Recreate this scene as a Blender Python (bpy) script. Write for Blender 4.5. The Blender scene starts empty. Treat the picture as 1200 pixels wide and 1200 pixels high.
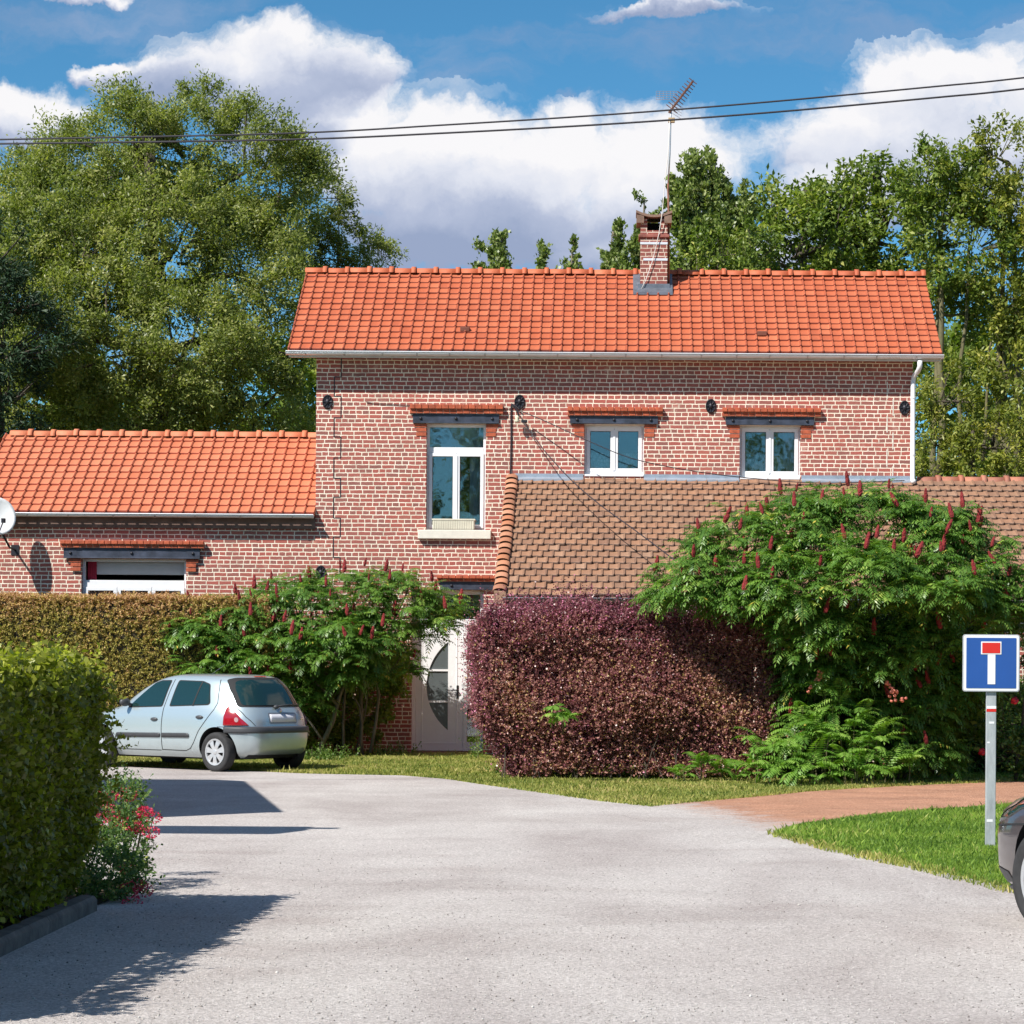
import bpy, bmesh, math, random
import numpy as np
from mathutils import Vector, Matrix
random.seed(7)
RNG = np.random.default_rng(11)
R = math.radians

# ------------------------------------------------------------------ camera
FPX, PX0, PY0, CAMH, ROLL = 3036.0, 720.0, 780.0, 1.58, 0.0065
scene = bpy.context.scene
cam_data = bpy.data.cameras.new("camera")
cam = bpy.data.objects.new("camera", cam_data)
scene.collection.objects.link(cam)
cr, sr = math.cos(ROLL), math.sin(ROLL)
cam.matrix_world = Matrix(((cr, -sr, 0, 0), (0, 0, -1, 0), (sr, cr, 0, CAMH), (0, 0, 0, 1)))
cam_data.sensor_width = 36.0
cam_data.lens = 36.0 * FPX / 1200.0
cam_data.shift_x = -(PX0 - 600) / 1200.0
cam_data.shift_y = (PY0 - 600) / 1200.0
cam_data.clip_start = 0.1
cam_data.clip_end = 3000
scene.camera = cam

# ------------------------------------------------------------------ light
SUN_DIR = Vector((0.68, 0.70, -1.0)).normalized()      # the way the light travels
SUN_EL = math.asin(-SUN_DIR.z)
sd = bpy.data.lights.new("sun", 'SUN')
sd.energy = 4.9
sd.angle = R(0.5)
sd.color = (1.0, 0.955, 0.88)
sun = bpy.data.objects.new("sun", sd)
scene.collection.objects.link(sun)
sun.rotation_euler = SUN_DIR.to_track_quat('-Z', 'Y').to_euler()
sun.location = (0, 0, 30)

world = bpy.data.worlds.new("World")
scene.world = world
world.use_nodes = True
scene.view_settings.view_transform = 'Standard'
scene.view_settings.look = 'None'
scene.view_settings.exposure = 0.50
scene.view_settings.gamma = 1.0
scene.cycles.max_bounces = 6
scene.cycles.transparent_max_bounces = 12
scene.cycles.use_denoising = True


class NT:
    """small helper for building node trees"""
    def __init__(self, tree):
        self.t = tree
        self.n = tree.nodes
        self.l = tree.links

    def new(self, typ, **kw):
        nd = self.n.new(typ)
        for k, v in kw.items():
            setattr(nd, k, v)
        return nd

    def link(self, a, b):
        self.l.new(a, b)

    def put(self, sock, v):
        if hasattr(v, 'is_linked') or isinstance(v, bpy.types.NodeSocket):
            self.l.new(v, sock)
        else:
            if isinstance(v, (tuple, list)) and len(v) == 3 and sock.type == 'RGBA':
                v = (*v, 1)
            sock.default_value = v

    def m(self, op, a, b=None, c=None, clamp=False):
        nd = self.n.new('ShaderNodeMath')
        nd.operation = op
        nd.use_clamp = clamp
        self.put(nd.inputs[0], a)
        if b is not None:
            self.put(nd.inputs[1], b)
        if c is not None:
            self.put(nd.inputs[2], c)
        return nd.outputs[0]

    def mix(self, f, a, b, blend='MIX'):
        nd = self.n.new('ShaderNodeMix')
        nd.data_type = 'RGBA'
        nd.blend_type = blend
        self.put(nd.inputs[0], f)
        self.put(nd.inputs[6], a)
        self.put(nd.inputs[7], b)
        return nd.outputs[2]

    def noise(self, vec, scale, detail=4, rough=0.55, out=0, dist=0.0):
        nd = self.n.new('ShaderNodeTexNoise')
        nd.inputs['Scale'].default_value = scale
        nd.inputs['Detail'].default_value = detail
        nd.inputs['Roughness'].default_value = rough
        nd.inputs['Distortion'].default_value = dist
        if vec is not None:
            self.link(vec, nd.inputs['Vector'])
        return nd.outputs[out]

    def ramp(self, f, stops, interp='LINEAR'):
        nd = self.n.new('ShaderNodeValToRGB')
        nd.color_ramp.interpolation = interp
        el = nd.color_ramp.elements
        while len(el) > 1:
            el.remove(el[-1])
        el[0].position = stops[0][0]
        el[0].color = (*stops[0][1], 1)
        for p, c in stops[1:]:
            e = el.new(p)
            e.color = (*c, 1)
        self.link(f, nd.inputs[0])
        return nd.outputs[0]

    def smooth(self, x, a, b):
        nd = self.n.new('ShaderNodeMapRange')
        nd.interpolation_type = 'SMOOTHSTEP'
        self.put(nd.inputs[0], x)
        nd.inputs[1].default_value = a
        nd.inputs[2].default_value = b
        return nd.outputs[0]

    def vec(self, x, y, z):
        nd = self.n.new('ShaderNodeCombineXYZ')
        self.put(nd.inputs[0], x)
        self.put(nd.inputs[1], y)
        self.put(nd.inputs[2], z)
        return nd.outputs[0]

    def bump(self, h, strength=0.5, dist=0.02):
        nd = self.n.new('ShaderNodeBump')
        nd.inputs['Strength'].default_value = strength
        nd.inputs['Distance'].default_value = dist
        self.link(h, nd.inputs['Height'])
        return nd.outputs[0]


def build_sky():
    w = NT(world.node_tree)
    for n in list(w.n):
        w.n.remove(n)
    out = w.new('ShaderNodeOutputWorld')
    bg = w.new('ShaderNodeBackground')
    bg.inputs[1].default_value = 0.066
    w.link(bg.outputs[0], out.inputs[0])
    sky = w.new('ShaderNodeTexSky')
    sky.sky_type = 'NISHITA'
    sky.sun_disc = False
    sky.sun_elevation = SUN_EL
    sky.sun_rotation = math.atan2(-SUN_DIR.x, -SUN_DIR.y)
    sky.air_density = 1.0
    sky.dust_density = 0.3
    sky.ozone_density = 2.0
    tc = w.new('ShaderNodeTexCoord')
    sp = w.new('ShaderNodeSeparateXYZ')
    w.link(tc.outputs['Generated'], sp.inputs[0])
    x, y, z = sp.outputs
    # deeper, more saturated blue low in the sky, as on this day
    blue = w.mix(w.smooth(z, 0.0, 0.30), (0.50, 1.12, 1.50), (0.42, 0.92, 1.15))
    skyc = w.mix(1.0, sky.outputs[0], blue, 'MULTIPLY')
    # bearings of the cloud banks (tangent of azimuth and elevation)
    ys = w.m('MAXIMUM', y, 0.02)
    U = w.m('DIVIDE', x, ys)
    V = w.m('DIVIDE', z, ys)
    P0_ = w.vec(U, V, 0.0)
    # billows: the outlines of the banks are folded by noise at two sizes
    def warp(vec, sc, amt, seed):
        sh = w.new('ShaderNodeVectorMath', operation='ADD')
        w.link(vec, sh.inputs[0]); sh.inputs[1].default_value = (seed, seed * .7, seed * 1.3)
        c = w.noise(sh.outputs[0], sc, 6, .62, out=1)
        a = w.new('ShaderNodeVectorMath', operation='SUBTRACT')
        w.link(c, a.inputs[0]); a.inputs[1].default_value = (.5, .5, .5)
        b = w.new('ShaderNodeVectorMath', operation='MULTIPLY_ADD')
        w.link(a.outputs[0], b.inputs[0]); b.inputs[1].default_value = (amt, amt * .8, 0); w.link(vec, b.inputs[2])
        return b.outputs[0]
    P = warp(P0_, 22.0, .045, 1.3)
    sw_ = w.new('ShaderNodeSeparateXYZ')
    w.link(P, sw_.inputs[0])
    U, V = sw_.outputs[0], sw_.outputs[1]
    n1 = w.noise(P, 16.0, 8, 0.60)
    n2 = w.noise(P, 42.0, 6, 0.60)
    wob = w.m('MULTIPLY', w.m('SUBTRACT', n1, 0.5), 2.9)
    wob = w.m('ADD', wob, w.m('MULTIPLY', w.m('SUBTRACT', n2, 0.5), 1.5))
    banks = [  # px, py, rx, ry, grey
        (315, 88, 135, 58, 0.50), (215, 100, 100, 34, .45), (128, 92, 60, 13, .6), (330, 150, 80, 60, .35),
        (28, 140, 82, 42, 0.85),
        (480, 190, 130, 85, 1.0), (640, 195, 160, 78, 1.0), (775, 205, 108, 84, 1.0), (600, 265, 240, 55, .3),
        (1080, 175, 200, 80, 0.75), (1130, 95, 140, 58, 0.95), (985, 240, 90, 50, .5), (1200, 150, 160, 110, .8),
        (790, 6, 90, 13, .6), (50, 0, 110, 12, .8), (820, 305, 170, 34, .4)]
    dens = None
    for (px, py, rx, ry, g) in banks:
        cu, cv = (px - PX0) / FPX, (PY0 - py) / FPX
        a = w.m('POWER', w.m('ABSOLUTE', w.m('DIVIDE', w.m('SUBTRACT', U, cu), rx / FPX)), 2.0)
        b = w.m('POWER', w.m('ABSOLUTE', w.m('DIVIDE', w.m('SUBTRACT', V, cv), ry / FPX)), 2.0)
        e = w.m('SUBTRACT', 1.0, w.m('ADD', a, b))
        e = w.m('MAXIMUM', e, -3.0)
        dens = e if dens is None else w.m('SMOOTH_MAX', dens, e, 0.35)
    d = w.m('ADD', dens, wob)
    front = w.smooth(d, -0.30, 0.50)
    # thin wisps over the blue
    wisp = w.m('MULTIPLY', w.smooth(w.noise(w.vec(w.m('MULTIPLY', U, .35), V, 0.3), 30.0, 5, .6), .46, .74), .52)
    front = w.m('MAXIMUM', front, wisp)
    # elsewhere round the horizon: scattered cumulus
    G = w.vec(x, y, w.m('MULTIPLY', z, 2.4))
    gen = w.smooth(w.noise(G, 2.6, 7, 0.58), 0.50, 0.62)
    mask = w.m('MULTIPLY', w.smooth(y, 0.55, 0.85), w.m('SUBTRACT', 1.0, w.smooth(V, .27, .36)))
    cov = w.mix(mask, gen, front)
    # cloud tone: bright upper edges, lavender grey flat undersides
    dl = None
    lit = w.noise(w.vec(U, w.m('ADD', V, 0.0), 1.7), 11.0, 5, 0.5)
    base = None
    for (px, py, rx, ry, g) in banks:
        cu, cv = (px - PX0) / FPX, (PY0 - py) / FPX
        a = w.m('POWER', w.m('DIVIDE', w.m('SUBTRACT', U, cu), rx * 1.15 / FPX), 2.0)
        vv = w.m('DIVIDE', w.m('SUBTRACT', V, cv), ry * 1.1 / FPX)
        e = w.m('SUBTRACT', 1.1, w.m('ADD', a, w.m('MULTIPLY', vv, vv)))
        e = w.m('MAXIMUM', e, 0.0)
        t = w.m('MULTIPLY', e, w.m('MULTIPLY_ADD', vv, 0.85, g * 0.80 - 0.04))
        base = t if base is None else w.m('ADD', base, t)
        dl = e if dl is None else w.m('ADD', dl, e)
    tone = w.m('DIVIDE', base, w.m('MAXIMUM', dl, 0.05))
    tone = w.m('ADD', tone, w.m('MULTIPLY', w.m('SUBTRACT', lit, 0.5), 1.1))
    tone = w.m('ADD', tone, w.m('MULTIPLY', w.m('SUBTRACT', n2, 0.5), 0.5), clamp=True)
    k = 1.0
    cc = w.ramp(tone, [(0.0, (.34 * k, .42 * k, .60 * k)), (0.40, (.50 * k, .57 * k, .73 * k)), (0.68, (.80 * k, .84 * k, .92 * k)), (.9, (1.0, 1.0, 1.0))])
    cg = w.mix(w.smooth(w.noise(G, 4.0, 4), .35, .7), (.55, .58, .70), (.95, .95, .97))
    cg = w.mix(1.0, cg, (.55, .55, .55), 'MULTIPLY')
    cc = w.mix(mask, cg, cc)
    cc = w.mix(1.0, cc, (10.2, 10.1, 10.3), 'MULTIPLY')
    w.link(w.mix(cov, skyc, cc), bg.inputs[0])


build_sky()


# ------------------------------------------------------------------ pixel <-> place
def P(px, py, D):
    X, Y = px - PX0, py - PY0
    X, Y = X * cr + Y * sr, -X * sr + Y * cr
    return Vector((X / FPX * D, D, CAMH - Y / FPX * D))


def G(px, py, z=0.0):
    X, Y = px - PX0, py - PY0
    X, Y = X * cr + Y * sr, -X * sr + Y * cr
    D = FPX * (CAMH - z) / Y
    return Vector((X / FPX * D, D, z))


# ------------------------------------------------------------------ objects
def tag(o, label=None, cat=None, group=None, kind=None):
    if label: o['label'] = label
    if cat: o['category'] = cat
    if group: o['group'] = group
    if kind: o['kind'] = kind
    return o


def thing(name, loc, label, cat, group=None, rz=0.0, rx=0.0):
    o = bpy.data.objects.new(name, None)
    o.empty_display_size = 0.3
    scene.collection.objects.link(o)
    o.location = loc
    o.rotation_euler = (rx, 0, rz)
    return tag(o, label, cat, group)


def link_mesh(name, me, mat=None, parent=None):
    o = bpy.data.objects.new(name, me)
    scene.collection.objects.link(o)
    if mat is not None:
        for mm in (mat if isinstance(mat, (list, tuple)) else [mat]):
            me.materials.append(mm)
    if parent is not None:
        o.parent = parent
    return o


def root_loc(p):
    v = Vector((0, 0, 0))
    while p is not None:
        v += Vector(p.location)
        p = p.parent
    return v


class MB:
    """collects shapes and links them as one mesh object"""
    def __init__(self):
        self.v, self.f, self.mi, self.uv = [], [], [], []
        self.smooth = False

    def add(self, vs, fs, mi=0):
        b = len(self.v)
        self.v.extend([tuple(p) for p in vs])
        for f in fs:
            self.f.append(tuple(i + b for i in f))
            self.mi.append(mi)
        return self

    def box(self, x0, x1, y0, y1, z0, z1, mi=0):
        vs = [(x0, y0, z0), (x1, y0, z0), (x1, y1, z0), (x0, y1, z0), (x0, y0, z1), (x1, y0, z1), (x1, y1, z1), (x0, y1, z1)]
        fs = [(0, 3, 2, 1), (4, 5, 6, 7), (0, 1, 5, 4), (1, 2, 6, 5), (2, 3, 7, 6), (3, 0, 4, 7)]
        return self.add(vs, fs, mi)

    def bbox(self, x0, x1, y0, y1, z0, z1, r=0.01, mi=0):
        """box with chamfered edges"""
        vs, fs = [], []
        bm = bmesh.new()
        bmesh.ops.create_cube(bm, size=1.0)
        for v in bm.verts:
            v.co = Vector(((x0 + x1) / 2 + v.co.x * (x1 - x0), (y0 + y1) / 2 + v.co.y * (y1 - y0), (z0 + z1) / 2 + v.co.z * (z1 - z0)))
        bmesh.ops.bevel(bm, geom=list(bm.edges), offset=r, segments=2, profile=0.5, affect='EDGES')
        bm.verts.index_update()
        vs = [v.co.copy() for v in bm.verts]
        fs = [tuple(v.index for v in f.verts) for f in bm.faces]
        bm.free()
        return self.add(vs, fs, mi)

    def tube(self, pts, rad, n=8, mi=0, cap=True):
        pts = [Vector(p) for p in pts]
        if not isinstance(rad, (list, tuple)):
            rad = [rad] * len(pts)
        vs, fs = [], []
        up = Vector((0, 0, 1))
        prev = None
        for i, p in enumerate(pts):
            d = (pts[min(i + 1, len(pts) - 1)] - pts[max(i - 1, 0)]).normalized()
            if prev is None:
                a = d.cross(up if abs(d.z) < .95 else Vector((1, 0, 0))).normalized()
            else:
                a = (prev - d * prev.dot(d)).normalized()
            prev = a
            b = d.cross(a)
            for k in range(n):
                t = 2 * math.pi * k / n
                vs.append(p + (a * math.cos(t) + b * math.sin(t)) * rad[i])
        for i in range(len(pts) - 1):
            for k in range(n):
                k2 = (k + 1) % n
                fs.append((i * n + k, i * n + k2, (i + 1) * n + k2, (i + 1) * n + k))
        if cap:
            fs.append(tuple(range(n - 1, -1, -1)))
            fs.append(tuple((len(pts) - 1) * n + k for k in range(n)))
        return self.add(vs, fs, mi)

    def cyl(self, c0, c1, r, n=16, mi=0):
        return self.tube([c0, c1], r, n, mi)

    def prism(self, poly, axis, a, b, mi=0):
        """extrude polygon; axis 'y': poly in (x,z); 'z': (x,y); 'x': (y,z)"""
        n = len(poly)
        def mk(p, t):
            return {'y': (p[0], t, p[1]), 'z': (p[0], p[1], t), 'x': (t, p[0], p[1])}[axis]
        vs = [mk(p, a) for p in poly] + [mk(p, b) for p in poly]
        fs = [tuple(range(n)), tuple(range(2 * n - 1, n - 1, -1))]
        fs += [(i, i + n, (i + 1) % n + n, (i + 1) % n) for i in range(n)]
        return self.add(vs, fs, mi)

    def ell(self, c, r, n=10, m=7, mi=0):
        vs, fs = [], []
        for j in range(m + 1):
            ph = math.pi * j / m
            for k in range(n):
                t = 2 * math.pi * k / n
                vs.append((c[0] + r[0] * math.sin(ph) * math.cos(t), c[1] + r[1] * math.sin(ph) * math.sin(t), c[2] + r[2] * math.cos(ph)))
        for j in range(m):
            for k in range(n):
                fs.append((j * n + k, (j + 1) * n + k, (j + 1) * n + (k + 1) % n, j * n + (k + 1) % n))
        return self.add(vs, fs, mi)

    def lathe(self, prof, c, axis='y', n=24, mi=0, closed=False):
        """prof: (r, t) pairs revolved about an axis through c"""
        vs, fs = [], []
        for (r, t) in prof:
            for k in range(n):
                a = 2 * math.pi * k / n
                ca, sa = r * math.cos(a), r * math.sin(a)
                vs.append({'y': (c[0] + ca, c[1] + t, c[2] + sa), 'z': (c[0] + ca, c[1] + sa, c[2] + t), 'x': (c[0] + t, c[1] + ca, c[2] + sa)}[axis])
        for j in range(len(prof) - 1):
            for k in range(n):
                fs.append((j * n + k, j * n + (k + 1) % n, (j + 1) * n + (k + 1) % n, (j + 1) * n + k))
        return self.add(vs, fs, mi)

    def build(self, name, mat=None, parent=None, smooth=False, label=None, local=False):
        off = Vector((0, 0, 0)) if (local or parent is None) else root_loc(parent)
        me = bpy.data.meshes.new(name)
        me.from_pydata([(v[0] - off.x, v[1] - off.y, v[2] - off.z) for v in self.v], [], self.f)
        bm = bmesh.new()
        bm.from_mesh(me)
        bmesh.ops.recalc_face_normals(bm, faces=bm.faces)
        bm.to_mesh(me)
        bm.free()
        o = link_mesh(name, me, mat, parent)
        if len(set(self.mi)) > 1:
            me.polygons.foreach_set('material_index', self.mi)
        if smooth:
            me.polygons.foreach_set('use_smooth', [True] * len(me.polygons))
        if label:
            o['label'] = label
        return o


def np_mesh(name, verts, quads, mat, parent=None, smooth=False, attrs=None, uv=None, local=False, tris=False):
    """verts (N,3), quads (M,4) numpy -> object; attrs: name -> (M,) floats on faces"""
    if parent is not None and not local:
        off = root_loc(parent)
        verts = verts - np.array(off)[None]
    me = bpy.data.meshes.new(name)
    k = 3 if tris else 4
    M = len(quads)
    me.vertices.add(len(verts))
    me.vertices.foreach_set('co', verts.astype(np.float32).ravel())
    me.loops.add(M * k)
    me.loops.foreach_set('vertex_index', quads.astype(np.int32).ravel())
    me.polygons.add(M)
    me.polygons.foreach_set('loop_start', np.arange(0, M * k, k, dtype=np.int32))
    me.polygons.foreach_set('loop_total', np.full(M, k, dtype=np.int32))
    if smooth:
        me.polygons.foreach_set('use_smooth', np.ones(M, dtype=bool))
    me.update(calc_edges=True)
    if attrs:
        for an, av in attrs.items():
            at = me.attributes.new(an, 'FLOAT', 'FACE')
            at.data.foreach_set('value', av.astype(np.float32))
    if uv is not None:
        ul = me.uv_layers.new(name='uv')
        ul.data.foreach_set('uv', uv.astype(np.float32).ravel())
    return link_mesh(name, me, mat, parent)


# ------------------------------------------------------------------ materials
_mats = {}


def new_mat(name):
    m = bpy.data.materials.new(name)
    m.use_nodes = True
    t = NT(m.node_tree)
    bsdf = t.n['Principled BSDF']
    return m, t, bsdf


def plain(name, col, rough=0.6, metal=0.0, spec=0.5, var=0.12, scale=6.0, coat=0.0, bump=0.0, bscale=60.0):
    if name in _mats: return _mats[name]
    m, t, b = new_mat(name)
    tc = t.new('ShaderNodeTexCoord')
    n = t.noise(tc.outputs['Object'], scale, 5, .6)
    lo = tuple(c * (1 - var) for c in col)
    hi = tuple(min(1, c * (1 + var)) for c in col)
    t.put(b.inputs['Base Color'], t.ramp(n, [(.3, lo), (.7, hi)]))
    b.inputs['Roughness'].default_value = rough
    b.inputs['Metallic'].default_value = metal
    b.inputs['Specular IOR Level'].default_value = spec
    b.inputs['Coat Weight'].default_value = coat
    b.inputs['Coat Roughness'].default_value = 0.05
    if bump:
        t.put(b.inputs['Normal'], t.bump(t.noise(tc.outputs['Object'], bscale, 4), bump, .01))
    _mats[name] = m
    return m


def leaf_mat(name, stops, rough=0.45, trans=0.35, tcol=(0.9, 1.25, .45), spec=0.35):
    if name in _mats: return _mats[name]
    m, t, b = new_mat(name)
    at = t.new('ShaderNodeAttribute', attribute_name='tint')
    c = t.ramp(at.outputs['Fac'], stops)
    t.put(b.inputs['Base Color'], c)
    b.inputs['Roughness'].default_value = rough
    b.inputs['Specular IOR Level'].default_value = spec
    tr = t.new('ShaderNodeBsdfTranslucent')
    t.put(tr.inputs[0], t.mix(1.0, c, tcol, 'MULTIPLY'))
    mx = t.new('ShaderNodeMixShader')
    mx.inputs[0].default_value = trans
    t.link(b.outputs[0], mx.inputs[1])
    t.link(tr.outputs[0], mx.inputs[2])
    t.link(mx.outputs[0], t.n['Material Output'].inputs[0])
    _mats[name] = m
    return m


def brick_mat(name, side=False, tint=(1, 1, 1)):
    m, t, b = new_mat(name)
    geo = t.new('ShaderNodeNewGeometry')
    sp = t.new('ShaderNodeSeparateXYZ')
    t.link(geo.outputs['Position'], sp.inputs[0])
    x, y, z = sp.outputs
    if side:
        x = y
    u = t.vec(x, z, 0.0)
    wob = t.new('ShaderNodeVectorMath', operation='SCALE')
    w0 = t.new('ShaderNodeVectorMath', operation='SUBTRACT')
    t.link(t.noise(u, 9.0, 3, .6, out=1), w0.inputs[0])
    w0.inputs[1].default_value = (.5, .5, .5)
    t.link(w0.outputs[0], wob.inputs[0])
    wob.inputs['Scale'].default_value = 0.022
    uu = t.new('ShaderNodeVectorMath', operation='ADD')
    t.link(u, uu.inputs[0])
    t.link(wob.outputs[0], uu.inputs[1])
    def bricks(c1, c2, mo, msize=.0125):
        br = t.new('ShaderNodeTexBrick')
        br.offset = .5
        br.offset_frequency = 2
        br.squash = 0.52
        br.squash_frequency = 2
        t.link(uu.outputs[0], br.inputs['Vector'])
        br.inputs['Color1'].default_value = (*c1, 1)
        br.inputs['Color2'].default_value = (*c2, 1)
        br.inputs['Mortar'].default_value = (*mo, 1)
        br.inputs['Scale'].default_value = 1.0
        br.inputs['Mortar Size'].default_value = msize
        br.inputs['Mortar Smooth'].default_value = .25
        br.inputs['Bias'].default_value = 0.0
        br.inputs['Brick Width'].default_value = .225
        br.inputs['Row Height'].default_value = .0742
        return br
    su = t.new('ShaderNodeSeparateXYZ')
    t.link(uu.outputs[0], su.inputs[0])
    ux, uz = su.outputs[0], su.outputs[1]
    H_ = .0742
    rz = t.m('DIVIDE', uz, H_)
    row = t.m('FLOOR', rz)
    fz = t.m('MULTIPLY', t.m('FRACT', rz), H_)
    odd = t.m('MODULO', row, 2.0)
    wr = t.new('ShaderNodeTexWhiteNoise', noise_dimensions='1D')
    t.link(row, wr.inputs['W'])
    # courses of stretchers alternate with courses of headers, joints never line up exactly
    bw = t.m('MULTIPLY_ADD', odd, -.108, .226)
    rx = t.m('DIVIDE', t.m('MULTIPLY_ADD', wr.outputs[0], .21, ux), bw)
    idx = t.m('FLOOR', rx)
    fxx = t.m('MULTIPLY', t.m('FRACT', rx), bw)
    dx = t.m('MINIMUM', fxx, t.m('SUBTRACT', bw, fxx))
    dz = t.m('MINIMUM', fz, t.m('SUBTRACT', H_, fz))
    dj = t.m('MINIMUM', dx, t.m('MULTIPLY', dz, .92))
    jn = t.m('SUBTRACT', 1.0, t.smooth(dj, .0046, .0100))
    wn = t.new('ShaderNodeTexWhiteNoise', noise_dimensions='2D')
    t.link(t.vec(idx, row, 0.0), wn.inputs['Vector'])
    sel = wn.outputs['Value']
    bcol = t.ramp(sel, [(0.0, (.16, .078, .070)), (.18, (.30, .092, .076)), (.45, (.42, .088, .066)), (.7, (.36, .076, .060)), (.86, (.23, .10, .086)), (1.0, (.48, .12, .08))])
    # slow changes over the wall and grain in each brick
    big = t.noise(u, .9, 4, .6)
    bcol = t.mix(t.m('MULTIPLY', t.smooth(big, .4, .7), .45), bcol, (.32, .105, .088))
    fine = t.noise(u, 55.0, 4, .65)
    bcol = t.mix(.42, bcol, t.ramp(fine, [(.3, (.12, .05, .042)), (.7, (.56, .18, .14))]))
    mort = t.ramp(t.noise(u, 3.2, 5, .65), [(.25, (.50, .41, .32)), (.5, (.83, .73, .59)), (.75, (.93, .86, .74))])
    fac = t.m('ADD', jn, t.m('MULTIPLY', t.m('SUBTRACT', fine, .5), .35))
    fac = t.smooth(fac, .25, .75)
    smear = t.m('MULTIPLY', t.smooth(t.noise(u, 2.3, 6, .7), .56, .78), .42)
    fac2 = t.m('MAXIMUM', fac, smear)
    col = t.mix(fac2, bcol, mort)
    if tint != (1, 1, 1):
        col = t.mix(1.0, col, tint, 'MULTIPLY')
    t.put(b.inputs['Base Color'], col)
    b.inputs['Roughness'].default_value = .88
    h = t.m('SUBTRACT', t.m('MULTIPLY', fine, .35), fac)
    t.put(b.inputs['Normal'], t.bump(h, .55, .008))
    return m


def tile_mat(name, stops, grime, gamt=.35, lichen=None, edge=None):
    """roof tiles: tint per tile from the face attribute, with weathering"""
    m, t, b = new_mat(name)
    at = t.new('ShaderNodeAttribute', attribute_name='tint')
    tc = t.new('ShaderNodeTexCoord')
    o = tc.outputs['Object']
    c = t.ramp(at.outputs['Fac'], stops)
    big = t.noise(o, .8, 6, .65)
    c = t.mix(t.m('MULTIPLY', t.smooth(big, .42, .72), gamt), c, grime)
    f = t.noise(o, 30, 5, .7)
    c = t.mix(.28, c, t.mix(1.0, c, t.ramp(f, [(.3, (.55, .5, .5)), (.7, (1.5, 1.45, 1.4))]), 'MULTIPLY'))
    if lichen:
        c = t.mix(t.m('MULTIPLY', t.smooth(t.noise(o, 5.0, 6, .75), .62, .72), .75), c, lichen)
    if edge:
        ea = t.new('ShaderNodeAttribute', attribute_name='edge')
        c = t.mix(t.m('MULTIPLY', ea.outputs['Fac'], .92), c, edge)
    t.put(b.inputs['Base Color'], c)
    b.inputs['Roughness'].default_value = .7
    t.put(b.inputs['Normal'], t.bump(f, .25, .01))
    return m


def glass_mat(name, refl=.22, tint=(.55, .62, .66)):
    m, t, b = new_mat(name)
    g = t.new('ShaderNodeBsdfGlossy')
    g.inputs['Roughness'].default_value = .02
    g.inputs['Color'].default_value = (.95, .97, 1, 1)
    tr = t.new('ShaderNodeBsdfTransparent')
    tr.inputs[0].default_value = (*tint, 1)
    fr = t.new('ShaderNodeFresnel')
    fr.inputs[0].default_value = 1.5
    f = t.m('MULTIPLY_ADD', fr.outputs[0], 1.2, refl, clamp=True)
    mx = t.new('ShaderNodeMixShader')
    t.link(f, mx.inputs[0])
    t.link(tr.outputs[0], mx.inputs[1])
    t.link(g.outputs[0], mx.inputs[2])
    geo = t.new('ShaderNodeNewGeometry')
    t.put(g.inputs['Normal'], t.bump(t.noise(geo.outputs['Position'], 2.2, 2), .03, .05))
    t.link(mx.outputs[0], t.n['Material Output'].inputs[0])
    return m
# ================================================================== GROUND
def jitter_line(pts, step, amp, seed=0):
    r = random.Random(seed)
    out = []
    for i in range(len(pts) - 1):
        a, b = Vector(pts[i]), Vector(pts[i + 1])
        n = max(1, int((b - a).length / step))
        for k in range(n):
            p = a.lerp(b, k / n)
            if 0 < k:
                p = p + Vector((r.uniform(-amp, amp), r.uniform(-amp, amp), 0))
            out.append(p)
    out.append(Vector(pts[-1]))
    return out


def flat(name, pts, z, mat, kind='structure'):
    me = bpy.data.meshes.new(name)
    bm = bmesh.new()
    vs = [bm.verts.new((p[0], p[1], z)) for p in pts]
    f = bm.faces.new(vs)
    bmesh.ops.triangulate(bm, faces=[f])
    bm.normal_update()
    for f in bm.faces:
        if f.normal.z < 0: f.normal_flip()
    bm.to_mesh(me)
    bm.free()
    o = link_mesh(name, me, mat)
    o['kind'] = kind
    return o


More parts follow.
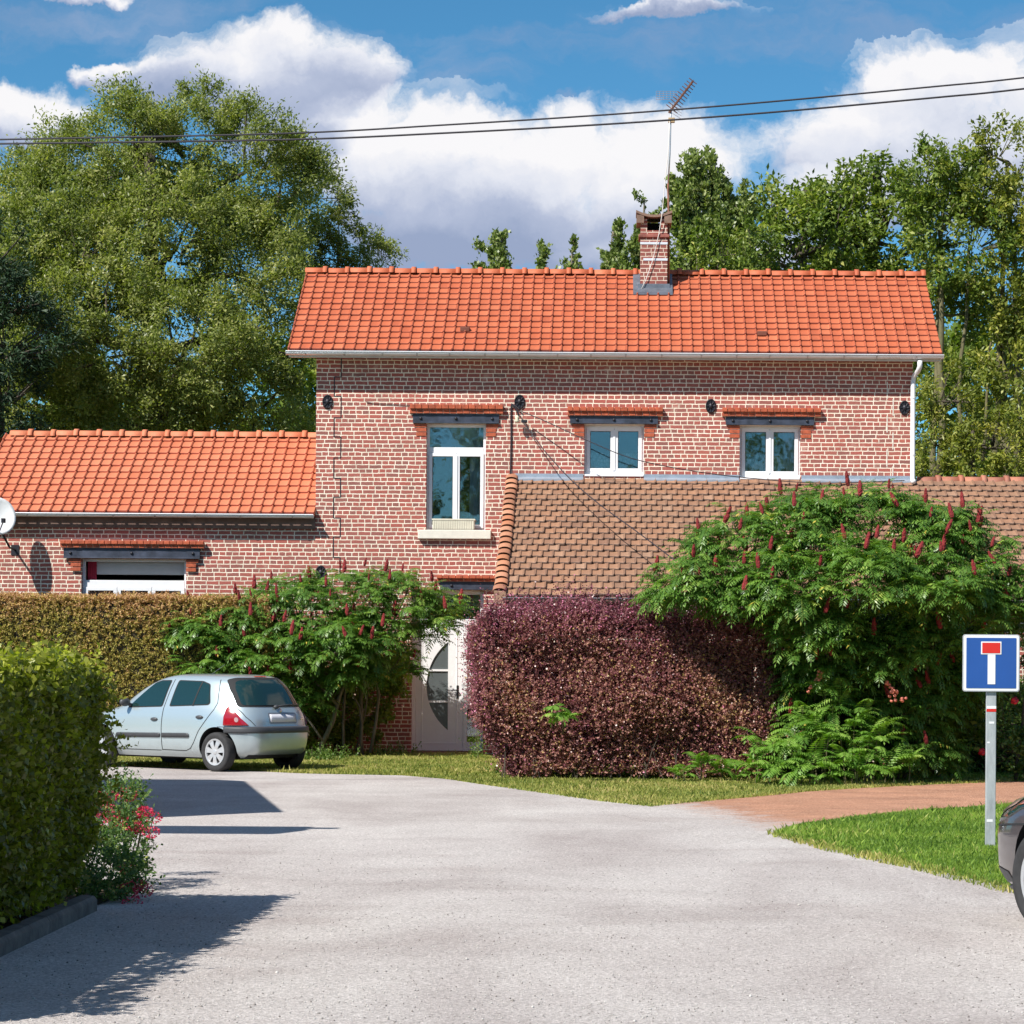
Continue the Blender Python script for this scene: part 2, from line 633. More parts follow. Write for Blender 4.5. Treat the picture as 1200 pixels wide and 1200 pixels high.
def chippings(t, p):
    """colour and height of the rolled grey chippings"""
    sc = t.new('ShaderNodeVectorMath', operation='MULTIPLY')
    t.link(p, sc.inputs[0])
    sc.inputs[1].default_value = (1.0, .45, 1)
    grain = t.noise(p, 55.0, 5, .8)
    vor = t.new('ShaderNodeTexVoronoi')
    vor.inputs['Scale'].default_value = 85.0
    t.link(p, vor.inputs['Vector'])
    stone = t.new('ShaderNodeSeparateColor')
    t.link(vor.outputs['Color'], stone.inputs[0])
    s = t.ramp(stone.outputs[0], [(0, (.21, .19, .175)), (.3, (.37, .345, .325)), (.75, (.50, .475, .45)), (1, (.72, .69, .66))])
    coarse = t.noise(p, 19.0, 6, .85)
    s = t.mix(.35, s, t.ramp(coarse, [(.36, (.12, .11, .105)), (.5, (.44, .41, .39)), (.62, (.82, .79, .76))]))
    s = t.mix(.5, s, t.ramp(grain, [(.36, (.13, .12, .11)), (.5, (.47, .435, .415)), (.64, (.84, .80, .78))]))
    patches = t.noise(sc.outputs[0], .55, 6, .62, dist=.6)
    s = t.mix(1.0, s, t.ramp(patches, [(.3, (.84, .79, .785)), (.48, (1.03, 1.0, .995)), (.7, (1.2, 1.19, 1.18))]), 'MULTIPLY')
    st = t.new('ShaderNodeVectorMath', operation='MULTIPLY')
    t.link(p, st.inputs[0])
    st.inputs[1].default_value = (.8, 1.3, 1)
    streak = t.noise(st.outputs[0], .42, 6, .6, dist=1.4)
    s = t.mix(1.0, s, t.ramp(streak, [(.32, (.90, .875, .87)), (.47, (1, 1, 1)), (.66, (1.07, 1.07, 1.07))]), 'MULTIPLY')
    dark = t.smooth(t.noise(p, 5.0, 8, .8), .64, .74)
    s = t.mix(t.m('MULTIPLY', dark, .5), s, (.16, .14, .13))
    return s, t.m('ADD', grain, t.m('MULTIPLY', vor.outputs['Distance'], .6))


def road_mat():
    m, t, b = new_mat('asphalt_chippings')
    geo = t.new('ShaderNodeNewGeometry')
    s, h = chippings(t, geo.outputs['Position'])
    t.put(b.inputs['Base Color'], s)
    b.inputs['Roughness'].default_value = .92
    b.inputs['Specular IOR Level'].default_value = .25
    t.put(b.inputs['Normal'], t.bump(h, .8, .012))
    return m


def path_mat():
    """red crushed stone; grey chippings are trodden into it at the road end"""
    m, t, b = new_mat('red_crushed_stone')
    geo = t.new('ShaderNodeNewGeometry')
    p = geo.outputs['Position']
    s, h = chippings(t, p)
    a = t.noise(p, 60.0, 6, .8)
    c = t.ramp(a, [(.34, (.17, .075, .045)), (.5, (.45, .225, .14)), (.66, (.80, .55, .40))])
    c = t.mix(1.0, c, t.ramp(t.noise(p, 1.3, 6, .65), [(.35, (.78, .76, .76)), (.65, (1.15, 1.12, 1.1))]), 'MULTIPLY')
    st = t.smooth(t.noise(p, 22.0, 6, .8), .60, .68)
    c = t.mix(t.m('MULTIPLY', st, .55), c, (.66, .56, .50))
    q0, q1 = G(762, 943), G(912, 979)
    d = (q1 - q0).normalized()
    n = Vector((-d.y, d.x, 0))
    if n.dot(G(1100, 930) - q0) < 0: n = -n
    dp = t.new('ShaderNodeVectorMath', operation='DOT_PRODUCT')
    t.link(p, dp.inputs[0]); dp.inputs[1].default_value = n
    dist = t.m('SUBTRACT', dp.outputs['Value'], n.dot(q0))
    k = t.m('ADD', dist, t.m('MULTIPLY', t.m('SUBTRACT', t.noise(p, 3.0, 10, .85), .5), 3.2))
    kk = t.smooth(k, .95, -.05)
    c = t.mix(kk, c, s)
    t.put(b.inputs['Base Color'], c)
    b.inputs['Roughness'].default_value = .95
    b.inputs['Specular IOR Level'].default_value = .15
    t.put(b.inputs['Normal'], t.bump(h, .8, .012))
    return m


def soil_mat(name, c1, c2, c3, sc=20.0):
    m, t, b = new_mat(name)
    geo = t.new('ShaderNodeNewGeometry')
    p = geo.outputs['Position']
    a = t.noise(p, sc * 2.2, 6, .75)
    c = t.ramp(a, [(.3, c1), (.5, c2), (.72, c3)])
    c = t.mix(1.0, c, t.ramp(t.noise(p, 1.1, 5, .6), [(.35, (.75, .75, .75)), (.65, (1.15, 1.12, 1.1))]), 'MULTIPLY')
    t.put(b.inputs['Base Color'], c)
    b.inputs['Roughness'].default_value = .95
    b.inputs['Specular IOR Level'].default_value = .15
    t.put(b.inputs['Normal'], t.bump(a, .7, .02))
    return m


M_turf = soil_mat('turf_soil', (.06, .07, .02), (.14, .15, .04), (.26, .24, .09))
ground = flat('ground', [(-900, -300), (900, -300), (900, 1500), (-900, 1500)], 0.0, M_turf)

far_edge = [G(*p) for p in [(-500, 893), (-200, 895), (135, 898), (250, 902), (365, 907), (470, 909), (520, 913), (600, 924), (700, 938), (762, 945)]]
mouth = [G(*p) for p in [(762, 945), (800, 955), (850, 966), (905, 977)]]
near_edge = [G(*p) for p in [(905, 977), (960, 991), (1040, 1008), (1100, 1021), (1165, 1036), (1260, 1054), (1500, 1090), (1900, 1120)]]
road_pts = jitter_line(far_edge, .35, .035, 1) + jitter_line(mouth, .2, .03, 2)[1:] + jitter_line(near_edge, .25, .03, 3)[1:]
road_pts += [Vector((14, 12, 0)), Vector((14, -25, 0)), Vector((-25, -25, 0)), Vector((-25, 30, 0))]
road = flat('road', road_pts, 0.004, road_mat())

up = [G(*p) for p in [(762, 945), (800, 941), (880, 934), (950, 927), (1050, 921), (1200, 915), (1420, 908), (1800, 900)]]
lo = [G(*p) for p in [(1800, 915), (1420, 930), (1200, 943), (1100, 949), (1000, 958), (940, 966), (905, 977)]]
path_pts = jitter_line(up, .3, .03, 4) + jitter_line(lo, .25, .03, 5) + [G(850, 990), G(770, 965), G(700, 950)]
path = flat('path', path_pts, 0.0052, path_mat())
# the mouth of the path lies under a feathered edge of pale road chippings
rag = []
rr = random.Random(9)


def pip(pts, poly):
    """points (N,2) in polygon"""
    poly = np.array([(p[0], p[1]) for p in poly])
    x, y = pts[:, 0], pts[:, 1]
    ins = np.zeros(len(pts), bool)
    j = len(poly) - 1
    for i in range(len(poly)):
        xi, yi = poly[i]
        xj, yj = poly[j]
        c = ((yi > y) != (yj > y)) & (x < (xj - xi) * (y - yi) / (yj - yi + 1e-12) + xi)
        ins ^= c
        j = i
    return ins


def blades(name, poly, dens, h, mat, label, seed=0, w=.006, clump=.5, tall=0.0):
    rng = np.random.default_rng(seed)
    xs = [p[0] for p in poly]
    ys = [p[1] for p in poly]
    area = (max(xs) - min(xs)) * (max(ys) - min(ys))
    n = int(area * dens)
    pts = np.stack([rng.uniform(min(xs), max(xs), n), rng.uniform(min(ys), max(ys), n)], 1)
    pts = pts[pip(pts, poly)]
    # patchiness
    f = np.sin(pts[:, 0] * 2.1 + 1.3 * np.sin(pts[:, 1] * 1.3)) * np.sin(pts[:, 1] * 1.7 + np.sin(pts[:, 0] * 1.1))
    keep = rng.random(len(pts)) < (1 - clump * .5 + clump * .5 * f)
    pts = pts[keep]
    f = f[keep]
    n = len(pts)
    a = rng.uniform(0, 2 * math.pi, n)
    hh = h * rng.uniform(.45, 1.3, n) * (1 + .25 * f)
    if tall:
        hh *= np.where(rng.random(n) < tall, 2.1, 1)
    ln = rng.uniform(.1, .8, n) * hh
    b = rng.uniform(0, 2 * math.pi, n)
    base = np.stack([pts[:, 0], pts[:, 1], np.zeros(n)], 1)
    side = np.stack([np.cos(a), np.sin(a), np.zeros(n)], 1) * w
    lean = np.stack([np.cos(b) * ln, np.sin(b) * ln, hh], 1)
    mid = base + lean * np.array([.35, .35, .6])
    v = np.empty((n, 4, 3))
    v[:, 0] = base - side
    v[:, 1] = base + side
    v[:, 2] = mid + side * .8
    v[:, 3] = base + lean
    q = np.arange(n * 4).reshape(n, 4)
    tint = np.clip(.5 + .22 * f + rng.normal(0, .2, n), 0, 1)
    o = np_mesh(name, v.reshape(-1, 3), q, mat, attrs={'tint': tint})
    return tag(o, label, 'grass', kind='stuff')


M_grass_verge = leaf_mat('verge_grass', [(0, (.10, .15, .025)), (.35, (.23, .27, .05)), (.7, (.40, .38, .10)), (1, (.58, .45, .20))], .6, .3)
M_grass_lawn = leaf_mat('lawn_grass', [(0, (.06, .13, .018)), (.45, (.17, .29, .035)), (.8, (.30, .42, .06)), (1, (.46, .44, .14))], .55, .3)
verge_poly = [G(-40, 894), G(135, 898), G(250, 902), G(365, 907), G(470, 909), G(520, 913), G(600, 925), G(700, 939), G(762, 946), G(800, 942), G(880, 935), G(950, 928),
              G(1050, 922), G(1200, 916), G(1260, 914), G(1260, 890), G(1100, 895), G(900, 905), G(600, 893), G(560, 884), G(420, 880), G(-40, 882)]
blades('verge_grass', verge_poly, 2200, .035, M_grass_verge, 'short dry yellow-green grass verge in front of the bushes', 3, .008, .5, .02)
lawn_poly = [G(905, 978), G(960, 992), G(1040, 1009), G(1100, 1022), G(1165, 1037), G(1260, 1055), G(1320, 1062), G(1320, 936), G(1200, 943), G(1100, 949), G(1000, 958), G(940, 966)]
blades('lawn_grass', lawn_poly, 8000, .032, M_grass_lawn, 'bright green lawn grass around the road sign', 4, .0042, .25, .03)
edge_poly = jitter_line([G(900, 976), G(960, 990), G(1040, 1007), G(1100, 1020), G(1165, 1035), G(1260, 1053), G(1260, 1060), G(1165, 1044), G(1100, 1028), G(1040, 1014), G(960, 996), G(900, 979)], .15, .03, 8)
blades('dry_grass_edge', edge_poly, 1500, .05, M_grass_verge, 'dry yellow grass along the lawn edge by the road', 5, .006, .5)
back_poly = [G(1050, 916), G(1300, 912), G(1300, 876), G(1100, 880)]
blades('shaded_grass', back_poly, 900, .05, M_grass_lawn, 'grass strip behind the red path under the garden shrubs', 6, .008, .3)

# loose gravel on the road near the camera and along its edges
def gravel():
    rng = np.random.default_rng(5)
    n = 5200
    y = 10.5 + rng.random(n) ** 1.5 * 12
    x = (rng.uniform(-20, 1230, n) - PX0) / FPX * y
    pts = np.stack([x, y], 1)
    poly = [(p[0], p[1]) for p in road_pts]
    s = pip(pts, poly) & ~((x < -3.15) & (y > 10) & (y < 20))
    x, y = x[s], y[s]
    n = len(x)
    r = rng.uniform(.003, .007, n) * (1 + (rng.random(n) < .02) * .8)
    base = np.array([(1, 0, 0), (0, 1, 0), (-1, 0, 0), (0, -1, 0), (0, 0, 1.0), (0, 0, -.6)])
    tri = np.array([(0, 1, 4), (1, 2, 4), (2, 3, 4), (3, 0, 4), (1, 0, 5), (2, 1, 5), (3, 2, 5), (0, 3, 5)])
    v = base[None] * r[:, None, None] * rng.uniform(.6, 1.3, (n, 6, 1))
    a = rng.uniform(0, 6.28, n)
    ca, sa = np.cos(a)[:, None], np.sin(a)[:, None]
    vx = v[:, :, 0] * ca - v[:, :, 1] * sa
    vy = v[:, :, 0] * sa + v[:, :, 1] * ca
    v = np.stack([vx + x[:, None], vy + y[:, None], v[:, :, 2] + .006], 2)
    q = (tri[None] + (np.arange(n) * 6)[:, None, None]).reshape(-1, 3)
    tint = np.repeat(rng.random(n), 8)
    m, t, b = new_mat('loose_stone')
    at = t.new('ShaderNodeAttribute', attribute_name='tint')
    t.put(b.inputs['Base Color'], t.ramp(at.outputs['Fac'], [(0, (.20, .18, .165)), (.5, (.40, .38, .36)), (1, (.6, .58, .55))]))
    b.inputs['Roughness'].default_value = .9
    o = np_mesh('loose_gravel', v.reshape(-1, 3), q, m, attrs={'tint': tint}, tris=True)
    tag(o, 'loose pale stone chippings scattered over the grey road', 'gravel', kind='stuff')


gravel()
# ================================================================== HOUSE
FD = 46.0                     # distance of the front wall
HX0, HX1 = P(370, 560, FD).x, P(1069, 560, FD).x
WX0 = P(-60, 560, FD).x
BACK = 50.7
M_brick = brick_mat('red_brick')
M_brick_side = brick_mat('red_brick_side', True)
M_white = plain('white_pvc', (.80, .80, .82), .35, var=.03)
M_zinc = plain('zinc', (.50, .52, .56), .42, .75, var=.12, scale=4)
M_zinc_pale = plain('pale_zinc_gutter', (.74, .76, .80), .38, .25, var=.08, scale=3)
M_steel = plain('dark_painted_steel', (.050, .058, .085), .45, .2, var=.5, scale=5)
M_iron = plain('black_cast_iron', (.022, .022, .030), .5, .3, var=.3)
M_concrete = plain('pale_render', (.70, .66, .58), .8, var=.08, scale=8, bump=.3)
M_obrick = plain('orange_moulded_brick', (.40, .085, .035), .75, var=.42, scale=9, bump=.5)
M_dark = plain('dark_interior', (.022, .024, .028), .9, var=.1)
M_glass = glass_mat('window_glass', .10, (.72, .78, .80))
M_darkwood = plain('dark_fascia', (.035, .03, .03), .7, var=.3)
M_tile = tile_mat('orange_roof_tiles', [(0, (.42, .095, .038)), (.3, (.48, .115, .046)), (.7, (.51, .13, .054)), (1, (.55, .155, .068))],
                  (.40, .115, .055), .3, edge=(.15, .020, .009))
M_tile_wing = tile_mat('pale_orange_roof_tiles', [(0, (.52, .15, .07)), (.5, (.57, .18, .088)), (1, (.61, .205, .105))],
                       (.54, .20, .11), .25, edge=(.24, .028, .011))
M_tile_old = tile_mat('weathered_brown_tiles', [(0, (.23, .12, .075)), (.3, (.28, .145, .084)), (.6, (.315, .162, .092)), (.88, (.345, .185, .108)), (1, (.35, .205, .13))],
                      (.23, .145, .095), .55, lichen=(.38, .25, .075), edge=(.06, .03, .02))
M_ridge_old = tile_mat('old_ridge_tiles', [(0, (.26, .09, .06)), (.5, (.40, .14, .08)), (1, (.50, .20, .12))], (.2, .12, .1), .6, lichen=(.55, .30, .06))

house = thing('brick_house', (0, FD, 0), 'red brick house with bright orange tiled roof and pale pointed joints', 'house')


def wall_front(x0, x1, z0, z1, y, openings, depth):
    """front face with real openings; openings (xa, xb, za, zb)"""
    mb = MB()
    xs = sorted(set([x0, x1] + [v for o in openings for v in o[:2]]))
    zs = sorted(set([z0, z1] + [v for o in openings for v in o[2:]]))
    for i in range(len(xs) - 1):
        for j in range(len(zs) - 1):
            cx, cz = (xs[i] + xs[i + 1]) / 2, (zs[j] + zs[j + 1]) / 2
            if any(o[0] < cx < o[1] and o[2] < cz < o[3] for o in openings):
                continue
            mb.add([(xs[i], y, zs[j]), (xs[i + 1], y, zs[j]), (xs[i + 1], y, zs[j + 1]), (xs[i], y, zs[j + 1])], [(0, 1, 2, 3)])
    for (a, b, c, d) in openings:
        mb.add([(a, y, c), (a, y + depth, c), (a, y + depth, d), (a, y, d)], [(0, 1, 2, 3)], 1)
        mb.add([(b, y, c), (b, y + depth, c), (b, y + depth, d), (b, y, d)], [(0, 1, 2, 3)], 1)
        mb.add([(a, y, d), (b, y, d), (b, y + depth, d), (a, y + depth, d)], [(0, 1, 2, 3)], 1)
        mb.add([(a, y, c), (b, y, c), (b, y + depth, c), (a, y + depth, c)], [(0, 1, 2, 3)], 1)
    return mb


def px_rect(xa, xb, ya, yb, D=FD):
    a, b = P(xa, yb, D), P(xb, ya, D)
    return (a.x, b.x, a.z, b.z)


W1 = px_rect(499, 569.5, 497, 621)
W2 = px_rect(684.5, 755, 498, 557)
W3 = px_rect(866.5, 938.5, 499, 560.5)
DOOR = px_rect(481, 567, 692, 884)
WG = px_rect(94, 218, 655, 790)
EAVE_D = FD - .34
e0 = P(370, 410, EAVE_D)
EZ = e0.z
RIDGE_D = 48.35
RZ = P(400, 319, RIDGE_D).z
WALLTOP = EZ - .06

fw = wall_front(HX0, HX1, 0, WALLTOP, FD, [W1, W2, W3, (DOOR[0], DOOR[1], 0.02, DOOR[3])], .20)
fw.build('wall', [M_brick, M_brick_side], house, label='front brick wall with cream pointed joints')
sw = MB()
slope = (RZ - EZ) / (RIDGE_D - EAVE_D)
for xx in (HX0, HX1):
    sw.add([(xx, FD, 0), (xx, BACK, 0), (xx, BACK, WALLTOP), (xx, RIDGE_D, RZ - .1), (xx, FD, WALLTOP)], [(0, 1, 2, 3, 4)])
sw.add([(HX0, BACK, 0), (HX1, BACK, 0), (HX1, BACK, WALLTOP), (HX0, BACK, WALLTOP)], [(0, 1, 2, 3)])
sw.build('gable_wall', M_brick_side, house)
# rooms seen through the panes
for (a, b, c, d) in (W1, W2, W3, DOOR, WG):
    rm = MB()
    y0, y1 = FD + .30, FD + 2.2
    a2, b2, c2, d2 = a - .5, b + .5, max(.03, c - .6), d + .3
    rm.add([(a2, y1, c2), (b2, y1, c2), (b2, y1, d2), (a2, y1, d2)], [(0, 1, 2, 3)])
    rm.add([(a2, y0, c2), (a2, y1, c2), (a2, y1, d2), (a2, y0, d2)], [(0, 1, 2, 3)])
    rm.add([(b2, y0, c2), (b2, y1, c2), (b2, y1, d2), (b2, y0, d2)], [(0, 1, 2, 3)])
    rm.add([(a2, y0, d2), (b2, y0, d2), (b2, y1, d2), (a2, y1, d2)], [(0, 1, 2, 3)])
    rm.add([(a2, y0, c2), (b2, y0, c2), (b2, y1, c2), (a2, y1, c2)], [(0, 1, 2, 3)])
    rm.build('interior', M_dark, house)


# ---------------------------------------------------------------- tiled roofs
def tiled(name, mat, x0, x1, yb, zb, yt, zt, ncol, nrow, parent, stagger=False, roll=.028, lift=.030, wob=.004, label=None, seed=1, thick=.05, lean=1, sag=0.0):
    """a roof slope of interlocking tiles: every tile is modelled in relief"""
    rng = np.random.default_rng(seed)
    L = math.hypot(yt - yb, zt - zb)
    du = np.array([0, (yt - yb) / L, (zt - zb) / L])
    nn = np.array([0, -(zt - zb) / L, (yt - yb) / L])
    tw = (x1 - x0) / ncol
    rh = L / nrow
    prof = [(0.0, 0.15), (.10, 0.0), (.16, 0.0), (.76, 0.0), (.79, .10), (.84, .85), (.89, 1.0), (.95, .85), (.99, .2)]
    if stagger:
        prof = [(0.0, 0.9), (.03, .10), (.10, 0.0), (.45, .18), (.80, .35), (.90, .8), (.97, 1.0)]
    if lean < 0:
        prof = [(1 - a, b) for a, b in reversed(prof)]
    V, Q, T, E = [], [], [], []
    for r in range(nrow):
        off = (.5 if (stagger and r % 2) else 0.0)
        cs = range(-1 if off else 0, ncol)
        xs, hs, tid = [], [], []
        for c in cs:
            for (a, h) in prof:
                xx = c + off + a
                if xx < 0 or xx > ncol: continue
                xs.append(xx); hs.append(h); tid.append(c + off)
        xs.append(ncol); hs.append(0.1); tid.append(tid[-1])
        if xs[0] > 0:
            xs.insert(0, 0.0); hs.insert(0, 0.1); tid.insert(0, tid[0])
        xs, hs, tid = np.array(xs, float), np.array(hs), np.array(tid)
        jit = {k: rng.normal(0, wob) for k in set(tid)}
        jx = {k: rng.normal(0, .06) for k in set(tid)}
        tn = {k: float(np.clip(rng.normal(.5, .22), 0, 1)) for k in set(tid)}
        j = np.array([jit[k] for k in tid])
        b = len(V)
        # staggered tiles have a step-shaped lower edge
        drop = np.where(hs > .5, -.16, 0.0) if not stagger else np.where(((xs - tid) % 1) > .5, -.22, 0.0)
        levels = [(r + 0.0, -.01, True), (r + 0.0, lift, True), (r + .12, lift * .93, False), (r + 1.06, 0.0, False)]
        for (lv, hh, bottom) in levels:
            for i in range(len(xs)):
                vv = lv * rh + (drop[i] * rh * .55 + j[i] * 1.2 if lv < r + .1 else 0)
                h = hh + (hs[i] * roll if not (bottom and hh < 0) else hs[i] * roll) + j[i]
                p = np.array([x0 + xs[i] * tw, yb, zb]) + du * vv + nn * h
                if sag:
                    s1 = math.sin(p[0] * .9 + 1) * .5 + math.sin(p[0] * 2.3 + vv * 1.7) * .3 + math.sin(vv * 1.2 + p[0] * .3) * .5
                    p = p + nn * s1 * sag
                V.append(p)
        n = len(xs)
        for k in range(len(levels) - 1):
            for i in range(n - 1):
                Q.append((b + k * n + i, b + k * n + i + 1, b + (k + 1) * n + i + 1, b + (k + 1) * n + i))
                T.append(tn[tid[i]])
                side_ = (hs[i] > .5 or hs[i + 1] > .5)
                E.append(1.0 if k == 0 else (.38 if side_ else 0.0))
    base = len(V)
    for (xx, yy, zz, o) in [(x0, yb, zb, -thick), (x1, yb, zb, -thick), (x1, yt, zt, -thick), (x0, yt, zt, -thick)]:
        V.append(np.array([xx, yy, zz]) + nn * o)
    for (xx, yy, zz, o) in [(x0, yb, zb, .005), (x1, yb, zb, .005), (x1, yt, zt, .005), (x0, yt, zt, .005)]:
        V.append(np.array([xx, yy, zz]) + nn * (o - .02))
    for f in [(0, 1, 2, 3), (4, 5, 6, 7), (0, 1, 5, 4), (1, 2, 6, 5), (2, 3, 7, 6), (3, 0, 4, 7)]:
        Q.append(tuple(base + i for i in f)); T.append(.3); E.append(.5)
    o = np_mesh(name, np.array(V), np.array(Q), mat, parent, attrs={'tint': np.array(T), 'edge': np.array(E)})
    if label: o['label'] = label
    return o


def ridge(x0, x1, y, z, n, mat, parent, r=.11, seed=2, name='ridge_tiles'):
    rng = np.random.default_rng(seed)
    V, Q, T, E = [], [], [], []
    w = (x1 - x0) / n
    K = 8
    for i in range(n):
        a = x0 + i * w
        t = float(np.clip(rng.normal(.5, .25), 0, 1))
        dz = rng.normal(0, .003)
        for (s, e, rr) in [(a, a + w * .84, r), (a + w * .80, a + w * 1.0, r * 1.28)]:
            b = len(V)
            for xx in (s, s, e, e):
                inner = len(V) - b in (0, 3 * (K + 1))
                q = rr * (.55 if inner else 1)
                for k in range(K + 1):
                    an = math.pi * k / K
                    V.append((xx, y - math.cos(an) * q * 1.15, z - .03 + dz + math.sin(an) * q * .95))
            for g in range(3):
                for k in range(K):
                    Q.append((b + g * (K + 1) + k, b + g * (K + 1) + k + 1, b + (g + 1) * (K + 1) + k + 1, b + (g + 1) * (K + 1) + k))
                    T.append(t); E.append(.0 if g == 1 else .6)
    return np_mesh(name, np.array(V), np.array(Q), mat, parent, attrs={'tint': np.array(T), 'edge': np.array(E)})


RX0, RX1 = P(337, 410, EAVE_D).x, P(1104, 415, EAVE_D).x
ro = tiled('roof', M_tile, RX0, RX1, EAVE_D, EZ, RIDGE_D, RZ, 60, 14, house, roll=.030, lift=.030, wob=.0025, lean=-1, label='bright orange tiled main roof')
rdg = ridge(RX0 - .01, RX1 + .01, RIDGE_D, RZ + .01, 28, M_tile, ro)
bs = MB()
bs.add([(RX0, RIDGE_D, RZ - .06), (RX1, RIDGE_D, RZ - .06), (RX1, BACK + .35, RZ - .06 - slope * (BACK + .35 - RIDGE_D)), (RX0, BACK + .35, RZ - .06 - slope * (BACK + .35 - RIDGE_D))], [(0, 1, 2, 3)])
bsl = bs.build('rear_slope', plain('plain_clay', (.5, .13, .05), .7), ro)
def on_slope(px, py):
    """point of the main front slope seen at a pixel"""
    lo_, hi_ = EAVE_D - .5, RIDGE_D + .5
    for _ in range(40):
        mid = (lo_ + hi_) / 2
        p = P(px, py, mid)
        if p.z > EZ + slope * (mid - EAVE_D): lo_ = mid
        else: hi_ = mid
    return p


# small vent tiles on the front slope
for (px, py) in ((545, 389), (893, 394)):
    vt = MB()
    c = on_slope(px, py)
    vt.bbox(c.x - .085, c.x + .085, c.y - .07, c.y + .14, c.z + .0, c.z + .085, .012)
    vto = vt.build('vent_tile', plain('dark_clay', (.16, .05, .03), .8), ro)

# soffit board and gutter
gb = MB()
gb.box(RX0 + .02, RX1 - .02, EAVE_D + .02, FD - .003, EZ - .10, EZ - .075)
gb.box(RX0 + .02, RX1 - .02, EAVE_D + .0, EAVE_D + .018, EZ - .13, EZ - .02)
gb.build('fascia', plain('pale_fascia', (.6, .58, .56), .6), ro)


def gutter(name, x0, x1, y, z, mat, parent, r=.065, brackets=.9, seed=0, fall=0.0):
    mb = MB()
    n = 10
    vs, fs = [], []
    for j, x in enumerate((x0, x1)):
        for rr in (r, r - .008):
            for k in range(n + 1):
                a = math.pi + math.pi * k / n
                vs.append((x, y + math.cos(a) * rr, z - fall * j + math.sin(a) * rr * 1.05))
    S = n + 1
    for k in range(n):
        fs.append((k, k + 1, 2 * S + k + 1, 2 * S + k))
        fs.append((S + k, S + k + 1, 3 * S + k + 1, 3 * S + k))
    mb.add(vs, fs)
    mb.tube([(x0, y - r, z), (x1, y - r, z - fall)], .011, 6)
    for e in (x0, x1):
        mb.prism([(y + math.cos(math.pi + math.pi * k / n) * r, z + math.sin(math.pi + math.pi * k / n) * r) for k in range(n + 1)], 'x', e - .003, e + .003)
    o = mb.build(name, mat, parent, smooth=False)
    rg = random.Random(seed)
    x = x0 + .35
    while x < x1:
        b = MB()
        for s in range(n):
            a0, a1 = math.pi + math.pi * s / n, math.pi + math.pi * (s + 1) / n
            q = r + .006
            b.add([(x - .012, y + math.cos(a0) * q, z + math.sin(a0) * q * 1.05), (x + .012, y + math.cos(a0) * q, z + math.sin(a0) * q * 1.05),
                   (x + .012, y + math.cos(a1) * q, z + math.sin(a1) * q * 1.05), (x - .012, y + math.cos(a1) * q, z + math.sin(a1) * q * 1.05)], [(0, 1, 2, 3)])
        b.build('bracket', M_zinc, o)
        x += brackets * rg.uniform(.85, 1.15)
    return o


g1 = gutter('gutter', RX0 - .02, RX1 + .02, EAVE_D - .055, EZ - .035, M_zinc_pale, house, .062, .62)
# downpipe at the right corner
dp = MB()
a = P(1078, 424, EAVE_D - .05)
b_ = P(1070, 440, FD - .09)
zb_ = P(1069, 562, FD - .1).z
dp.tube([(a.x, a.y, a.z + .02), (a.x, a.y, a.z - .08), (a.x - .02, a.y + .05, a.z - .15), (b_.x + .02, FD - .11, a.z - .21), (b_.x, FD - .10, a.z - .30), (b_.x, FD - .10, zb_ + .03), (b_.x, FD - .16, zb_ - .02), (b_.x - .0, FD - .28, zb_ - .05)], .044, 12)
dpo = dp.build('downpipe', plain('white_drainpipe', (.74, .74, .76), .4, var=.05), house, smooth=True)
for zz in (a.z - .62, zb_ + .42):
    cl = MB()
    cl.cyl((b_.x, FD - .10, zz), (b_.x, FD - .10, zz + .035), .05, 14)
    cl.box(b_.x - .02, b_.x + .02, FD - .06, FD - .003, zz, zz + .03)
    cl.build('pipe_clip', M_white, dpo)

# ---------------------------------------------------------------- windows
M_frame_sh = M_white
M_lace = None


def lace_mat():
    m, t, b = new_mat('lace_curtain')
    tc = t.new('ShaderNodeTexCoord')
    v = t.new('ShaderNodeTexVoronoi')
    v.inputs['Scale'].default_value = 16
    t.link(tc.outputs['Object'], v.inputs['Vector'])
    n = t.noise(tc.outputs['Object'], 9, 4, .7)
    k = t.m('ADD', v.outputs['Distance'], t.m('MULTIPLY', n, .7))
    t.put(b.inputs['Base Color'], t.ramp(k, [(.62, (.80, .86, .82)), (1.05, (.22, .40, .34))]))
    b.inputs['Roughness'].default_value = .9
    t.put(b.inputs['Alpha'], t.m('SUBTRACT', 1.0, t.m('MULTIPLY', t.smooth(k, .9, 1.4), .45)))
    return m


M_lace = lace_mat()
M_net = plain('blue_white_net_curtain', (.50, .58, .72), .9, var=.2, scale=5)


def casement(name, x0, x1, z0, z1, y, bars, parent, fw=.055, depth=.06):
    """opening sash: rectangular frame with one pane; returns frame object"""
    mb = MB()
    mb.bbox(x0, x1, y, y + depth, z0, z0 + fw, .006)
    mb.bbox(x0, x1, y, y + depth, z1 - fw, z1, .006)
    mb.bbox(x0, x0 + fw, y + .001, y + depth - .001, z0 + fw - .004, z1 - fw + .004, .006)
    mb.bbox(x1 - fw, x1, y + .001, y + depth - .001, z0 + fw - .004, z1 - fw + .004, .006)
    gk = MB()
    q = .008
    o = mb.build(name, M_white, parent)
    a, b, c, d = x0 + fw, x1 - fw, z0 + fw, z1 - fw
    gk.box(a, b, y + .02, y + .03, c, c + q); gk.box(a, b, y + .02, y + .03, d - q, d)
    gk.box(a, a + q, y + .02, y + .03, c, d); gk.box(b - q, b, y + .02, y + .03, c, d)
    gk.build('seal', M_iron, o)
    pn = MB()
    pn.box(a, b, y + .034, y + .042, c, d)
    pn.build('pane', M_glass, o)
    return o


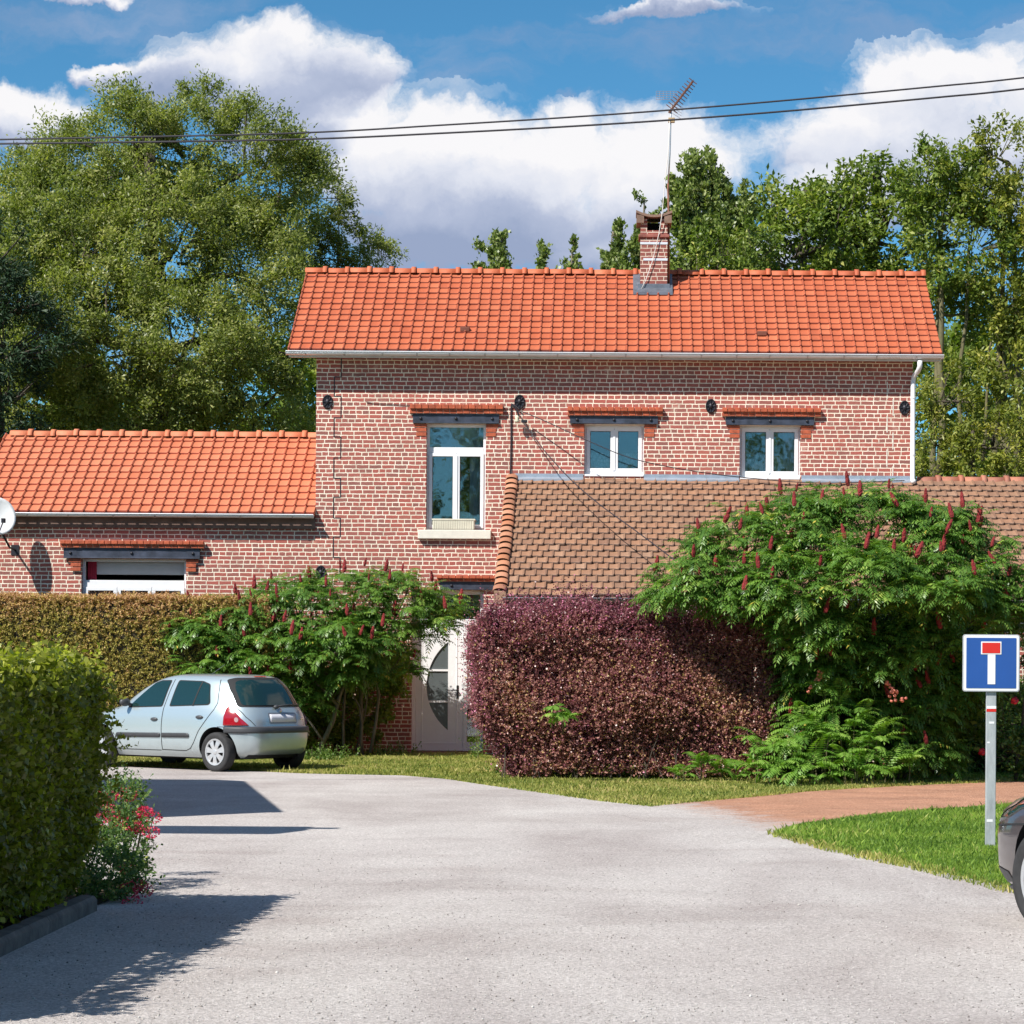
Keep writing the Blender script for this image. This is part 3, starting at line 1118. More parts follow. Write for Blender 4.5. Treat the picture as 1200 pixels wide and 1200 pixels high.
def window(name, rect, style, sill=False):
    a, b, c, d = rect
    y = FD + .13
    w = bpy.data.objects.new('window', None)
    scene.collection.objects.link(w)
    w.parent = house
    w.location = ((a + b) / 2, y - FD, c)
    fr = MB()
    f = .05
    fr.bbox(a + .002, b - .002, y, y + .09, c + .002, c + f, .005)
    fr.bbox(a + .002, b - .002, y, y + .09, d - f, d - .002, .005)
    fr.bbox(a + .002, a + f, y + .001, y + .089, c + f - .003, d - f + .003, .005)
    fr.bbox(b - f, b - .002, y + .001, y + .089, c + f - .003, d - f + .003, .005)
    if style == 'tall':
        zt = P(500, 527, FD).z
        zm = P(500, 521, FD).z
        fr.bbox(a + f - .003, b - f + .003, y - .004, y + .085, zt - .045, zt + .055, .006)
        pn = MB(); pn.box(a + f, b - f, y + .03, y + .038, zt + .055, d - f)
        pn.build('pane', M_glass, w)
        xm = (a + b) / 2
        casement('sash', a + f - .01, xm - .002, c + f - .01, zt - .048, y - .022, 0, w, .06)
        casement('sash', xm + .002, b - f + .01, c + f - .01, zt - .048, y - .022, 0, w, .06)
        sh = MB()
        sh.box(xm - .02, xm + .02, y - .036, y - .0225, c + f + .02, zt - .09)
        sh.build('centre_strip', M_white, w)
    elif style == 'pair':
        xm = (a + b) / 2
        casement('sash', a + f - .012, xm - .002, c + f + .02, d - f + .012, y - .022, 0, w, .065)
        casement('sash', xm + .002, b - f + .012, c + f + .02, d - f + .012, y - .022, 0, w, .065)
        sh = MB()
        sh.box(xm - .018, xm + .018, y - .034, y - .0225, c + f + .05, d - f - .03)
        sh.box(a + .002, b - .002, y - .02, y - .001, c + .004, c + f + .016)
        sh.build('centre_strip', M_white, w)
    elif style == 'triple':
        zt = P(150, 684, FD).z
        fr.bbox(a + f - .003, b - f + .003, y - .006, y + .085, zt - .055, zt + .065, .006)
        xs = [a + f - .01, a + (b - a) * .335, a + (b - a) * .665, b - f + .01]
        for i in range(3):
            casement('sash', xs[i] + .003, xs[i + 1] - .003, c + f, zt - .058, y - .022, 0, w, .065)
        # open upper light with a roller blind box behind
        bl = MB()
        bl.bbox(a + .22, b - .03, y + .16, y + .24, zt + .17, d - .04, .01)
        bl.build('blind', plain('grey_blind', (.42, .42, .44), .7, var=.05), w, label='pale grey rolled blind behind the upper light')
        cu = MB()
        for k in range(7):
            cu.tube([(a + .08 + k * .022, y + .15 + .012 * (k % 2), zt - .02), (a + .08 + k * .022, y + .15 + .012 * (k % 2), d - .04)], .014, 6)
        cu.build('curtain', plain('red_curtain', (.42, .02, .05), .8), w, label='narrow red curtain at the left side')
    fr.build('frame', M_white, w)
    return w


w1 = window('window', W1, 'tall')
bl = MB()
bl.box(W1[0] + .03, W1[1] - .03, FD + .24, FD + .25, P(500, 527, FD).z - .02, W1[3] - .03)
bl.build('blind', plain('pale_blind', (.55, .58, .62), .8, var=.06), w1)
w1['label'] = 'tall white window above the front door'
w2 = window('window', W2, 'pair')
w2['label'] = 'small white window above the lean-to, left one'
w3 = window('window', W3, 'pair')
w3['label'] = 'small white window above the lean-to, right one'
wg = window('window', WG, 'triple')
wg['label'] = 'wide white three-light window of the low wing behind the hedge'

# curtains
def curtain(rect, frac0, frac1, zfrac, mat, name, parent, y=FD + .27, seed=1):
    a, b, c, d = rect
    xa, xb = a + (b - a) * frac0, a + (b - a) * frac1
    z1 = c + (d - c) * zfrac
    n = 60
    vs, fs = [], []
    rg = random.Random(seed)
    ph = rg.uniform(0, 6)
    for i in range(n + 1):
        x = xa + (xb - xa) * i / n
        yy = y + .018 * math.sin(x * 55 + ph + 2 * math.sin(x * 9))
        vs += [(x, yy, c - .1), (x, yy, z1)]
    for i in range(n):
        fs.append((2 * i, 2 * i + 2, 2 * i + 3, 2 * i + 1))
    m = MB(); m.add(vs, fs)
    return m.build(name, mat, parent, smooth=True)


curtain(W2, .0, 1.0, .47, M_lace, 'lace_curtain', w2)
curtain(W3, .0, .72, .47, M_lace, 'lace_curtain', w3)
curtain(W3, .72, 1.0, .98, M_net, 'net_curtain', w3, seed=3)
curtain(W1, .72, 1.0, .72, M_net, 'net_curtain', w1, seed=4)
curtain(WG, .05, 1.0, .70, M_lace, 'lace_curtain', wg, seed=5)

# sill of the tall window
s0, s1 = P(490, 631.5, FD), P(575.5, 622, FD)
sl = MB()
sl.bbox(s0.x, s1.x, FD - .10, FD + .128, s0.z, W1[2] - .001, .012)
sl.build('sill', M_concrete, w1, label='cream rendered sill')
for ww, rc in ((w2, W2), (w3, W3)):
    s = MB()
    s.bbox(rc[0] + .01, rc[1] - .01, FD - .02, FD + .108, rc[2] - .018, rc[2] + .02, .006)
    s.build('sill', M_white, ww)
# narrow balcony rail box on the sill
pb = thing('window_box', ((s0.x + s1.x) / 2, FD - .06, W1[2]), 'small cream slatted planter on the sill of the tall window', 'planter')
c0, c1 = P(507, 621, FD - .06), P(556, 609, FD - .06)
bx = MB()
bx.bbox(c0.x, c1.x, FD - .095, FD + .03, W1[2] + .002, c1.z - .012, .004)
bx.bbox(c0.x - .015, c1.x + .015, FD - .105, FD + .04, c1.z - .016, c1.z + .012, .004)
nsl = 18
for k in range(nsl):
    x = c0.x + (c1.x - c0.x) * (k + .5) / nsl
    bx.box(x - .008, x + .008, FD - .103, FD - .0945, W1[2] + .02, c1.z - .02)
bx.build('trough', plain('cream_plastic', (.66, .62, .50), .6, var=.1), pb)


# ---------------------------------------------------------------- lintels
def lintel(px0, px1, py0, py1, cx0, cx1, cy0, cy1, bolts, jamb=None, jw=.22):
    a, b = P(px0, py1, FD), P(px1, py0, FD)
    zt, zb = b.z, a.z
    mb = MB()
    y0 = FD - .045
    # I-beam: web and two flanges
    mb.bbox(a.x, b.x, y0 + .012, FD - .003, zb + .012, zt - .012, .003)
    mb.bbox(a.x, b.x, y0 - .012, FD - .004, zb, zb + .016, .003)
    mb.bbox(a.x, b.x, y0 - .012, FD - .004, zt - .016, zt, .003)
    o = mb.build('lintel', M_steel, house)
    for f in bolts:
        bo = MB()
        bo.ell((a.x + (b.x - a.x) * f, y0 + .006, (zt + zb) / 2), (.028, .022, .028), 10, 6)
        bo.build('bolt', M_iron, o, smooth=True)
    # moulded brick cornice, one brick after another
    c, d = P(cx0, cy1, FD), P(cx1, cy0, FD)
    n = max(3, int((d.x - c.x) / .115))
    cb = MB()
    w = (d.x - c.x) / n
    h = d.z - zt
    rg = random.Random(int(cx0))
    for i in range(n):
        x0, x1 = c.x + i * w + .004, c.x + (i + 1) * w - .004
        j = rg.uniform(-.004, .004)
        cb.bbox(x0 + .0, x1, FD - .075 + j, FD - .002, zt + .004, zt + h * .48, .006)
        cb.bbox(x0 - .02 if i else x0, x1 - .02 if i < n - 1 else x1, FD - .115 - j, FD - .002, zt + h * .52, zt + h, .007)
    cb.box(c.x + .005, d.x - .005, FD - .065, FD - .001, zt + .001, zt + h - .012, 1)
    cb.build('cornice', [M_obrick, plain('cornice_mortar', (.55, .42, .32), .9)], house, label='moulded orange brick cornice over a steel lintel')
    if jamb:
        for side in (0, 1):
            jb = MB()
            for r_ in range(3):
                ja, jb_ = (jamb[0] - jw, jamb[0] - .002) if side == 0 else (jamb[1] + .002, jamb[1] + jw)
                if r_ % 2: 
                    if side == 0: ja += .0
                zz = zb - .078 * (r_ + 1)
                k = rg.uniform(0, .004)
                jb.bbox(ja + (.04 if side == 0 else 0) * (r_ > 0), jb_ - (.04 if side else 0) * (r_ > 0), FD - .012 - k, FD - .001, zz + .008, zz + .072, .004)
            jb.build('jamb_bricks', M_obrick, house)


lintel(484, 585, 485.5, 496, 480.5, 590, 475, 485.5, (.09, .5, .92), W1)
lintel(668, 771, 488, 496.5, 665, 777, 478, 488, (.08, .5, .92), W2)
lintel(850.5, 954, 489, 498, 846, 962, 479, 489, (.08, .5, .92), W3)
lintel(75, 234.5, 643, 654, 71.5, 240, 634.5, 643, (.05, .5, .95), WG)
lintel(516, 582, 682, 691, 512, 583.5, 675, 682, (.2,), None)


# ---------------------------------------------------------------- wall anchors (cast rosettes)
def rosette(px, py, D=FD, rx=.095, rz=.13):
    c = P(px, py, D)
    mb = MB()
    n = 28
    mb.lathe([(rx * .99, 0), (rx, -.012), (rx * .86, -.03), (rx * .78, -.018), (rx * .42, -.014), (rx * .34, -.034), (rx * .12, -.05), (0.001, -.052)], (0, 0, 0), 'y', n)
    for k in range(8):
        a = math.pi * k / 4
        mb.tube([(math.cos(a) * rx * .35, -.022, math.sin(a) * rx * .35), (math.cos(a) * rx * .8, -.026, math.sin(a) * rx * .8)], .008, 5)
    mb.v = [(v[0] + c.x, v[1] + D - .002, v[2] * rz / rx + c.z) for v in mb.v]
    return mb.build('wall_anchor', M_iron, house)


for q in ((384, 471), (609, 471), (833, 476), (1060, 478), (376, 671)):
    rosette(*q)

# stepped joint between old quoins and the infill
sj = MB()
zz = WALLTOP - .02
x_a, x_b = P(399.5, 500, FD).x, P(391.5, 500, FD).x
cur = 0
step = .37
while zz > P(390, 670, FD).z:
    x = (x_a, x_b)[cur]
    x2 = (x_a, x_b)[1 - cur]
    rj = random.uniform(.9, 1.1)
    sj.box(x - .009, x + .009, FD - .004, FD - .001, zz - step * rj, zz)
    sj.box(min(x, x2), max(x, x2), FD - .0045, FD - .001, zz - step * rj - .008, zz - step * rj + .008)
    zz -= step * rj
    cur = 1 - cur
sj.build('stepped_joint', M_iron, house, label='dark stepped joint near the left corner')
sj = MB()
zz = WALLTOP - .4
x_a, x_b = P(1039.5, 500, FD).x, P(1046.5, 500, FD).x
cur = 0
while zz > P(1040, 560, FD).z:
    x = (x_a, x_b)[cur]
    st = .30
    z2 = max(zz - st, P(1040, 558, FD).z)
    sj.box(x - .009, x + .009, FD - .004, FD - .001, z2, zz)
    zz -= st
    cur = 1 - cur
sj.build('stepped_joint', M_concrete, house, label='pale stepped joint near the right corner')

# ---------------------------------------------------------------- chimney
ctop = RIDGE_D - .55
k0, k1 = P(750, 255, ctop), P(782, 345, ctop)
cx0, cx1 = k0.x, k1.x
cyf, cyb = ctop - .0, ctop + .50
czt = P(765, 256, ctop).z
pf = on_slope(765, 343)
M_cbrick = brick_mat('chimney_brick', False, (.78, .72, .72))
M_cbrick_s = brick_mat('chimney_brick_side', True, (.78, .72, .72))
ch = MB()
cyf = pf.y + .05
cyb = cyf + .5
czt = P(765, 254, cyf).z
cx0, cx1 = P(750.5, 300, cyf).x, P(782, 300, cyf).x
o0, o1 = cx0 + .12, cx1 - .12
zo0, zo1 = P(765, 270, cyf).z, P(765, 256, cyf).z
zbase = pf.z - .2
def cquad(a, b, c, d, mi): ch.add([a, b, c, d], [(0, 1, 2, 3)], mi)
for (xa, xb, za, zb2) in ((cx0, cx1, zbase, zo0), (cx0, o0, zo0, zo1), (o1, cx1, zo0, zo1)):
    cquad((xa, cyf, za), (xb, cyf, za), (xb, cyf, zb2), (xa, cyf, zb2), 0)
    pass
for (xa, xb, za, zb2) in ((cx0, cx1, zbase, zo1),):
    cquad((xa, cyb, za), (xb, cyb, za), (xb, cyb, zb2), (xa, cyb, zb2), 2)
for xx in (cx0, cx1):
    cquad((xx, cyf, zbase), (xx, cyb, zbase), (xx, cyb, zo1), (xx, cyf, zo1), 1)
for xx in (o0, o1):
    cquad((xx, cyf, zo0), (xx, cyb, zo0), (xx, cyb, zo1), (xx, cyf, zo1), 2)
cquad((o0, cyf, zo0), (o1, cyf, zo0), (o1, cyb, zo0), (o0, cyb, zo0), 2)
chm = ch.build('chimney', [M_cbrick, M_cbrick_s, plain('flue_dark', (.04, .03, .03), .95)], ro, label='tall narrow brick chimney with curved clay cap')  # near-black faces: the dark inside the opening is put into the colour
cb = MB()
zc = P(765, 276, cyf).z
cb.bbox(cx0 - .035, cx1 + .035, cyf - .035, cyb + .035, zc - .035, zc + .02, .008)
cb.build('brick_band', plain('dull_red_brick', (.26, .09, .07), .85, var=.4, scale=9), chm)
cap = MB()
n = 12
vs, fs = [], []
for i in range(n + 1):
    f = i / n
    x = cx0 - .085 + (cx1 - cx0 + .17) * f
    s = (2 * f - 1)
    z = zo1 + .015 + .085 * s * s
    for (yy, dz) in ((cyf - .07, 0), (cyb + .07, 0), (cyb + .07, .045), (cyf - .07, .045)):
        vs.append((x, yy, z + dz))
for i in range(n):
    for k in range(4):
        fs.append((i * 4 + k, (i + 1) * 4 + k, (i + 1) * 4 + (k + 1) % 4, i * 4 + (k + 1) % 4))
fs += [(0, 1, 2, 3), (n * 4, n * 4 + 3, n * 4 + 2, n * 4 + 1)]
cap.add(vs, fs)
cap.box(cx0 - .075, cx0 + .06, cyf - .06, cyb + .06, zo1 - .09, zo1 + .055)
cap.box(cx1 - .06, cx1 + .075, cyf - .06, cyb + .06, zo1 - .09, zo1 + .055)
cap.build('chimney_cap', plain('sooty_clay', (.24, .15, .11), .85, var=.4, scale=5), chm)
fl = MB()
zf = pf.z
fl.bbox(cx0 - .05, cx1 + .05, cyf - .018, cyf - .003, zf - .02, zf + .17, .004)
# lead apron following the slope
sy = slope
for (xa, xb, ya, yb_) in ((cx0 - .13, cx1 + .10, cyf - .17, cyf - .005), (cx0 - .13, cx0 - .003, cyf - .005, cyb + .05), (cx1 + .003, cx1 + .10, cyf - .005, cyb + .05)):
    h = lambda yy: EZ + slope * (yy - EAVE_D) + .075
    fl.add([(xa, ya, h(ya)), (xb, ya, h(ya)), (xb, yb_, h(yb_)), (xa, yb_, h(yb_)), (xa, ya, h(ya) - .05), (xb, ya, h(ya) - .05), (xb, yb_, h(yb_) - .05), (xa, yb_, h(yb_) - .05)],
           [(0, 1, 2, 3), (4, 7, 6, 5), (0, 4, 5, 1), (1, 5, 6, 2), (2, 6, 7, 3), (3, 7, 4, 0)])
fl.build('flashing', plain('dark_lead', (.17, .19, .23), .5, .5, var=.3), chm)
for py_, ins in ((285, .0), (304, .06)):
    bn = MB()
    z = P(765, py_, cyf).z
    bn.box(cx0 - .006 + ins, cx1 + .008, cyf - .008, cyf - .003, z - .022, z + .022)
    bn.box(cx1 + .003, cx1 + .009, cyf - .008, cyb, z - .022, z + .022)
    bn.build('metal_strap', M_zinc_pale, chm)

# ---------------------------------------------------------------- aerial on its mast
an = thing('tv_aerial', (cx1 + .03, cyf + .15, zf), 'rusty television aerial on a tall mast beside the chimney', 'antenna')
yA = cyf + .12
pts = [P(783.5, 345, yA), P(783.5, 255, yA), P(783, 215, yA), P(785, 180, yA), P(786, 140, yA), P(787, 122, yA)]
ms = MB()
ms.tube(pts[:3], .021, 8)
ms.build('mast', plain('rusty_tube', (.23, .10, .06), .7, .3, var=.4), an, smooth=True)
ms2 = MB()
ms2.tube(pts[2:], .014, 8)
ms2.build('upper_mast', M_zinc, an, smooth=True)
jb = MB()
c = P(787, 141, yA)
jb.bbox(c.x - .06, c.x + .06, c.y - .04, c.y + .03, c.z - .045, c.z + .045, .008)
jb.build('junction_box', plain('yellowed_box', (.42, .30, .16), .6), an)
ym = MB()
b0, b1 = P(784, 132, yA), P(812, 95, yA - .5)
ym.tube([b0, b1], .022, 6)
ax = (b1 - b0).normalized()
side = ax.cross(Vector((0, 1, .2))).normalized()
for k in range(11):
    c = b0.lerp(b1, .12 + .088 * k)
    for s_ in (side, ax.cross(side).normalized()):
        w = .13 - .004 * k
        if s_ is not side: w *= .55
        ym.tube([c - s_ * w, c + s_ * w], .0085, 4)
ym.build('boom', plain('rusty_alloy', (.26, .15, .12), .6, .5, var=.4), an)
rf = MB()
r0 = P(788, 118, yA)
for k in range(5):
    for ln in (0,):
        z = r0.z + .02 + k * .045
        rf.tube([(r0.x - .30, r0.y + .03 * k, z), (r0.x + .10, r0.y + .03 * k, z)], .004, 4)
for k in range(7):
    x = r0.x - .30 + k * .066
    rf.tube([(x, r0.y, r0.z + .02), (x, r0.y + .12, r0.z + .20)], .004, 4)
for k in range(5):
    z = r0.z - .12 - k * .05
    rf.tube([(r0.x - .02, r0.y, z + .1), (r0.x + .20 - .01 * k, r0.y + .05, z)], .0035, 4)
rf.build('reflector_grid', M_zinc, an)
ca = MB()
cpts = [P(785, 140, yA - .05), P(783, 180, yA - .06), P(779, 215, yA - .1), P(776, 250, cyf - .08), P(772, 275, cyf - .05), P(765, 305, cyf - .04), P(757, 328, cyf - .04), P(751, 340, cyf - .05)]
ca.tube(cpts, .0085, 6)
ca.build('cable', plain('white_cable', (.66, .62, .58), .6), an, smooth=True)

# ---------------------------------------------------------------- low wing on the left
WE_D = FD - .16
wz = P(180, 600.5, WE_D).z
wr_d = 48.3
wrz = P(180, 510.5, wr_d).z
ww = wall_front(WX0, HX0 - .002, 0, wz - .05, FD + .03, [WG], .20)
ww.build('wall', [M_brick, M_brick_side], house, label='brick wall of the low wing')
gw = MB()
gw.add([(WX0, FD + .03, 0), (WX0, BACK, 0), (WX0, BACK, wz - .05), (WX0, wr_d, wrz - .1), (WX0, FD + .03, wz - .05)], [(0, 1, 2, 3, 4)])
gw.build('gable_wall', M_brick_side, house)
r2 = tiled('roof', M_tile_wing, P(-33, 598, WE_D).x, HX0 - .002, WE_D, wz, wr_d, wrz, 31, 12, house, roll=.034, lift=.032, wob=.002, seed=5, lean=-1, label='pale orange tiled roof of the low wing')
ridge(P(13, 506, wr_d).x, HX0 - .004, wr_d, wrz + .01, 14, M_tile_wing, r2)
bs = MB()
ws = (wrz - wz) / (wr_d - WE_D)
bs.add([(WX0, wr_d, wrz - .06), (HX0 - .01, wr_d, wrz - .06), (HX0 - .01, BACK, wrz - .06 - ws * (BACK - wr_d)), (WX0, BACK, wrz - .06 - ws * (BACK - wr_d))], [(0, 1, 2, 3)])
bs.build('rear_slope', _mats['plain_clay'], r2)
gutter('gutter', P(-40, 598, WE_D).x, HX0 - .01, WE_D - .05, wz - .03, M_zinc_pale, house, .055, .82, 4)
wb = MB()
wb.bbox(WX0, HX0 - .004, FD - .03, FD + .028, wz - .27, wz - .07, .004)
wb.build('wall_plate', plain('weathered_plate', (.16, .10, .08), .85, var=.3), house)

# ---------------------------------------------------------------- brown lean-to in front
LT_D = 41.35
ltz_t = P(640, 561, FD).z
ltz_b = P(640, 698, LT_D).z
LX0 = P(605, 600, FD).x
LX1 = P(1290, 600, FD).x
r3 = tiled('roof', M_tile_old, LX0 + .02, LX1, LT_D, ltz_b, FD - .0, ltz_t, 57, 20, house, stagger=True, roll=.024, lift=.032, wob=.004, seed=8, label='weathered brown tiled roof of the lean-to', sag=.008)
# verge tiles on its left edge
ls = (ltz_t - ltz_b) / (FD - LT_D)
V, Q, T, E = [], [], [], []
nv = 21
for i in range(nv):
    ya, yb2 = LT_D - .03 + (FD - LT_D) * i / nv, LT_D - .03 + (FD - LT_D) * (i + 1.12) / nv
    yb2 = min(yb2, FD)
    b = len(V)
    j = random.uniform(-.01, .01)
    for (yy, up_) in ((ya, .075), (yb2, .035)):
        for k in range(9):
            a = math.pi * k / 8
            V.append((LX0 - .075 + j - math.cos(a) * .11, yy, ltz_b + ls * (yy - LT_D) + up_ + math.sin(a) * .055))
    for k in range(8):
        Q.append((b + k, b + k + 1, b + 9 + k + 1, b + 9 + k))
        T.append(random.random()); E.append(0)
        Q.append((b + k, b + k + 1, b + k + 1, b + k)) if False else None
for k in range(1):
    pass
vg = np_mesh('verge_tiles', np.array(V), np.array(Q), tile_mat('verge_tile', [(0, (.36, .16, .10)), (.5, (.50, .19, .09)), (1, (.58, .28, .17))], (.3, .17, .1), .4, lichen=(.62, .31, .04)), r3, attrs={'tint': np.repeat([random.random() for _ in range(nv)], 8)})
vb = MB()
hh = lambda yy: ltz_b + ls * (yy - LT_D)
vb.add([(LX0 - .17, LT_D - .03, hh(LT_D) - .12), (LX0 - .17, FD - .002, hh(FD) - .12), (LX0 - .17, FD - .002, hh(FD) + .07), (LX0 - .17, LT_D - .03, hh(LT_D) + .07),
        (LX0 + .02, LT_D - .03, hh(LT_D) - .12), (LX0 + .02, FD - .002, hh(FD) - .12), (LX0 + .02, FD - .002, hh(FD) + .045), (LX0 + .02, LT_D - .03, hh(LT_D) + .045)],
       [(0, 1, 2, 3), (4, 7, 6, 5), (0, 3, 7, 4), (1, 5, 6, 2), (2, 6, 7, 3), (0, 4, 5, 1)])
vb.build('verge_board', plain('verge_mortar', (.34, .20, .13), .9, var=.3), r3)
# continuing ridge right of the main house
rx = P(1076, 560, FD).x
ridge(rx, LX1, FD + .12, P(1100, 563.5, FD).z, 8, M_ridge_old, r3, .12, 5)
bs = MB()
bs.add([(HX1 + .01, FD + .1, ltz_t - .03), (LX1, FD + .1, ltz_t - .03), (LX1, BACK - .2, ltz_t - 2.0), (HX1 + .01, BACK - .2, ltz_t - 2.0)], [(0, 1, 2, 3)])
bs.build('rear_slope', plain('brown_clay', (.3, .16, .1), .8), r3)
# lead flashing against the wall, interrupted by the windows
zf0 = lambda px: P(px, 556, FD).z
for (pa, pb_) in ((604, 683.5), (754.5, 866), (939, 1068)):
    fs_ = MB()
    a_, b2_ = P(pa, 557, FD), P(pb_, 557, FD)
    zz0 = ltz_t + .03
    fs_.add([(a_.x, FD - .012, zz0 + .06), (b2_.x, FD - .012, zz0 + .06), (b2_.x, FD - .012, zz0 - .0), (a_.x, FD - .012, zz0),
             (a_.x, FD - .14, zz0 - .045), (b2_.x, FD - .14, zz0 - .045), (a_.x, FD - .003, zz0 + .06), (b2_.x, FD - .003, zz0 + .06),
             (a_.x, FD - .14, zz0 - .10), (b2_.x, FD - .14, zz0 - .10)],
            [(0, 1, 2, 3), (3, 2, 5, 4), (6, 7, 1, 0), (4, 5, 9, 8)])
    fs_.build('flashing', plain('grey_flashing', (.36, .41, .48), .45, .45, var=.15), r3)
gutter('gutter', LX0 - .02, LX1, LT_D - .06, ltz_b - .04, plain('dark_zinc', (.20, .21, .24), .4, .7, var=.2), house, .06, 1.2, 7)
ff = MB()
ff.box(LX0 + .02, LX1, LT_D + .02, LT_D + .05, ltz_b - .24, ltz_b - .03)
ff.build('fascia', M_darkwood, r3)
LW_D = LT_D + .22
lw = MB()
lw.add([(LX0 + .05, LW_D, 0), (LX1, LW_D, 0), (LX1, LW_D, ltz_b - .02), (LX0 + .05, LW_D, ltz_b - .02)], [(0, 1, 2, 3)])
lw.add([(LX0 + .05, LW_D, 0), (LX0 + .05, FD - .003, 0), (LX0 + .05, FD - .003, ltz_t - .1), (LX0 + .05, LW_D, ltz_b - .02)], [(0, 1, 2, 3)], 1)
lw.build('wall', [M_brick, M_brick_side], house, label='brick wall under the lean-to eaves')
lb = MB()
q0, q1 = P(655, 720, LW_D), P(775, 710, LW_D)
lb.bbox(q0.x, q1.x, LW_D - .05, LW_D - .003, q0.z, q1.z, .004)
lb.build('shutter_box', plain('grey_white_panel', (.62, .62, .64), .6, var=.06), house)

# ---------------------------------------------------------------- front door
dy = FD + .17
dr = bpy.data.objects.new('door', None)
scene.collection.objects.link(dr)
dr.parent = house
dr.location = ((DOOR[0] + DOOR[1]) / 2, dy - FD, 0)
dr['label'] = 'white front door with three-part crescent window'
X = lambda px: P(px, 800, FD).x
Z = lambda py: P(520, py, FD).z
fr = MB()
zl, zt_ = Z(883), DOOR[3]
f = .07
xl, xr_ = DOOR[0], DOOR[1]
xs_ = X(543.5)
ztr = Z(732)
fr.bbox(xl + .002, xl + f, dy, dy + .08, zl + .04, zt_ - .002, .005)
fr.bbox(xr_ - f, xr_ - .002, dy, dy + .08, zl + .04, zt_ - .002, .005)
fr.bbox(xl + f, xr_ - f, dy + .001, dy + .079, zt_ - f, zt_ - .002, .005)
fr.bbox(xl + f - .002, xr_ - f + .002, dy - .004, dy + .08, ztr, ztr + .10, .005)
fr.bbox(xs_ - .02, xs_ + .05, dy + .0005, dy + .078, zl + .04, ztr + .002, .005)
zm = Z(828)
fr.bbox(xs_ + .048, xr_ - f + .002, dy + .002, dy + .078, zm - .04, zm + .04, .005)
fr.bbox(xs_ + .048, xr_ - f + .002, dy + .002, dy + .078, zl + .04, zl + .20, .005)
fr.build('door_frame', M_white, dr)
st = MB()
st.bbox(xl - .03, xr_ + .03, FD - .32, FD + .25, 0.0, zl + .035, .015)
st.build('threshold', plain('brick_step', (.22, .09, .075), .85, var=.3, scale=14, bump=.4), dr)
# leaf with a crescent opening: two glass-filled pieces are set in the surface
lf = MB()
la, lb2 = xl + f + .004, xs_ - .024
lz0, lz1 = zl + .045, ztr - .006
# crescent in pixels: chord on the right at x=524, bulge to x=499 at the middle
chord = X(524.2)
zc0, zc1 = Z(856), Z(752)
bul = chord - X(499)
def arc(z):
    """x of the curved edge at height z (circular arc)"""
    h = (zc1 - zc0) / 2
    Rr = (h * h + bul * bul) / (2 * bul)
    cz = (zc0 + zc1) / 2
    return chord - (math.sqrt(max(0, Rr * Rr - (z - cz) ** 2)) - (Rr - bul))
N = 40
zs = [zc0 + (zc1 - zc0) * i / N for i in range(N + 1)]
ly0, ly1 = dy + .012, dy + .062
def face(q): lf.add(q, [(0, 1, 2, 3)])
for yy in (ly0, ly1):
    face([(la, yy, lz0), (lb2, yy, lz0), (lb2, yy, zc0), (la, yy, zc0)])
    face([(la, yy, zc1), (lb2, yy, zc1), (lb2, yy, lz1), (la, yy, lz1)])
    face([(chord, yy, zc0), (lb2, yy, zc0), (lb2, yy, zc1), (chord, yy, zc1)])
    for i in range(N):
        face([(la, yy, zs[i]), (arc(zs[i]), yy, zs[i]), (arc(zs[i + 1]), yy, zs[i + 1]), (la, yy, zs[i + 1])])
for i in range(N):
    face([(arc(zs[i]), ly0, zs[i]), (arc(zs[i]), ly1, zs[i]), (arc(zs[i + 1]), ly1, zs[i + 1]), (arc(zs[i + 1]), ly0, zs[i + 1])])
face([(chord, ly0, zc0), (chord, ly1, zc0), (chord, ly1, zc1), (chord, ly0, zc1)])
# glazing bars across the crescent
for pyb in (785.5, 822.5):
    zb3 = Z(pyb)
    lf.box(arc(zb3) - .0, chord + .0, ly0 + .002, ly1 - .002, zb3 - .018, zb3 + .018)
# raised border moulding
for (xa, xb, za, zb4) in ((la + .10, lb2 - .10, lz0 + .12, lz0 + .14), (la + .10, la + .12, lz0 + .14, lz1 - .12), (lb2 - .12, lb2 - .10, lz0 + .14, lz1 - .12)):
    lf.bbox(xa, xb, ly0 - .008, ly0 + .003, za, zb4, .003)
leaf = lf.build('door_leaf', M_white, dr)
gp = MB()
gp.box(chord - bul - .01, chord + .01, ly0 + .026, ly0 + .032, zc0 - .01, zc1 + .01)
M_frost = plain('grey_frosted_glass', (.10, .115, .12), .22, spec=.7, var=.06)
gp.build('pane', M_frost, dr)
sp_ = MB()
sp_.box(xs_ + .05, xr_ - f, dy + .035, dy + .043, zl + .20, zm - .04)
sp_.build('pane', M_glass, dr)
sp_ = MB()
sp_.box(xl + f, xr_ - f, dy + .0355, dy + .0435, ztr + .10, zt_ - f)
sp_.build('pane', M_glass, dr)
sq = MB()
sq.box(xs_ + .05, xr_ - f, dy + .03, dy + .045, zm + .04, ztr)
sq.build('white_panel', M_white, dr)
tb = MB()
tb.box(xl + f, xr_ - f, dy + .10, dy + .11, ztr + .34, zt_ - f)
tb.build('blind', _mats['grey_blind'], dr)
hd = MB()
hx = X(535.5)
hz = Z(811)
hd.bbox(hx - .02, hx + .02, ly0 - .012, ly0 - .001, hz - .12, hz + .12, .005)
hd.tube([(hx, ly0 - .01, hz + .03), (hx, ly0 - .06, hz + .03), (hx - .03, ly0 - .065, hz + .035), (hx - .11, ly0 - .06, hz + .03)], .011, 8)
hd.ell((hx, ly0 - .012, hz - .06), (.012, .012, .018))
hd.build('handle', plain('dark_bronze', (.05, .05, .05), .35, .7), dr)

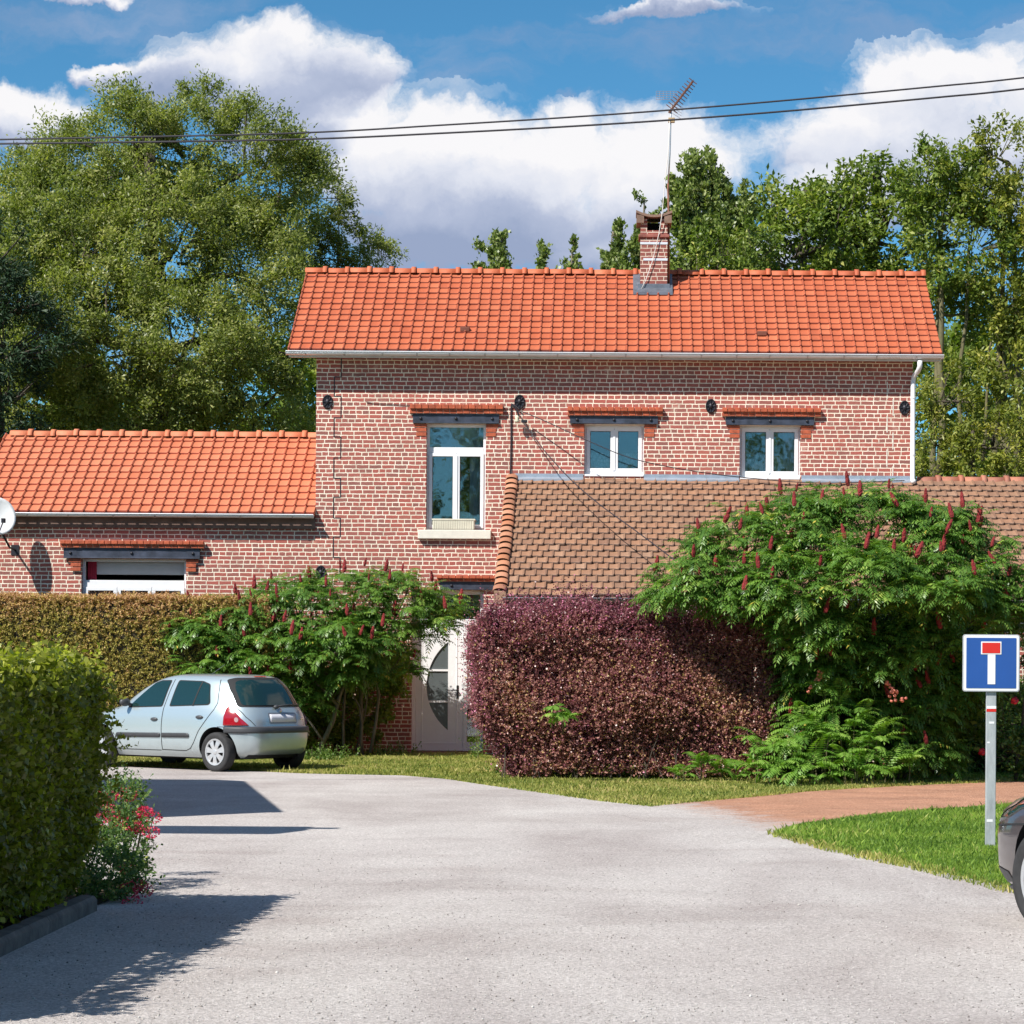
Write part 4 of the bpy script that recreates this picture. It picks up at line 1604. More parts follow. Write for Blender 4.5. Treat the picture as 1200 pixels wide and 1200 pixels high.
# ---------------------------------------------------------------- satellite dish
sx = P(-3, 606, FD - .55)
sdh = thing('satellite_dish', (sx.x, FD, sx.z - .5), 'white satellite dish on a bent arm on the low wing wall', 'satellite dish')
ds = MB()
nrm = Vector((.42, -.86, .28)).normalized()
ax1 = nrm.cross(Vector((0, 0, 1))).normalized()
ax2 = ax1.cross(nrm).normalized()
K, J = 28, 7
rw, rh_ = .31, .345
vs, fs = [], []
for back in (0, 1):
    for j in range(J + 1):
        f_ = j / J
        for k in range(K):
            t_ = 2 * math.pi * k / K
            p = sx + ax1 * (rw * f_ * math.cos(t_)) + ax2 * (rh_ * f_ * math.sin(t_)) + nrm * (.07 * f_ * f_ - .012 * back)
            vs.append(p)
for back in (0, 1):
    o_ = back * (J + 1) * K
    for j in range(J):
        for k in range(K):
            fs.append((o_ + j * K + k, o_ + j * K + (k + 1) % K, o_ + (j + 1) * K + (k + 1) % K, o_ + (j + 1) * K + k))
for k in range(K):
    fs.append((J * K + k, J * K + (k + 1) % K, (J + 1) * K + J * K + (k + 1) % K, (J + 1) * K + J * K + k))
ds.add(vs, fs)
ds.build('reflector', plain('dish_white', (.72, .73, .73), .45, var=.05), sdh, smooth=True)
ar = MB()
e = sx + nrm * .42 - ax2 * .22
w_ = P(3, 650, FD)
ar.tube([sx - ax2 * .3 + nrm * .05, e], .011, 6)
ar.bbox(e.x - .03, e.x + .03, e.y - .05, e.y + .05, e.z - .03, e.z + .05, .008)
elb = sx - nrm * .06 - ax2 * .05
low = Vector((sx.x + .16, FD - .30, sx.z - .52))
ar.tube([elb, elb + Vector((.02, .04, -.1)), low, Vector((low.x + .02, FD + .02, low.z - .03))], .019, 8)
ar.box(low.x - .05, low.x + .09, FD + .015, FD + .028, low.z - .12, low.z + .06)
ar.build('arm', M_iron, sdh)
# ================================================================== PLANTS
def unit(v):
    return v / (np.linalg.norm(v, axis=-1, keepdims=True) + 1e-9)


def rand_unit(rng, n):
    return unit(rng.normal(size=(n, 3)))


def leaf_quads(pos, d, nrm, L, W, fold=.12):
    """kite-shaped leaves; pos = stalk end, d = direction of the blade"""
    d = unit(d)
    s = unit(np.cross(d, nrm))
    n2 = np.cross(s, d)
    L = L[:, None]
    W = W[:, None]
    v = np.empty((len(pos), 4, 3))
    v[:, 0] = pos
    v[:, 1] = pos + d * L * .45 + s * W * .5 + n2 * L * fold
    v[:, 2] = pos + d * L
    v[:, 3] = pos + d * L * .45 - s * W * .5 + n2 * L * fold
    return v.reshape(-1, 3), np.arange(len(pos) * 4).reshape(-1, 4)


def ell_points(rng, blobs, per_m2, inner=.72, back=.45):
    """points near the surface of a union of ellipsoids; blobs (c(3), r(3))"""
    out_p, out_n, out_b = [], [], []
    C = np.array([b[0] for b in blobs], float)
    Rr = np.array([b[1] for b in blobs], float)
    for i, (c, r) in enumerate(zip(C, Rr)):
        area = 4 * math.pi * ((r[0] * r[1]) ** 1.6 / 3 + (r[0] * r[2]) ** 1.6 / 3 + (r[1] * r[2]) ** 1.6 / 3) ** (1 / 1.6)
        n = int(area * per_m2) + 3
        u = rand_unit(rng, n)
        keep = (u[:, 1] < .35) | (rng.random(n) < back)
        u = u[keep]
        n = len(u)
        k = inner + (1 - inner) * rng.random(n) ** .7
        p = c + u * r * k[:, None]
        nn = unit(u / r)
        # drop those deep inside a neighbour
        q = ((p[:, None] - C[None]) / Rr[None])
        dd = (q ** 2).sum(-1)
        dd[:, i] = 9
        ok = dd.min(1) > .42
        out_p.append(p[ok]); out_n.append(nn[ok]); out_b.append(np.full(ok.sum(), i))
    return np.concatenate(out_p), np.concatenate(out_n), np.concatenate(out_b)


def limb(mb, a, b, r0, r1, rng, seg=6, wig=.08, n=7):
    a, b = Vector(a), Vector(b)
    L = (b - a).length
    pts, rs = [], []
    off = Vector((0, 0, 0))
    for i in range(seg + 1):
        f = i / seg
        if 0 < i < seg:
            off = off + Vector(rng.normal(0, wig * L / seg, 3))
        else:
            off = off * (0 if i == 0 else .5)
        pts.append(a.lerp(b, f) + off * (1 - abs(2 * f - 1) * .3))
        rs.append(r0 + (r1 - r0) * f)
    mb.tube(pts, rs, n)
    return pts


M_bark = {}


def bark(name, c1):
    if name in M_bark: return M_bark[name]
    m, t, b = new_mat(name)
    tc = t.new('ShaderNodeTexCoord')
    mp = t.new('ShaderNodeMapping')
    mp.inputs['Scale'].default_value = (6, 6, 1.2)
    t.link(tc.outputs['Object'], mp.inputs[0])
    n = t.noise(mp.outputs[0], 3, 6, .7)
    t.put(b.inputs['Base Color'], t.ramp(n, [(.3, tuple(c * .45 for c in c1)), (.6, c1), (.8, tuple(min(1, c * 1.7) for c in c1))]))
    b.inputs['Roughness'].default_value = .9
    t.put(b.inputs['Normal'], t.bump(n, .6, .03))
    M_bark[name] = m
    return m


def pb(px, py, D, rx, ry, dy=0.0, rdy=None):
    """an ellipsoid of foliage seen at a pixel, with real depth"""
    c = P(px, py, D)
    s = D / FPX
    return ((c.x, c.y + dy, c.z), (rx * s, (rdy if rdy else rx * s * .9), ry * s))


def tree(name, blobs, base, mat, barkm, label, group=None, cat='tree', clump=2.2, cr=.45, nleaf=120, L=.12, W=.045, up=0.0, droop=0.0,
         spray=.5, trunk_r=.22, seed=1, stems=1, hang=0.0, twig=True, inner=.72, trunk_bits=(), noise=.25, drop=.16):
    rng = np.random.default_rng(seed)
    t = thing(name, base, label, cat, group)
    p, n, bi = ell_points(rng, blobs, clump, inner)
    # uneven outline
    ph = rng.uniform(0, 6, 3)
    f = np.sin(p[:, 0] * 1.7 + ph[0]) * np.sin(p[:, 2] * 1.9 + ph[1]) + .5 * np.sin(p[:, 0] * 4.1 + p[:, 2] * 3.3 + ph[2])
    p = p + n * (f * noise * cr * 1.6)[:, None]
    keep = rng.random(len(p)) > np.clip(drop - .22 * f * (drop / .16), 0, .6)
    p, n = p[keep], n[keep]
    m = len(p)
    sz = cr * rng.uniform(.55, 1.3, m)
    # each clump is a bundle of sprays that leave a common twig
    k = nleaf
    axis = unit(n * .75 + rand_unit(rng, m) * .55 + np.array([0, 0, up - droop]))
    ax = np.repeat(axis, k, 0)
    c = np.repeat(p, k, 0)
    s = np.repeat(sz, k)
    tt = rng.random(m * k) ** .8
    rad = rng.normal(0, 1, (m * k, 3))
    rad = rad * (1 - .45 * tt)[:, None]
    q = c + ax * (tt * s * 1.5 - s * .6)[:, None] + rad * (s * spray * .75)[:, None]
    q[:, 2] -= hang * rng.random(m * k) * s
    d = unit(ax * (.55) + rand_unit(rng, m * k) * .9 + np.array([0, 0, up * .6 - droop]))
    nr = unit(np.repeat(n, k, 0) * .6 + rand_unit(rng, m * k) * .8 + np.array([0, 0, .35]))
    LL = L * rng.uniform(.6, 1.35, m * k)
    WW = W * rng.uniform(.7, 1.3, m * k)
    v, qd = leaf_quads(q, d, nr, LL, WW)
    tint = np.clip(np.repeat(rng.normal(.48, .13, m), k) + rng.normal(0, .17, m * k), 0, 1)
    np_mesh('crown', v, qd, mat, t, attrs={'tint': tint})
    mb = MB()
    top = max(b[0][2] for b in blobs)
    bc = sorted(blobs, key=lambda b: b[0][2])
    bx_, by_ = base[0], base[1]
    for si in range(stems):
        o = Vector((rng.normal(0, .25) if stems > 1 else 0, rng.normal(0, .25) if stems > 1 else 0, 0))
        mid = Vector((np.mean([b[0][0] for b in blobs]), np.mean([b[0][1] for b in blobs]), bc[-1][0][2]))
        if stems > 1:
            bb = blobs[si % len(blobs)][0]
            mid = Vector(bb)
        tp = limb(mb, Vector(base) + o, mid, trunk_r, trunk_r * .3, rng, 8, .05, 9)
        for b in (blobs if stems == 1 else []):
            cc = Vector(b[0])
            st = min(tp, key=lambda q_: abs(q_.z - (cc.z - .35 * (cc - q_).length)) + .3 * (cc - q_).length)
            limb(mb, st, cc, trunk_r * .38, trunk_r * .12, rng, 6, .09, 6)
    if twig:
        idx = rng.choice(m, min(m, 170), replace=False)
        C = np.array([b[0] for b in blobs])
        for i in idx:
            j = np.argmin(((C - p[i]) ** 2).sum(1))
            a = C[j] + (p[i] - C[j]) * .25 - np.array([0, 0, .25 * blobs[j][1][2]])
            limb(mb, a, p[i] + n[i] * sz[i] * .5, trunk_r * .11, .008, rng, 4, .1, 4)
    for (pts, r0, r1) in trunk_bits:
        mb.tube(pts, [r0 + (r1 - r0) * i / (len(pts) - 1) for i in range(len(pts))], 8)
    mb.build('trunk', barkm, t, smooth=True)
    return t


B_grey = bark('grey_bark', (.20, .17, .12))
B_dark = bark('dark_bark', (.10, .08, .06))
B_olive = bark('olive_bark', (.17, .15, .075))

L_willow = leaf_mat('willow_leaf', [(0, (.10, .13, .035)), (.4, (.215, .255, .07)), (.7, (.33, .35, .10)), (1, (.50, .48, .18))], .42, .42, (1.1, 1.3, .4), .4)
L_conifer = leaf_mat('conifer_leaf', [(0, (.012, .028, .012)), (.5, (.024, .055, .022)), (1, (.05, .095, .04))], .55, .12)
L_poplar = leaf_mat('poplar_leaf', [(0, (.07, .115, .03)), (.45, (.18, .24, .06)), (.8, (.32, .37, .11)), (1, (.50, .52, .28))], .34, .3, (1, 1.25, .4), .5)
L_ash = leaf_mat('ash_leaf', [(0, (.06, .105, .02)), (.45, (.165, .235, .04)), (.8, (.30, .35, .065)), (1, (.48, .46, .12))], .42, .33, (1.1, 1.3, .35))
L_yellow = leaf_mat('yellow_green_leaf', [(0, (.08, .12, .02)), (.4, (.21, .25, .045)), (.8, (.37, .37, .07)), (1, (.52, .46, .12))], .45, .33, (1.1, 1.2, .3))

# the great willow behind the low wing
wD = 62
wb_ = [pb(95, 215, wD, 72, 70), pb(60, 270, wD, 62, 70, -1), pb(165, 190, wD, 62, 66, -1), pb(225, 175, wD, 62, 66), pb(290, 205, wD, 66, 72, -.5), pb(325, 240, wD, 46, 66),
       pb(120, 320, wD, 80, 70, -2.5), pb(215, 300, wD, 78, 78, -2), pb(300, 330, wD, 66, 80, -1.5), pb(70, 380, wD, 66, 78, -2), pb(160, 420, wD, 80, 78, -4), pb(250, 425, wD, 70, 70, -3.8),
       pb(330, 400, wD, 48, 80, -2), pb(90, 470, wD, 60, 60, -3), pb(200, 500, wD, 80, 50, -3), pb(310, 480, wD, 60, 50, -2), pb(20, 300, wD, 40, 60, 0)]
tree('willow_tree', wb_, (P(190, 700, wD).x, wD, 0), L_willow, B_dark, 'huge olive-green willow rising behind the low wing', 'trees behind the house',
     clump=4.0, cr=.55, nleaf=250, L=.10, W=.040, droop=.05, up=.15, hang=.1, trunk_r=.4, seed=21, noise=.2, drop=.06)
tree('willow_tree', [pb(385, 250, 64, 20, 34), pb(370, 300, 64, 26, 40), pb(400, 300, 64, 24, 36), pb(428, 300, 64, 22, 24), pb(385, 350, 64, 45, 50), pb(360, 235, 64, 16, 22), pb(448, 305, 64, 12, 14)],
     (P(392, 700, 64).x, 64, 0), L_willow, B_grey, 'thin pale willow between the big willow and the tall roof', 'trees behind the house',
     clump=13, cr=.30, nleaf=75, L=.11, W=.034, droop=.1, trunk_r=.045, seed=22, noise=.8)
# dark conifer at the left edge
cD = 56
cb_ = [pb(-8, 300, cD, 30, 60), pb(0, 350, cD, 38, 60), pb(5, 400, cD, 48, 60), pb(8, 460, cD, 50, 60), pb(10, 520, cD, 55, 60), pb(-30, 430, cD, 50, 120)]
tree('conifer_tree', cb_, (P(0, 700, cD).x, cD, 0), L_conifer, B_dark, 'dark green conifer at the left edge behind the low wing', 'trees behind the house',
     clump=4.5, cr=.42, nleaf=90, L=.16, W=.035, droop=.15, trunk_r=.25, seed=23, noise=.5)
tree('conifer_tree', [pb(-50, 330, 66, 30, 60), pb(-45, 420, 66, 45, 80), pb(-40, 520, 66, 60, 80)], (P(-45, 700, 66).x, 66, 0), L_conifer, B_dark, 'second dark conifer farther left behind the first one',
     'trees behind the house', clump=2.5, cr=.5, nleaf=60, L=.16, W=.04, trunk_r=.25, seed=24)


def spire(px, top, hw, D, seed, label, bottom=430, mat=L_poplar, nl=70, lean=0.0):
    bl = []
    y = top + 5
    k = .13
    rg = random.Random(seed)
    while y < bottom:
        w = max(hw * min(1.0, k), 3.5)
        bl.append(pb(px + lean * (y - top) + rg.uniform(-.25, .25) * w, y, D, w * .8, max(w * 1.2, 9)))
        if w > 11:
            sd = rg.choice((-1, 1))
            bl.append(pb(px + sd * w * .75 + rg.uniform(-.2, .2) * w, y - w * .3, D, w * .45, w * .95, rg.uniform(-.5, .5)))
            bl.append(pb(px - sd * w * .7 + rg.uniform(-.2, .2) * w, y + w * .3, D, w * .45, w * .85, rg.uniform(-.5, .5)))
        y += max(w * .8, 9)
        k += .105
    return tree('poplar_tree', bl, (P(px, 700, D).x, D, 0), mat, B_grey, label, 'trees behind the house', clump=15, cr=.20, nleaf=nl, L=.095, W=.07, up=1.0, trunk_r=.045, seed=seed, noise=.6, spray=.42, drop=.10)


spire(822, 188, 46, 60, 31, 'tallest poplar, just right of the chimney')
spire(757, 232, 20, 60, 32, 'slim poplar half hidden by the chimney')
spire(724, 268, 22, 60, 33, 'small pointed poplar left of the chimney')
spire(672, 287, 17, 60, 34, 'poplar tip over the ridge, nearest the chimney of the low ones', bottom=360)
spire(635, 290, 11, 60, 35, 'thinnest poplar tip over the roof ridge', bottom=360)
spire(588, 276, 15, 60, 36, 'poplar tip over the ridge, leftmost of the row', bottom=360)
spire(572, 286, 8, 61, 38, 'tiny poplar shoot beside the leftmost tip', bottom=350)
spire(861, 224, 26, 60, 37, 'poplar to the right of the tallest one')
tree('leafy_shrub', [pb(800, 320, 58, 40, 30), pb(850, 310, 58, 40, 36), pb(880, 300, 58, 30, 40)], (P(840, 700, 58).x, 58, 0), L_ash, B_dark, 'low bushy tree behind the ridge below the poplars', 'trees behind the house',
     clump=7, cr=.32, nleaf=70, L=.11, W=.05, trunk_r=.04, seed=39)
hD = 63
tree('broadleaf_tree', [pb(905, 268, hD, 36, 44), pb(945, 250, hD, 40, 42), pb(972, 232, hD, 26, 30), pb(925, 310, hD, 52, 45, -1), pb(975, 290, hD, 45, 45, -1), pb(930, 370, hD, 60, 50)],
     (P(940, 700, hD).x, hD, 0), L_ash, B_dark, 'round dark green tree behind the right half of the roof', 'trees behind the house',
     clump=3.0, cr=.50, nleaf=105, L=.15, W=.07, droop=.05, trunk_r=.22, seed=41, noise=.4)
tree('broadleaf_tree', [pb(1008, 222, hD, 24, 32), pb(1040, 245, hD, 30, 42), pb(1000, 280, hD, 40, 50), pb(1050, 290, hD, 40, 50), pb(1028, 205, hD, 18, 24), pb(1040, 350, hD, 50, 60), pb(1070, 230, hD, 22, 36)],
     (P(1030, 700, hD).x, hD, 0), L_ash, B_dark, 'dark tree with knobbly top left of the tallest right-hand trees', 'trees behind the house',
     clump=3.0, cr=.46, nleaf=100, L=.15, W=.07, droop=.05, trunk_r=.22, seed=42, noise=.4)
iD = 60
def bits(px0, y0, px1, y1, D, n=5, seed=0):
    rg = random.Random(seed)
    return [P(px0 + (px1 - px0) * i / n + rg.uniform(-3, 3), y0 + (y1 - y0) * i / n, D) for i in range(n + 1)]
tree('tall_broadleaf_tree', [pb(1085, 215, iD, 22, 34), pb(1108, 200, iD, 26, 34), pb(1135, 205, iD, 28, 38), pb(1100, 265, iD, 42, 44), pb(1140, 280, iD, 40, 50), pb(1105, 335, iD, 30, 36, 1), pb(1150, 360, iD, 32, 38, 1.4), pb(1112, 430, iD + 3, 34, 40), pb(1088, 300, iD, 24, 40)],
     (P(1110, 700, iD).x, iD, 0), L_ash, B_olive, 'tall airy tree with bare trunk just right of the roof end', 'trees behind the house',
     clump=4.2, cr=.42, nleaf=95, L=.13, W=.06, droop=.05, trunk_r=.12, seed=43, noise=.5,
     trunk_bits=[(bits(1102, 560, 1104, 300, iD + .1, 6, 1), .10, .05), (bits(1122, 560, 1135, 280, iD + .3, 6, 2), .06, .03)])
tree('tall_broadleaf_tree', [pb(1165, 182, iD, 24, 30), pb(1190, 200, iD, 30, 40), pb(1150, 235, iD, 30, 40), pb(1185, 275, iD, 40, 46), pb(1215, 230, iD, 40, 50), pb(1180, 340, iD, 36, 42), pb(1215, 330, iD, 40, 70), pb(1190, 420, iD, 36, 46), pb(1172, 500, iD + 2, 40, 50)],
     (P(1190, 700, iD).x, iD, 0), L_yellow, B_olive, 'tallest tree at the right edge with yellow-green foliage', 'trees behind the house',
     clump=4.2, cr=.42, nleaf=95, L=.13, W=.06, up=.3, trunk_r=.13, seed=44, noise=.5,
     trunk_bits=[(bits(1168, 560, 1176, 300, iD + .2, 6, 4), .08, .035), (bits(1192, 560, 1186, 250, iD + .2, 6, 5), .10, .04), (bits(1150, 540, 1165, 380, iD + .3, 5, 6), .045, .02)])
tree('bushy_tree', [pb(1100, 470, 55, 34, 40), pb(1085, 520, 55, 34, 46), pb(1125, 510, 55, 40, 46), pb(1160, 520, 55, 40, 40), pb(1200, 525, 55, 46, 46), pb(1130, 560, 55, 60, 40), pb(1195, 565, 55, 60, 40)],
     (P(1130, 700, 55).x, 55, 0), L_yellow, B_dark, 'bushy olive willow scrub behind the lean-to ridge at right', 'trees behind the house',
     clump=4.0, cr=.36, nleaf=105, L=.12, W=.04, droop=.05, trunk_r=.12, seed=45, noise=.4)
# a far belt of trees closes the view behind the gaps
for i, (px, py, rx_, ry_) in enumerate([(40, 500, 90, 90), (160, 520, 90, 80), (280, 500, 90, 90), (360, 480, 40, 60), (1090, 470, 60, 90), (1180, 460, 80, 100), (1260, 430, 70, 140)]):
    tree('background_tree', [pb(px, py, 78, rx_, ry_), pb(px + 30, py + 70, 78, rx_, 80)], (P(px, 700, 78).x, 78, 0), L_ash, B_dark,
         ('dark tree deep behind the low wing, %s' % ['far left', 'left of centre', 'right of centre', 'beside the tall house'][i]) if i < 4 else ('dark tree deep behind the right-hand trees, %s' % ['beside the roof end', 'in the middle', 'at the frame edge'][i - 4]),
         'far trees', clump=.8, cr=.9, nleaf=130, L=.26, W=.14, trunk_r=.25, seed=60 + i, twig=False)


# trees across the road behind the viewer, mirrored in the window panes
for i, (x, y, h, r_) in enumerate([(-17, -38, 12, 4), (-9.5, -42, 15, 4.2), (-2, -37, 9.5, 3.5), (5.5, -44, 14, 4.4)]):
    tree('roadside_tree', [((x, y, h * .62), (r_, r_, h * .36)), ((x + 1.2, y, h * .42), (r_ * .9, r_, h * .25)), ((x - 1.5, y + 1, h * .5), (r_ * .7, r_ * .7, h * .25))], (x, y, 0), L_ash, B_dark,
         'tree across the road behind the viewer, %s' % ['far left, mirrored in the panes', 'tallest, mirrored in the tall window', 'lowest one, mirrored in the panes', 'farthest right, mirrored in the panes'][i],
         'trees behind the viewer', clump=.5, cr=1.1, nleaf=70, L=.45, W=.26, trunk_r=.3, seed=160 + i, twig=False)


# ------------------------------------------------------------------ hedges and bushes made of leafy shoots
def shoots(base, dirs, length, nl, L, W, rng, spread=.8, curl=.3, start=.1):
    """leaves set along many short shoots; base (m,3), dirs (m,3), length (m,)"""
    m = len(base)
    t = (start + (1 - start) * (np.arange(nl) + rng.random((m, nl))) / nl)
    cv = rand_unit(rng, m)[:, None] * curl * (t ** 2)[..., None] * length[:, None, None]
    pos = base[:, None] + dirs[:, None] * (t * length[:, None])[..., None] + cv
    side = rng.normal(size=(m, nl, 3))
    side -= (side * dirs[:, None]).sum(-1, keepdims=True) * dirs[:, None]
    side = unit(side)
    d = unit(dirs[:, None] * .55 + side * spread)
    nr = unit(np.cross(d, side[:, ::-1] + .01) + np.array([0, 0, .8]))
    k = m * nl
    LL = L * rng.uniform(.6, 1.3, k) * (1 - .35 * t.ravel())
    WW = W * rng.uniform(.7, 1.25, k)
    v, q = leaf_quads(pos.reshape(-1, 3), d.reshape(-1, 3), nr.reshape(-1, 3), LL, WW)
    return v, q, t.ravel()


def rounded_box_samples(rng, x0, x1, y0, y1, z0, z1, per_m2, r=.2, faces='front,left,right,top', wob=.06):
    """surface samples with normals of a box whose edges are rounded"""
    P_, N_ = [], []
    defs = {'front': ((x0, x1), (z0, z1), lambda u, v: (u, y0 + 0 * u, v), (0, -1, 0)),
            'back': ((x0, x1), (z0, z1), lambda u, v: (u, y1 + 0 * u, v), (0, 1, 0)),
            'left': ((y0, y1), (z0, z1), lambda u, v: (x0 + 0 * u, u, v), (-1, 0, 0)),
            'right': ((y0, y1), (z0, z1), lambda u, v: (x1 + 0 * u, u, v), (1, 0, 0)),
            'top': ((x0, x1), (y0, y1), lambda u, v: (u, v, z1 + 0 * u), (0, 0, 1))}
    for f in faces.split(','):
        (a0, a1), (b0, b1), fn, n = defs[f]
        k = int((a1 - a0) * (b1 - b0) * per_m2)
        u, v = rng.uniform(a0, a1, k), rng.uniform(b0, b1, k)
        p = np.stack(fn(u, v), 1)
        P_.append(p)
        N_.append(np.tile(np.array(n, float), (k, 1)))
    p, n = np.concatenate(P_), np.concatenate(N_)
    # round the edges: pull to the rounded core
    lo_ = np.array([x0 + r, y0 + r, z0 - 5])
    hi_ = np.array([x1 - r, y1 - r, z1 - r])
    core = np.clip(p, lo_, hi_)
    d = p - core
    ln = np.linalg.norm(d, axis=1, keepdims=True)
    nn = np.where(ln > 1e-6, d / np.maximum(ln, 1e-6), n)
    p2 = np.where(ln > r, core + nn * r, p)
    ph = rng.uniform(0, 6, 4)
    w = np.sin(p2[:, 0] * 2.3 + ph[0]) * np.sin(p2[:, 2] * 3.1 + ph[1]) + .6 * np.sin(p2[:, 1] * 3.7 + p2[:, 2] * 5 + ph[2]) + .5 * np.sin(p2[:, 0] * 7 + p2[:, 2] * 6 + ph[3])
    return p2 + nn * (w * wob)[:, None], nn, w


def core_box(name, x0, x1, y0, y1, z0, z1, mat, parent, r=.12):
    mb = MB()
    mb.bbox(x0, x1, y0, y1, z0, z1, r)
    return mb.build(name, mat, parent)


M_twigs = plain('shaded_twigs', (.045, .036, .022), .95, var=.5, scale=14, bump=.8, bscale=25)  # near-black: the shade inside the hedges is put into the core colour


def hedge(name, label, box, mat, seed, per=420, sl=.16, nl=9, L=.05, W=.03, r=.2, wob=.05, faces='front,left,right,top', up=.35, depth=.10, cat='hedge', tintf=None, group=None, coreins=.12, rag=0.0):
    x0, x1, y0, y1, z0, z1 = box
    rng = np.random.default_rng(seed)
    t = thing(name, ((x0 + x1) / 2, (y0 + y1) / 2, 0), label, cat, group)
    p, n, w = rounded_box_samples(rng, x0, x1, y0, y1, z0, z1, per, r, faces, wob)
    m = len(p)
    ins = rng.random(m) * depth
    base = p - n * (ins[:, None] + sl * .5)
    dirs = unit(n * .7 + np.array([0, 0, up]) + rand_unit(rng, m) * .65)
    ln = sl * rng.uniform(.6, 1.25, m)
    if rag:
        big = rng.random(m) < rag
        ln = np.where(big, ln * 2.3, ln)
        dirs = np.where(big[:, None], unit(dirs + np.array([0, 0, .9])), dirs)
    v, q, tt = shoots(base, dirs, ln, nl, L, W, rng)
    tint = np.clip(np.repeat(.42 + .07 * w + rng.normal(0, .10, m), nl) + rng.normal(0, .15, m * nl) + .12 * tt, 0, 1)
    if tintf is not None:
        tint = tintf(v.reshape(-1, 4, 3).mean(1), tint, rng)
    np_mesh('foliage', v, q, mat, t, attrs={'tint': tint})
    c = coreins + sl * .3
    core_box('shaded_core', x0 + c, x1 - c, y0 + c, y1 - c, max(0.02, z0), z1 - c, M_twigs, t, min(.15, r))
    return t
# ================================================================== GARDEN
L_hedge = leaf_mat('hornbeam_leaf', [(0, (.085, .095, .015)), (.45, (.20, .215, .034)), (.75, (.37, .39, .056)), (1, (.55, .55, .11))], .38, .46, (1.15, 1.35, .3), .5)
L_thuja = leaf_mat('thuja_leaf', [(0, (.11, .10, .02)), (.3, (.27, .25, .05)), (.6, (.42, .37, .09)), (.82, (.55, .38, .13)), (1, (.58, .34, .18))], .6, .2, (1.1, 1.1, .4))
L_purple = leaf_mat('purple_leaf', [(0, (.10, .042, .05)), (.26, (.235, .085, .095)), (.45, (.36, .165, .14)), (.68, (.48, .27, .18)), (.9, (.46, .34, .11)), (1, (.60, .20, .32))], .36, .22, (1.3, .7, .9), .55)
L_sumac = leaf_mat('sumac_leaf', [(0, (.04, .10, .016)), (.4, (.10, .21, .034)), (.75, (.20, .34, .055)), (.93, (.38, .46, .10)), (1, (.64, .50, .09))], .38, .33, (1.05, 1.3, .3), .45)
L_sumac_young = leaf_mat('young_sumac_leaf', [(0, (.08, .19, .03)), (.5, (.20, .36, .06)), (1, (.38, .52, .12))], .42, .4, (1.05, 1.3, .3), .4)
L_rose = leaf_mat('shrub_leaf', [(0, (.04, .09, .02)), (.5, (.10, .18, .035)), (1, (.26, .34, .09))], .42, .35)
M_red_fruit = None


def fruit_mat():
    m, t, b = new_mat('sumac_fruit')
    tc = t.new('ShaderNodeTexCoord')
    n = t.noise(tc.outputs['Object'], 60, 4, .7)
    t.put(b.inputs['Base Color'], t.ramp(n, [(.3, (.10, .008, .012)), (.55, (.26, .018, .018)), (.8, (.40, .06, .04))]))
    b.inputs['Roughness'].default_value = .8
    t.put(b.inputs['Normal'], t.bump(n, 1.0, .02))
    return m


M_fruit = fruit_mat()


def fruit_mesh():
    rng = random.Random(3)
    mb = MB()
    K, J = 8, 9
    vs, fs = [], []
    for j in range(J + 1):
        f = j / J
        r = .030 * (math.sin(min(1, f * 2.6 + .4) * math.pi / 2)) * (1 - .62 * f ** 3.6)
        for k in range(K):
            a = 2 * math.pi * k / K
            q = r * rng.uniform(.75, 1.25)
            vs.append((q * math.cos(a), q * math.sin(a), .21 * f + rng.uniform(-.006, .006)))
    for j in range(J):
        for k in range(K):
            fs.append((j * K + k, j * K + (k + 1) % K, (j + 1) * K + (k + 1) % K, (j + 1) * K + k))
    mb.add(vs, fs)
    o = mb.build('fruit_cone', M_fruit)
    me = o.data
    bpy.data.objects.remove(o)
    return me


FRUIT = fruit_mesh()


